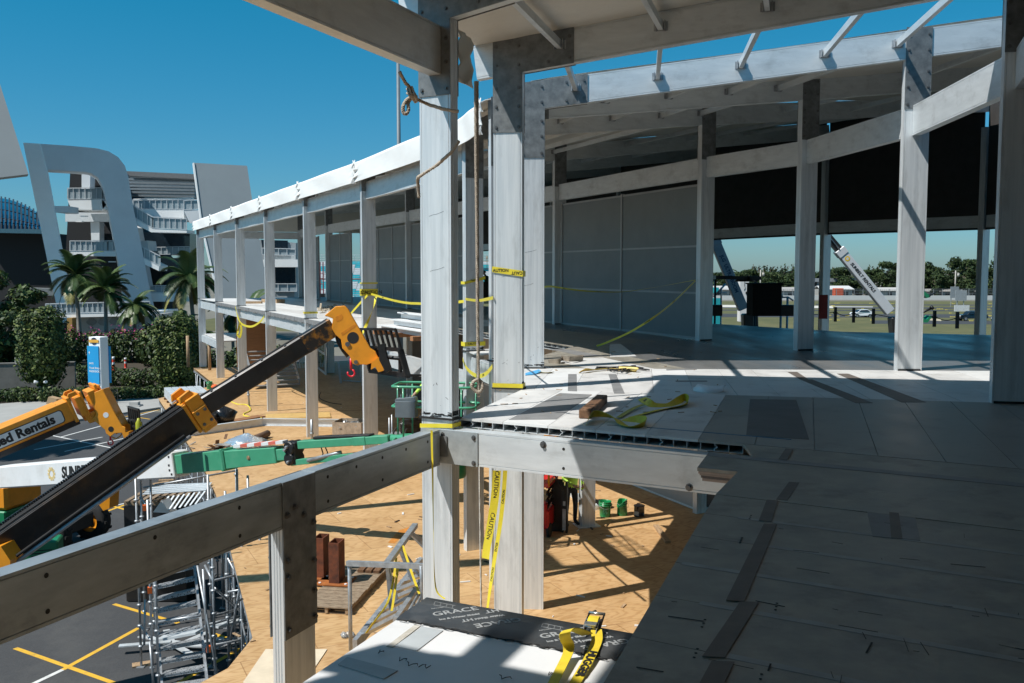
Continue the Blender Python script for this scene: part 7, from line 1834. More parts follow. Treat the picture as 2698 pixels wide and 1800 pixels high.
slab([(484, 554), (545, 553), (540, 587), (500, 588)], YB - 1, 4, 'landing', WCON)
slab([(395, 770), (520, 772), (525, 795), (400, 795)], YB, 5)
slab([(365, 636), (388, 634), (392, 660), (372, 660)], YB, 3, 'soffit', WCON)
def railing(pts, Y, hpx, nm='railing', step=14, glass=True):
    b, g = MB(), MB()
    for (u0, v0), (u1, v1) in zip(pts[:-1], pts[1:]):
        L = math.hypot(u1 - u0, v1 - v0); n = max(1, int(L/step))
        for k in range(n + 1):
            u, v = lerp(u0, u1, k/n), lerp(v0, v1, k/n); b.beam(at(u, v, Y), at(u, v - hpx, Y), .07, .07, up=V((0, 1, 0)))
        b.beam(at(u0, v0 - hpx, Y), at(u1, v1 - hpx, Y), .1, .1); b.beam(at(u0, v0 - 1, Y), at(u1, v1 - 1, Y), .08, .08)
        if glass: g.prism([at(u0, v0 - 2, Y + .1), at(u1, v1 - 2, Y + .1), at(u1, v1 - hpx + 2, Y + .1), at(u0, v0 - hpx + 2, Y + .1)], V((0, .03, 0)))
    o = b.build(nm, RAILW, stad)
    if glass: g.build('railing_glass', GLR, o)
railing([(178, 526), (270, 525), (282, 530), (402, 602), (492, 606)], YB - 2, 30)
railing([(184, 662), (284, 662), (340, 660), (422, 702)], YB - 2, 27)
railing([(350, 552), (484, 552)], YB + 1, 26); railing([(484, 554), (524, 552)], YB - 1, 26)
railing([(395, 672), (500, 670)], YB + 4, 20); railing([(395, 773), (505, 773)], YB, 20)
b = MB()
for pts in ([(372, 612), (500, 615), (500, 672), (380, 672)], [(388, 680), (505, 680), (505, 770), (392, 770)], [(372, 560), (480, 556), (480, 540), (372, 540)]): b.prism(pxpoly(pts, YB + 6), V((0, 4, 0)))
b.build('dark_glazing', GLASSD, stad)
b = MB(); b.prism(pxpoly([(352, 524), (505, 520), (505, 552), (352, 552)], YB + 5), V((0, 1, 0))); b.build('upper_wall', WCON2, stad)
# louvred roof
b = MB(); b.prism(pxpoly([(333, 451), (514, 459), (514, 472), (333, 463)], YB), V((0, 3, 0))); b.build('roof_fascia', mat('roof_fascia', (.17, .17, .17), .7), stad)
b = MB()
for k in range(7):
    v = 464 + k*8.6; b.beam(at(338 + k, v, YB + 1 + k*1.6), at(516, v + 5 - k*.3, YB + 1 + k*1.6), 1.1, .28)
b.build('louvres', mat('louvre_grey', (.20, .24, .27), .5, .2), stad)
b = MB(); b.prism(pxpoly([(333, 460), (520, 468), (524, 526), (350, 528)], YB + 12), V((0, .5, 0))); b.build('roof_soffit', mat('soffit_blue', (.035, .085, .12), .4), stad)
# slanted fin wall
b = MB(); b.prism(pxpoly([(510, 429), (651, 437), (665, 532), (694, 693), (720, 850), (590, 850), (545, 650), (531, 588)], 112), V((-.55, 1.6, 0))); b.build('fin_wall', mat('fin_grey', (.27, .305, .325), .75, 0, .04, .4), stad)
b = MB(); b.prism(pxpoly([(508, 429), (512, 429), (533, 588), (547, 650), (592, 850), (588, 850), (543, 650), (529, 588)], 111.9), V((-.55, 1.5, 0))); b.build('fin_edge', WCON2, stad)
# wing to the right of the fin, seen between the columns
b = MB(); b.prism(pxpoly([(660, 630), (780, 640), (775, 800), (690, 800)], 121), V((0, 10, 0))); b.build('wing_wall', mat('wing_grey', (.30, .34, .36), .7), stad)
b = MB()
for pts in ([(688, 632), (758, 634), (758, 670), (694, 672)], [(722, 704), (778, 704), (779, 768), (724, 768)], [(655, 692), (720, 690), (720, 770), (668, 770)]): b.prism(pxpoly(pts, 120.8), V((0, .15, 0)))
b.build('wing_glazing', GLASSD, stad)
b = MB(); b.prism(pxpoly([(690, 684), (786, 684), (786, 704), (696, 704)], 119), V((0, 2, 0))); b.build('wing_band', WCON2, stad)
railing([(684, 769), (782, 769)], 119, 21, step=24); railing([(690, 672), (778, 674)], 119.5, 18, step=20)
# terrace in front
b = MB(); b.prism(pxpoly([(120, 828), (395, 822), (395, 832), (120, 838)], 106), V((0, 9, 0))); b.build('terrace_slab', WCON2, stad)
railing([(120, 828), (190, 826), (395, 821)], 106, 27, step=13)
b = MB(); b.prism(pxpoly([(190, 832), (420, 828), (420, 930), (190, 930)], 107), V((0, 4, 0))); tw_ = b.build('terrace_wall', mat('terrace_wall', (.42, .42, .40), .8, 0, .08, .4), stad)
sh = MB()
for (u, v) in ((300, 836), (328, 835), (356, 834), (270, 838), (240, 838)):
    c = at(u, v, 106.9); r_ = .62
    sh.prism([c + V((r_*math.sin(a), 0, -r_*.4 - r_*math.cos(a)*1.0)) for a in [R(-70 + 14*k) for k in range(11)]] + [c + V((0, 0, .25))], V((0, .08, 0)))
sh.build('scallop_openings', mat('scallop_grey', (.26, .26, .25), .8), tw_)
b = MB(); b.prism(pxpoly([(176, 838), (190, 838), (190, 900), (178, 900)], 105), V((0, 1, 0))); b.build('wood_door', mat('ochre_board', (.38, .22, .06), .7), stad)
# lamps under the landings
b = MB()
for (u, v) in ((210, 584), (310, 574), (222, 570), (296, 690)): b.box(at(u, v, YB - 1), (.9, .3, .12))
b.build('light_fittings', WCON2, stad)
# glazed dome at the left edge
dome = thing('glazed_hall', xyz(at(20, 900, 135), GZ), 'long hall with curved blue glazed roof ribs at the left edge, behind the loop frame', 'hall')
bD, ribs = MB(), MB()
for k in range(17):
    u0 = -60 + 10.6*k
    for j in range(7):
        def dp(kk, jj):
            uu = -60 + 10.6*kk; tp_ = 522 + (max(0, uu)/105)**1.6*42; bt = 607 + uu*.04; a = jj/7
            return at(uu, lerp(bt, tp_, a**.8), 132 + 16*a*a)
        P = [dp(k, j), dp(k + 1, j), dp(k + 1, j + 1), dp(k, j + 1)]; bD.poly(P)
        ribs.beam(P[0], P[3], .22, .55); 
        if j % 2 == 0: ribs.beam(P[0], P[1], .12, .12)
bD.build('roof_glazing', mat('blue_glazing', (.012, .15, .30), .08, .2, .3, .3, coat=.4), dome); ribs.build('roof_ribs', mat('rib_grey', (.025, .035, .045), .5), dome)
b = MB(); b.prism(pxpoly([(-80, 602), (112, 604), (120, 616), (-80, 612)], 131.5), V((0, 3, 0))); b.build('gutter_beam', mat('teal_beam', (.05, .13, .18), .4), dome)
b = MB(); b.prism(pxpoly([(-80, 612), (150, 616), (190, 900), (-80, 900)], 134), V((0, 20, 0))); b.build('dark_wall', VOIDM, dome)
b = MB(); b.prism(pxpoly([(40, 758), (160, 762), (160, 780), (40, 776)], 130), V((0, 3, 0))); b.build('canopy', mat('canopy_grey', (.16, .18, .19), .6), dome)
# overhanging roof blade at the top left corner: far bigger than the picture shows, on its own mast
rb = thing('roof_blade', xyz(at(-420, 900, 105), GZ), 'huge pale roof blade jutting in at the left edge against the sky', 'roof')
b = MB(); b.prism(pxpoly([(0, 222), (75, 459), (0, 468), (-500, 540), (-700, 500), (-520, 130), (-60, 60)], 104), V((-1.4, 2.5, 0))); b.build('blade', mat('blade_grey', (.30, .32, .33), .75, 0, .04, .3), rb)
b = MB(); b.beam(xyz(at(-420, 520, 106), GZ), at(-420, 500, 106), 3, 3, up=V((0, 1, 0))); b.build('mast', WCON, rb)

# ------------------------------------------------------------------ planting, road edge, sign
P_ = lambda u, Y, z=GZ: xyz(at(u, 800, Y), z)
place_tree('clipped_tree', 'box clipped leafy tree with bare trunk, left of the blue sign', P_(108, 69), 6.7, 3.1, 31, n=7500, leaf=.15, trunk_h=.18, box=True)
place_tree('clipped_tree', 'box clipped leafy tree beside the far end of the plywood platform', P_(462, 71), 6.1, 2.9, 32, n=7500, leaf=.15, trunk_h=.06, box=True)
place_tree('shade_tree', 'dark spreading tree at the left edge before the hall', P_(22, 92), 9.5, 7.5, 33, n=4200, leaf=.28, trunk_h=.1)
place_tree('shade_tree', 'dark low tree at the left edge under the clipped one', P_(-10, 82), 6, 7, 34, n=3000, leaf=.25, trunk_h=.05)
palm('tall palm with feathery crown before the loop frame, left of three', P_(208, 100), 8.9, 41, 3.8, 26, .21, -.35)
palm('palm with yellowing lower frond, middle of the three before the stairs', P_(277, 98), 7.4, 42, 3.3, 24, .2, .1)
palm('shorter dark palm, right of the three before the stairs', P_(352, 97), 5.8, 43, 2.8, 22, .17, .2)
palm('tall palm with broad crown beside the first far arm column', P_(512, 92), 8.7, 44, 3.8, 26, .2, -.5)
palm('small pale yellow palm below the broad crowned palm', P_(478, 90), 4.4, 45, 2.2, 16, .14, .1)
palm('short dark palm seen between second and third far arm columns', P_(655, 93), 5.5, 46, 3.1, 24, .17, .1)
palm('low yellow palm seen behind the first far arm column', P_(545, 88), 3.4, 47, 1.8, 14, .14, .1)
palm('low feathery palm behind the third far arm column', P_(612, 96), 4.8, 48, 2.6, 16, .14, -.2)
palm('palm at the lot edge just outside the picture on the left', xyz((-30.5, 46.0), GZ), 8.8, 49, 3.6, 22, .2, .1, group='palms outside the picture')
bush('hedge', 'dark hedge with magenta flowers along the foot of the terrace wall', P_(175, 97), P_(420, 95), 3.4, 2.5, 5200, .2, 51, flowers=420)
bush('hedge', 'dense dark shrubs right of the terrace wall under the palms', P_(365, 92), P_(530, 88), 4.6, 3, 5000, .22, 52)
bush('hedge', 'low clipped hedge behind the blue sign along the road', P_(190, 77), P_(530, 74), 1.7, 1.6, 5200, .13, 53)
bush('shrub_row', 'low ground shrubs along the pavement left of the blue sign', P_(-20, 66.5), P_(215, 67.5), 1.05, 2.2, 3600, .12, 54, cat='shrubs')
bush('shrub_row', 'low ground shrubs along the pavement right of the blue sign', P_(285, 68), P_(500, 69.5), .95, 2.2, 3600, .12, 55, cat='shrubs')
bush('hedge', 'dark shrubbery at the left edge behind the concrete wall', P_(-30, 84), P_(95, 86), 3.6, 3, 3200, .2, 56)
bush('hedge', 'dark shrubs behind the far arm columns under the deck', P_(515, 76), P_(760, 80), 3.0, 3, 4200, .2, 57)
bush('hedge', 'dark shrubs beside the clipped tree behind the concrete wall', P_(90, 88), P_(200, 89), 3.0, 3, 2600, .2, 58)
b = MB(); p, q = P_(-60, 71), P_(192, 72.5); b.beam(xyz(p, GZ + 1.15), xyz(q, GZ + 1.15), .35, 2.3); b.beam(xyz(p, GZ + 2.34), xyz(q, GZ + 2.34), .45, .08); tag(b.build('concrete_wall', mat('rough_concrete', (.20, .19, .17), .9, 0, .15, 1.5, dirt=.4)), 'rough grey concrete retaining wall behind the clipped tree', 'wall')
b = MB(); p, q = P_(-60, 93), P_(200, 93)
for k in range(8): a = lerp(p, q, k/8); c2 = lerp(p, q, (k + .96)/8); b.prism([xyz(a, GZ), xyz(c2, GZ), xyz(c2, GZ + .85), xyz(a, GZ + .85)], V((0, .4, 0)))
tag(b.build('road_barrier', CONC), 'low pale concrete barrier along the road beyond the wall', 'barrier')
b = MB(); b.box(xyz(P_(46, 71), GZ + 2.6), (.5, .5, .5)); tag(b.build('wall_post', CONC), 'square concrete post cap on the retaining wall', 'post')
DR = mat('delineator_red', (.75, .06, .03), .5)
for lab, u, v, Y in (('red and white road post nearest the blue sign', 299, 960, 86), ('middle red and white road post beyond the hedge', 331, 963, 90), ('farthest small red road post beyond the hedge', 349, 962, 96), ('lone red road post behind the concrete wall', 71, 974, 82)):
    t = thing('road_post', xyz(at(u, v, Y), GZ + .02), lab, 'road post'); p = at(u, v, Y); top_ = at(u, v - 20, Y).z
    b = MB(); n = 6
    for k in range(n): b.cyl(xyz(p, lerp(GZ, top_, k/n)), xyz(p, lerp(GZ, top_, (k + 1)/n)), .12, n=10, mi=k % 2 if k > 2 else 0, cap=(k in (0, n-1)))
    b.build('post', [DR, WHITEP], t); b = MB(); b.cyl(xyz(p, GZ), xyz(p, GZ + .08), .25, n=12); b.build('foot', RUBBER, t)
# blue sign totem
sg = thing('sign_totem', P_(252, 66), 'tall pale totem sign with bright blue panels by the pavement', 'sign')
BLUE = mat('sign_blue', (.015, .30, .62), .4, 0, .05, 2)
c0 = at(254, 950, 66); f0 = n2((.86, -.51)); 
def tz(v): return EYE - (v - 716.5)*66/2480
b = MB(); d_ = n2((-.35, -.94)); e_ = V((-d_.y, d_.x, 0))   # d_ faces the camera a little to the left
if e_.x < 0: e_ = -e_
cc = P_(256, 66.3, 0)
b.beam(xyz(cc, GZ), xyz(cc, tz(888)), 1.05, .75, up=d_); b.build('pillar', WCON2, sg, .03)
for s, zt0, zb0, off in ((1, 912, 1012, .42), (-1, 914, 1012, .42)):
    m_ = MB(); q = cc + d_*(off*s) + e_*(-.10 if s > 0 else .14)
    m_.beam(xyz(q, tz(zb0)), xyz(q, tz(zt0)), 1.0, .07, up=d_); bp = m_.build('blue_panel', BLUE, sg)
    if s > 0:
        fp_ = q + d_*.04
        for k, (tx, v, sz) in enumerate((('GATE', 958, .16), ('Truck Entry', 970, .19), ('PADDOCK', 979, .19), ('\u2191', 930, .22))):
            if ord(tx[0]) > 1000:
                a_m = MB(); pc_ = xyz(fp_ - e_*.30, tz(v)); a_m.prism([pc_ + Z*.12, pc_ - e_*.07, pc_ + e_*.07], d_*.004); a_m.beam(pc_ - Z*.1, pc_ + Z*.02, .03, .004, up=d_); a_m.build('arrow', WHITEP, bp)
            else: text_mesh(tx, 'lettering', sz, WHITEP, bp, .002, xyz(fp_ - e_*.36, tz(v)), e_, Z, align='LEFT', bold=.004)
m_ = MB(); q = xyz(cc + d_*.382 - e_*.02, tz(899)); m_.cyl(q, q + d_*.02, .26, n=20); em = m_.build('emblem_disc', mat('emblem_navy', (.03, .04, .07), .5), sg)
m_ = MB(); m_.beam(q + d_*.03 - e_*.42, q + d_*.03 + e_*.42, .03, .20); m_.build('emblem_band', mat('emblem_gold', (.72, .38, .05), .5), em)
b = MB(); pa, pb = P_(218, 65), P_(302, 65.5)
for z in (.15, 1.05): b.tube([xyz(pa, GZ + z), xyz(pb, GZ + z)], .02, 6)
for k in range(15): q = lerp(pa, pb, k/14); b.tube([xyz(q, GZ + .15), xyz(q, GZ + 1.05)], .012, 5)
for q in (pa, pb): b.tube([xyz(q, GZ), xyz(q, GZ + 1.1)], .025, 6)
tag(b.build('crowd_barrier', BLACK), 'dark crowd barrier standing around the blue totem sign', 'barrier')
b = MB(); p = at(120, 1047, 65); p = xyz(p, GZ + .13); b.prism([p, p + V((.7, 0, 0)), p + V((.75, 0, .35)), p + V((.2, 0, .5))], V((.1, .5, 0))); b.prism([p + V((.7, .1, .1)), p + V((1.5, 0, 0)), p + V((1.1, 0, .55))], V((0, .6, .05))); tag(b.build('cardboard_boxes', mat('cardboard', (.42, .29, .17), .8, 0, .1)), 'torn cardboard boxes on the bed edge near the clipped tree', 'boxes')
b = MB(); p = xyz(at(110, 1000, 66), GZ + 1.55); 
for s in (-.22, .22): b.cyl(p + V((s, -.1, 0)), p + V((s*1.9, -.25, .05)), .07, .11, n=10)
tag(b.build('floodlights', WHITEP), 'pair of small white floodlights on the clipped tree trunk', 'lights')
# tall light mast behind the roof
b = MB(); p = at(1050, 300, 90); b.cyl(xyz(p, GZ), xyz(p, at(1050, 150, 90).z), .26, .16, n=12); b.cyl(xyz(p, GZ), xyz(p, GZ + 1), .4, .4, n=12); tag(b.build('light_mast', mat('mast_grey', (.14, .17, .19), .5)), 'tall slim grey light mast rising behind the eave', 'mast')
b = MB(); p = at(924, 700, 260); b.cyl(xyz(p, GZ), xyz(p, at(924, 560, 260).z), .3, .2, n=8); tag(b.build('light_mast', STEELG), 'distant slim mast seen through wall opening above the grandstand', 'mast')

# ------------------------------------------------------------------ grandstand seen through the far arm
gs = thing('grandstand', xyz(at(1060, 780, 280), GZ), 'large temporary grandstand with turquoise and white seats seen through the wall openings', 'grandstand')
SEATW, SEATT = mat('white_seat', (.62, .64, .65), .5), mat('turquoise_seat', (.015, .42, .50), .45)
x0, x1 = at(800, 720, 280).x, at(1330, 720, 280).x
b, s_ = MB(), MB(); nr = 22
for r_ in range(nr):
    Yr = 276 + r_*.9; zr_ = GZ + 1.2 + r_*.52
    b.box(((x0 + x1)/2, Yr, zr_ - .1), (x1 - x0, .9, .12)); b.box(((x0 + x1)/2, Yr + .4, zr_ - .3), (x1 - x0, .06, .5))
    n = int((x1 - x0)/2.2)
    for k in range(n):
        cx = x0 + (k + .5)*2.2; ph = (k*2.2 + r_*2.1) % 17.0
        if 10 < r_ < 12: continue
        s_.box((cx, Yr + .1, zr_ + .22), (2.05, .4, .40), mi=1 if ph < 8 else 0)
b.build('terrace_steps', mat('stand_steel', (.50, .52, .53), .6), gs); s_.build('seats', [SEATW, SEATT], gs)['kind'] = 'stuff'
b = MB()
for k in range(30): cx = lerp(x0, x1, k/29); b.beam((cx, 297, GZ), (cx, 297, GZ + 14.8), .12, .12, up=V((0, 1, 0))); b.beam((cx, 275, GZ), (cx, 275, GZ + 2.6), .1, .1, up=V((0, 1, 0)))
for z in (13.2, 13.9, 14.6): b.beam((x0, 296.8, GZ + z), (x1, 296.8, GZ + z), .1, .1)
for z in (1.4, 2.0, 2.6): b.beam((x0, 274.9, GZ + z), (x1, 274.9, GZ + z), .09, .09)
b.build('rails', RAILW, gs)
J_, r_ = joints(.03); pm = at(1283, 680, 290)
person(xyz(pm, 5.0), 'tiny figure in tan clothes standing on top of the grandstand', J_, r_, [mat('tan_top', (.40, .28, .18), .8), mat('khaki_trousers', (.25, .17, .10), .8), SKIN], dress, None, hair=BLKC)
b = MB(); b.box(xyz(pm, 4.93), (14, 2.0, .14)); 
for k in range(-3, 4): b.beam(xyz(pm, GZ) + V((2*k, .5, 0)), xyz(pm, 4.9) + V((2*k, .5, 0)), .15, .15, up=V((0, 1, 0)))
b.build('top_platform', mat('orange_steel', (.32, .16, .07), .7), gs)
t = thing('lift_mast', xyz(at(847, 780, 70), GZ), 'dark red lift mast standing beyond the wall opening', 'lift')
b = MB()
for du in (-4, 4): b.beam(xyz(at(847 + du, 700, 70), GZ), at(847 + du, 690, 70), .07, .07, up=V((0, 1, 0)))
for k in range(24): z = GZ + .4*k; b.beam(xyz(at(843, 700, 70), z), xyz(at(851, 700, 70), z), .05, .05)
b.build('mast', mat('dark_red_steel', (.22, .012, .015), .5), t); b = MB(); b.box(xyz(at(847, 740, 69.8), -.4), (.5, .5, 1.0)); b.box(xyz(at(847, 780, 69.8), -2.0), (.45, .5, 1.6)); b.build('cage', BLACK, t)

# ------------------------------------------------------------------ track field, right
f0 = [(-60, 150), (260, 118), (420, 300), (-60, 300)]
sheet('field', f0, GZ - .006, GRASS)
GRS = lambda v: 9.3*2480/(v - 716.5)
def strip(nm, v0, v1, u0, u1, m_, dz=.004): 
    g2 = lambda u, v: at(u, 716.5 + (v - 716.5), GRS(v))
    pts = [xyz(at(u, v, GRS(v)), GZ) for u, v in ((u0, v0), (u1, v0 + 3), (u1, v1 + 3), (u0, v1))]
    return sheet(nm, pts, GZ + dz, m_)
ROADD = mat('track_asphalt', (.045, .047, .05), .9, 0, .1, .5)
strip('track', 826, 835, 1700, 2900, ROADD); strip('track', 808, 812, 1900, 2900, ROADD); strip('track', 815, 818, 1700, 2900, ROADD); strip('track', 844, 853, 2300, 2900, ROADD); strip('track', 801, 803.5, 2150, 2900, ROADD)
strip('path', 804, 807, 1800, 2300, PATH, .008); strip('sand_patch', 838, 843, 2430, 2480, mat('sand', (.42, .36, .25), .9), .008); strip('sand_patch', 803, 809, 1860, 2195, mat('pale_sand', (.55, .52, .46), .9), .010)
b = MB(); r2 = random.Random(8)
for k in range(70):
    u, v = r2.uniform(2150, 2700), r2.choice([800, 808, 816, 826, 834, 845]) + r2.uniform(-2, 2); p = xyz(at(u, v, GRS(v)), GZ); b.box(p + Z*.1, (r2.uniform(.3, 1.1), .25, .2))
tag(b.build('track_markers', mat('marker_yellow', (.55, .45, .12), .7)), 'small yellow and white markers dotted over the track field', 'markers', kind='stuff')
Yw = GRS(790)
bw = thing('track_wall', xyz(at(2250, 790, Yw), GZ), 'long white concrete track wall with debris fence on top', 'wall')
b = MB(); xa, xb = at(1600, 790, Yw).x, at(2900, 790, Yw).x; b.box(((xa + xb)/2, Yw, GZ + .72), (xb - xa, .5, 1.45)); b.build('wall', mat('wall_white', (.56, .56, .54), .8, 0, .05, .3), bw)
b = MB(); n = 56
for k in range(n): x = lerp(xa, xb, k/n); b.beam((x, Yw, GZ + 1.4), (x, Yw, GZ + 3.6), .14, .14, up=V((0, 1, 0)))
for z in (2.2, 3.0, 3.6): b.box(((xa + xb)/2, Yw - .05, GZ + z), (xb - xa, .06, .07))
b.build('fence_posts', mat('fence_grey', (.30, .31, .32), .5, .3), bw)
b = MB()
for k in range(260): x = lerp(xa, xb, k/260); b.beam((x, Yw + .02, GZ + 1.45), (x, Yw + .02, GZ + 3.55), .035, .035, up=V((0, 1, 0)))
for k in range(10): b.box(((xa + xb)/2, Yw + .03, GZ + 1.6 + .2*k), (xb - xa, .02, .03))
b.build('fence_mesh', mat('fence_mesh', (.10, .105, .11), .6, .2), bw)
# houses and low buildings beyond
hz = [('low white roofed house left of the pale blue boom', 1885, 20, 748), ('long low white house between the first two inner columns', 2075, 16, 752), ('white flat roofed house right of the second inner column', 2195, 14, 748), ('pale bungalow behind the white leaning boom', 2335, 18, 753), ('white bungalow with porch posts right of the leaning boom', 2465, 12, 757), ('wide white shed with row of windows left of the far outer column', 2530, 16, 757)]
for k, (lab, u, wd, v) in enumerate(hz):
    Y = 320 + 6*k; p = xyz(at(u, v, Y), GZ); t = thing('house', p, lab, 'house', 'houses beyond the track'); hh = (at(u, v + 3, Y).z - GZ)*.85; wd *= .8
    b = MB(); b.box(p + Z*hh*.4, (wd, 7, hh*.8)); b.build('wall', mat('house_wall_%d' % k, (.42, .41, .38), .8), t)
    b = MB(); b.prism([p + V((-wd*.55, -4.2, hh*.8)), p + V((wd*.55, -4.2, hh*.8)), p + V((wd*.5, 0, hh*1.08)), p + V((-wd*.5, 0, hh*1.08))], V((0, .2, .12))); b.prism([p + V((-wd*.55, 4.2, hh*.8)), p + V((wd*.55, 4.2, hh*.8)), p + V((wd*.5, 0, hh*1.08)), p + V((-wd*.5, 0, hh*1.08))], V((0, .2, .12))); b.build('roof', mat('house_roof_%d' % k, ((.48, .47, .45), (.36, .34, .32), (.55, .55, .54))[k % 3], .7), t)
    for j in range(3): b = MB(); b.box(p + V((-wd*.3 + wd*.3*j, -3.52, hh*.45)), (1.6, .08, 1.1)); b.build('window', GLASSD, t)
b = MB(); b.box(xyz(at(2208, 760, 318), GZ + 1.9), (3, 2.4, 3.8)); tag(b.build('orange_container', mat('orange_box', (.62, .10, .03), .6), None, .1), 'small orange container behind the debris fence', 'container')
b = MB(); b.box(xyz(at(2190, 731, 345), GZ + 6.3), (16, 8, 1.2)); b.box(xyz(at(2190, 731, 345), GZ + 2.9), (12, 6, 5.8)); tag(b.build('grey_shed', mat('grey_shed', (.26, .27, .28), .7)), 'grey flat roofed building between trees above the fence', 'building')
for lab, u, v, Y, h0, sz, c in (('grey mesh board on post, right one of two on the track field', 2531, 806, 232, 2.2, (2.8, .15, 2.6), (.28, .30, .31)), ('grey mesh board on post, left and farther one on the track field', 2514, 796, 250, 2.4, (2.2, .15, 3), (.24, .26, .27)), ('small white board low on the grass before the mesh boards', 2534, 815, 215, .3, (3.4, .2, 1.4), (.6, .6, .6))):
    b = MB(); p = xyz(at(u, v, Y), GZ); b.box(p + Z*(h0 + sz[2]/2), sz)
    for s in (-.8, .8): b.beam(p + V((s, .15, 0)), p + V((s, .15, h0 + .5)), .15, .15, up=V((0, 1, 0)))
    tag(b.build('track_board', mat('board_grey_%d' % u, c, .6)), lab, 'board')
for lab, u, v in (('pale power pole with transformer above the black cabinet', 2004, 711), ('pale power pole among dark trees right of column', 2518, 713)):
    Y = 335; b = MB(); p = at(u, v, Y); b.cyl(xyz(p, GZ), p, .28, .2, n=8); b.box(p - Z*.8, (2.4, .15, .15)); b.cyl(p + V((1.0, 0, -2.2)), p + V((1.0, 0, -1.0)), .4, n=8); tag(b.build('power_pole', mat('pole_grey_%d' % u, (.40, .38, .34), .8)), lab, 'power pole')
# trees beyond the houses
LEAFD = [mat('far_leaf_%d' % i, c, .7, 0, .25, .5, spec=.2) for i, c in enumerate([(.024, .042, .015), (.038, .060, .018), (.062, .080, .026), (.015, .027, .010)])]
protos = []
def far_tree(kind, label, u, vtop, Y, w):
    p = xyz(at(u, 740, Y), GZ); h = at(u, vtop, Y).z - GZ
    t = thing(('broad_tree', 'bushy_tree', 'pine_tree')[kind], p, label, 'tree', ('broad trees beyond the track', 'bushy trees beyond the track', 'thin pines beyond the track')[kind])
    if kind < 2: tr_, c = crown_tree(h, w, int(u*7 + vtop), n=2600 if kind == 0 else 1500, leaf=.50, trunk_h=.06)
    else:
        r_ = random.Random(int(u*3)); tr_, c = MB(), MB(); lx = h*.06; tr_.tube([V((0, 0, 0)), V((lx*.4, 0, h*.5)), V((lx, 0, h))], [.35, .25, .06], 6)
        bl_ = []
        for i in range(20): z = .45 + .55*i/20; a = r_.uniform(0, 6.28); k = (1 - z)*w*.9 + .25; bl_.append((V((lx*z*z + k*.7*math.cos(a), k*.7*math.sin(a), h*z)), V((k*.55, k*.5, h*.03))))
        leaves(c, bl_, 260, .55, r_)
    tr_.build('trunk', BARK, t, local=True); c.build('crown', LEAFD, t, local=True)
r2 = random.Random(77)
W1 = ['left of', 'above', 'right of']
seqt = [(0, 1905, 716, 372, 15), (0, 1948, 706, 368, 18), (0, 1990, 710, 375, 16), (0, 2030, 716, 380, 16), (1, 2070, 722, 350, 12), (0, 2110, 718, 382, 16), (1, 1965, 734, 345, 11), (1, 2020, 733, 340, 10), (1, 2085, 736, 342, 10),
        (0, 2170, 716, 385, 13), (0, 2222, 704, 340, 14), (0, 2262, 712, 350, 12), (0, 2305, 706, 360, 15), (0, 2345, 688, 350, 15), (0, 2380, 690, 362, 14), (0, 2425, 700, 350, 14), (0, 2455, 690, 360, 14), (0, 2490, 697, 345, 12), (0, 2520, 676, 352, 10), (0, 2545, 684, 356, 11), (0, 2570, 680, 360, 12), (1, 2560, 702, 338, 9), (0, 2610, 706, 345, 12), (0, 2640, 700, 350, 13), (0, 2690, 695, 350, 14), (1, 2480, 722, 335, 8), (1, 2290, 728, 335, 9), (1, 2400, 724, 335, 10), (0, 2440, 712, 370, 16), (0, 2130, 735, 345, 8)]
desc = ['low rounded tree where grey wall ends', 'broad crown behind pale blue boom', 'broad tree over the power pole', 'broad tree above black cabinet', 'low bush right of black cabinet', 'broad tree at left side of second inner column', 'small shrubby tree behind white cabinet', 'small shrubby tree above black cabinet', 'shrubby tree beside second inner column',
        'pale wide tree right of second inner column', 'dark round tree left of leaning boom', 'dark tree behind middle of leaning boom', 'wide tree right of the leaning boom head', 'tall tree left of sunlit column', 'tall tree directly behind the sunlit column', 'leafy tree just right of sunlit column', 'tree under low skyline right of sunlit column', 'dark tree left of the power pole', 'tallest pointed dark tree on the skyline', 'tall tree right of the tallest pointed one', 'full dark tree left of far outer column', 'bright green lower tree beside far outer column', 'tree right of far outer column', 'dark tree under the spindly pine', 'tree at the right edge behind nearest column', 'low shrubby tree under the right power pole', 'low shrubby tree behind lettering of leaning boom', 'low shrubby tree at foot of sunlit column', 'wide back tree right of sunlit column', 'low tree behind the second inner column']
for (k_, u, vt, Y, w__), d_ in zip(seqt, desc): far_tree(k_, d_, u, vt, Y, w__)
for i in range(16):
    u = 1978 + 9.6*i + r2.uniform(-3, 3); far_tree(2, 'thin wispy pine above the broad trees on the left skyline', u, 694 + r2.uniform(-2, 9), 395, 4)
for i, u in enumerate((2160, 2178, 2190, 2205, 2285, 2295, 2310)): far_tree(2, 'thin wispy pine on the skyline around the leaning boom', u, 697 + r2.uniform(0, 8), 395, 4)
far_tree(2, 'spindly pine with short bare tiers right of far outer column', 2616, 661, 345, 5)
bush('tree_line', 'dark unbroken tree line filling the gap behind the houses', xyz(at(1700, 740, 410), GZ), xyz(at(2900, 740, 410), GZ), 9.5, 10, 9000, 1.0, 91, cat='trees', lumps=34)['kind'] = 'stuff'
bush('tree_line', 'dark distant trees behind the grandstand and left wing', xyz(at(700, 740, 420), GZ), xyz(at(1400, 740, 420), GZ), 7, 10, 3000, 1.0, 92, cat='trees', lumps=20)['kind'] = 'stuff'

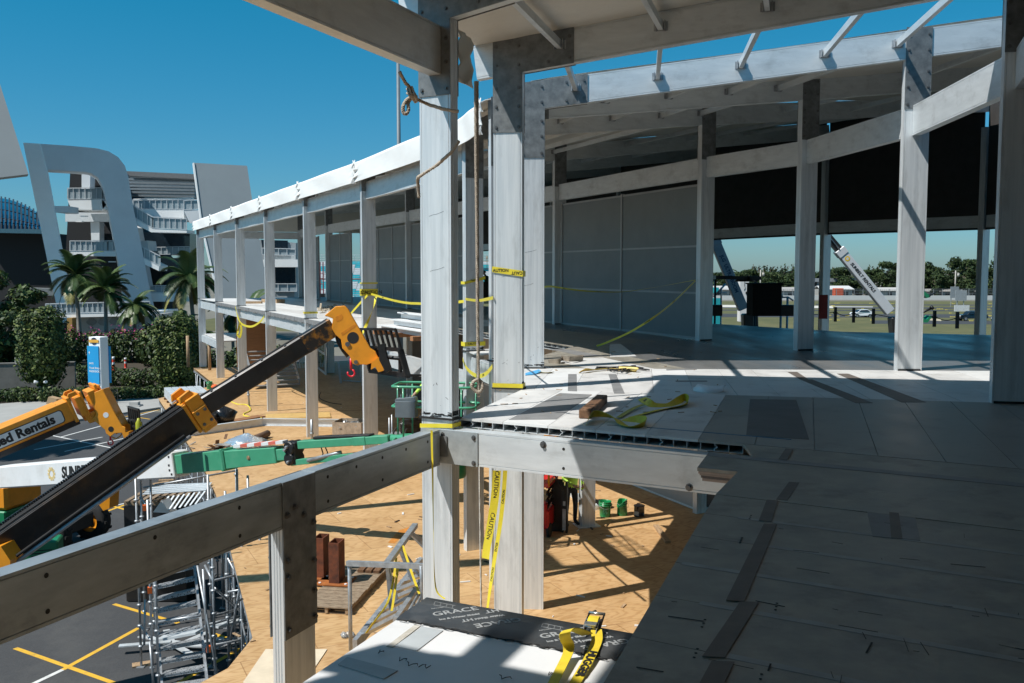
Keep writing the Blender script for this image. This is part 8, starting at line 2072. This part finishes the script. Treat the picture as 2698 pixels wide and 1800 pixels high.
# ------------------------------------------------------------------ cars on the track field
def car(label, name, p, rz, body_m, pickup=False):
    t = thing(name, p, label, 'car' if not pickup else 'pickup', rz=rz)
    prof = [(-2.15, .35), (-2.2, .75), (-2.05, .98), (-1.25, 1.08), (-.62, 1.58), (.9, 1.64), (1.75, 1.22), (2.1, 1.12), (2.2, .7), (2.12, .35)] if not pickup else [(-2.75, .45), (-2.8, .95), (-2.6, 1.15), (-1.4, 1.22), (-.75, 1.82), (.75, 1.84), (.95, 1.25), (2.75, 1.22), (2.8, .7), (2.7, .45)]
    b = MB(); n = len(prof); rows = []
    for y, k in ((-.92, .96), (-.88, 1.0), (.88, 1.0), (.92, .96)):
        rows.append([V((x, y*(1 if z < 1.1 else .86), .35 + (z - .35)*k)) for x, z in prof])
    vv = [p_ for r_ in rows for p_ in r_]; ff = [list(range(n))[::-1], [3*n + i for i in range(n)]]
    for r_ in range(3):
        for i in range(n): ff.append((r_*n + i, r_*n + (i+1) % n, (r_+1)*n + (i+1) % n, (r_+1)*n + i))
    b.add(vv, ff); b.build('body', body_m, t, .05, local=True)
    win = [(-1.05, 1.15), (-.58, 1.5), (.82, 1.55), (1.35, 1.2)] if not pickup else [(-1.2, 1.28), (-.72, 1.72), (.66, 1.74), (.8, 1.3)]
    for s in (-1, 1):
        b = MB(); b.prism([V((x, s*(.80 if z > 1.3 else .905), z)) for x, z in win], V((0, s*.012, 0))); b.build('window', GLASSD, t, local=True)
        b = MB(); b.box((-2.16 if not pickup else -2.76, s*.66, .80 if not pickup else .98), (.08, .34, .16)); b.build('headlight', WHITEP, t, local=True)
    b = MB(); b.prism([(-1.22, -.78, 1.10 if not pickup else 1.25), (-1.22, .78, 1.10 if not pickup else 1.25), (-.66, .72, 1.55 if not pickup else 1.78), (-.66, -.72, 1.55 if not pickup else 1.78)], (-.02, 0, .01)); b.build('windscreen', GLASSD, t, local=True)
    r_ = .36 if not pickup else .42; xs = (-1.35, 1.32) if not pickup else (-1.75, 1.7)
    for x in xs:
        for s in (-1, 1):
            b = MB(); b.cyl((x, s*.68, r_), (x, s*.94, r_), r_, n=18); w__ = b.build('wheel', RUBBER, t, local=True)
            b = MB(); b.cyl((x, s*.93, r_), (x, s*.955, r_), r_*.62, n=14); b.build('rim', STEELG, w__, local=True)
    return t
YC = GRS(836); car('white hatchback parked on the grass below the leaning boom', 'parked_car', xyz(at(2270, 836, YC), GZ), .10, mat('car_white', (.72, .73, .75), .25, 0, .02, coat=.6))
YC = GRS(845); car('dark pickup parked on the track left of the far outer column', 'parked_pickup', xyz(at(2560, 842, YC), GZ), .12, mat('car_black', (.012, .013, .016), .25, 0, .02, coat=.6), True)
YC = GRS(850); car('dark car mostly hidden at the right behind the nearest column', 'parked_car', xyz(at(2648, 848, YC), GZ), .1, MAT['car_black'])
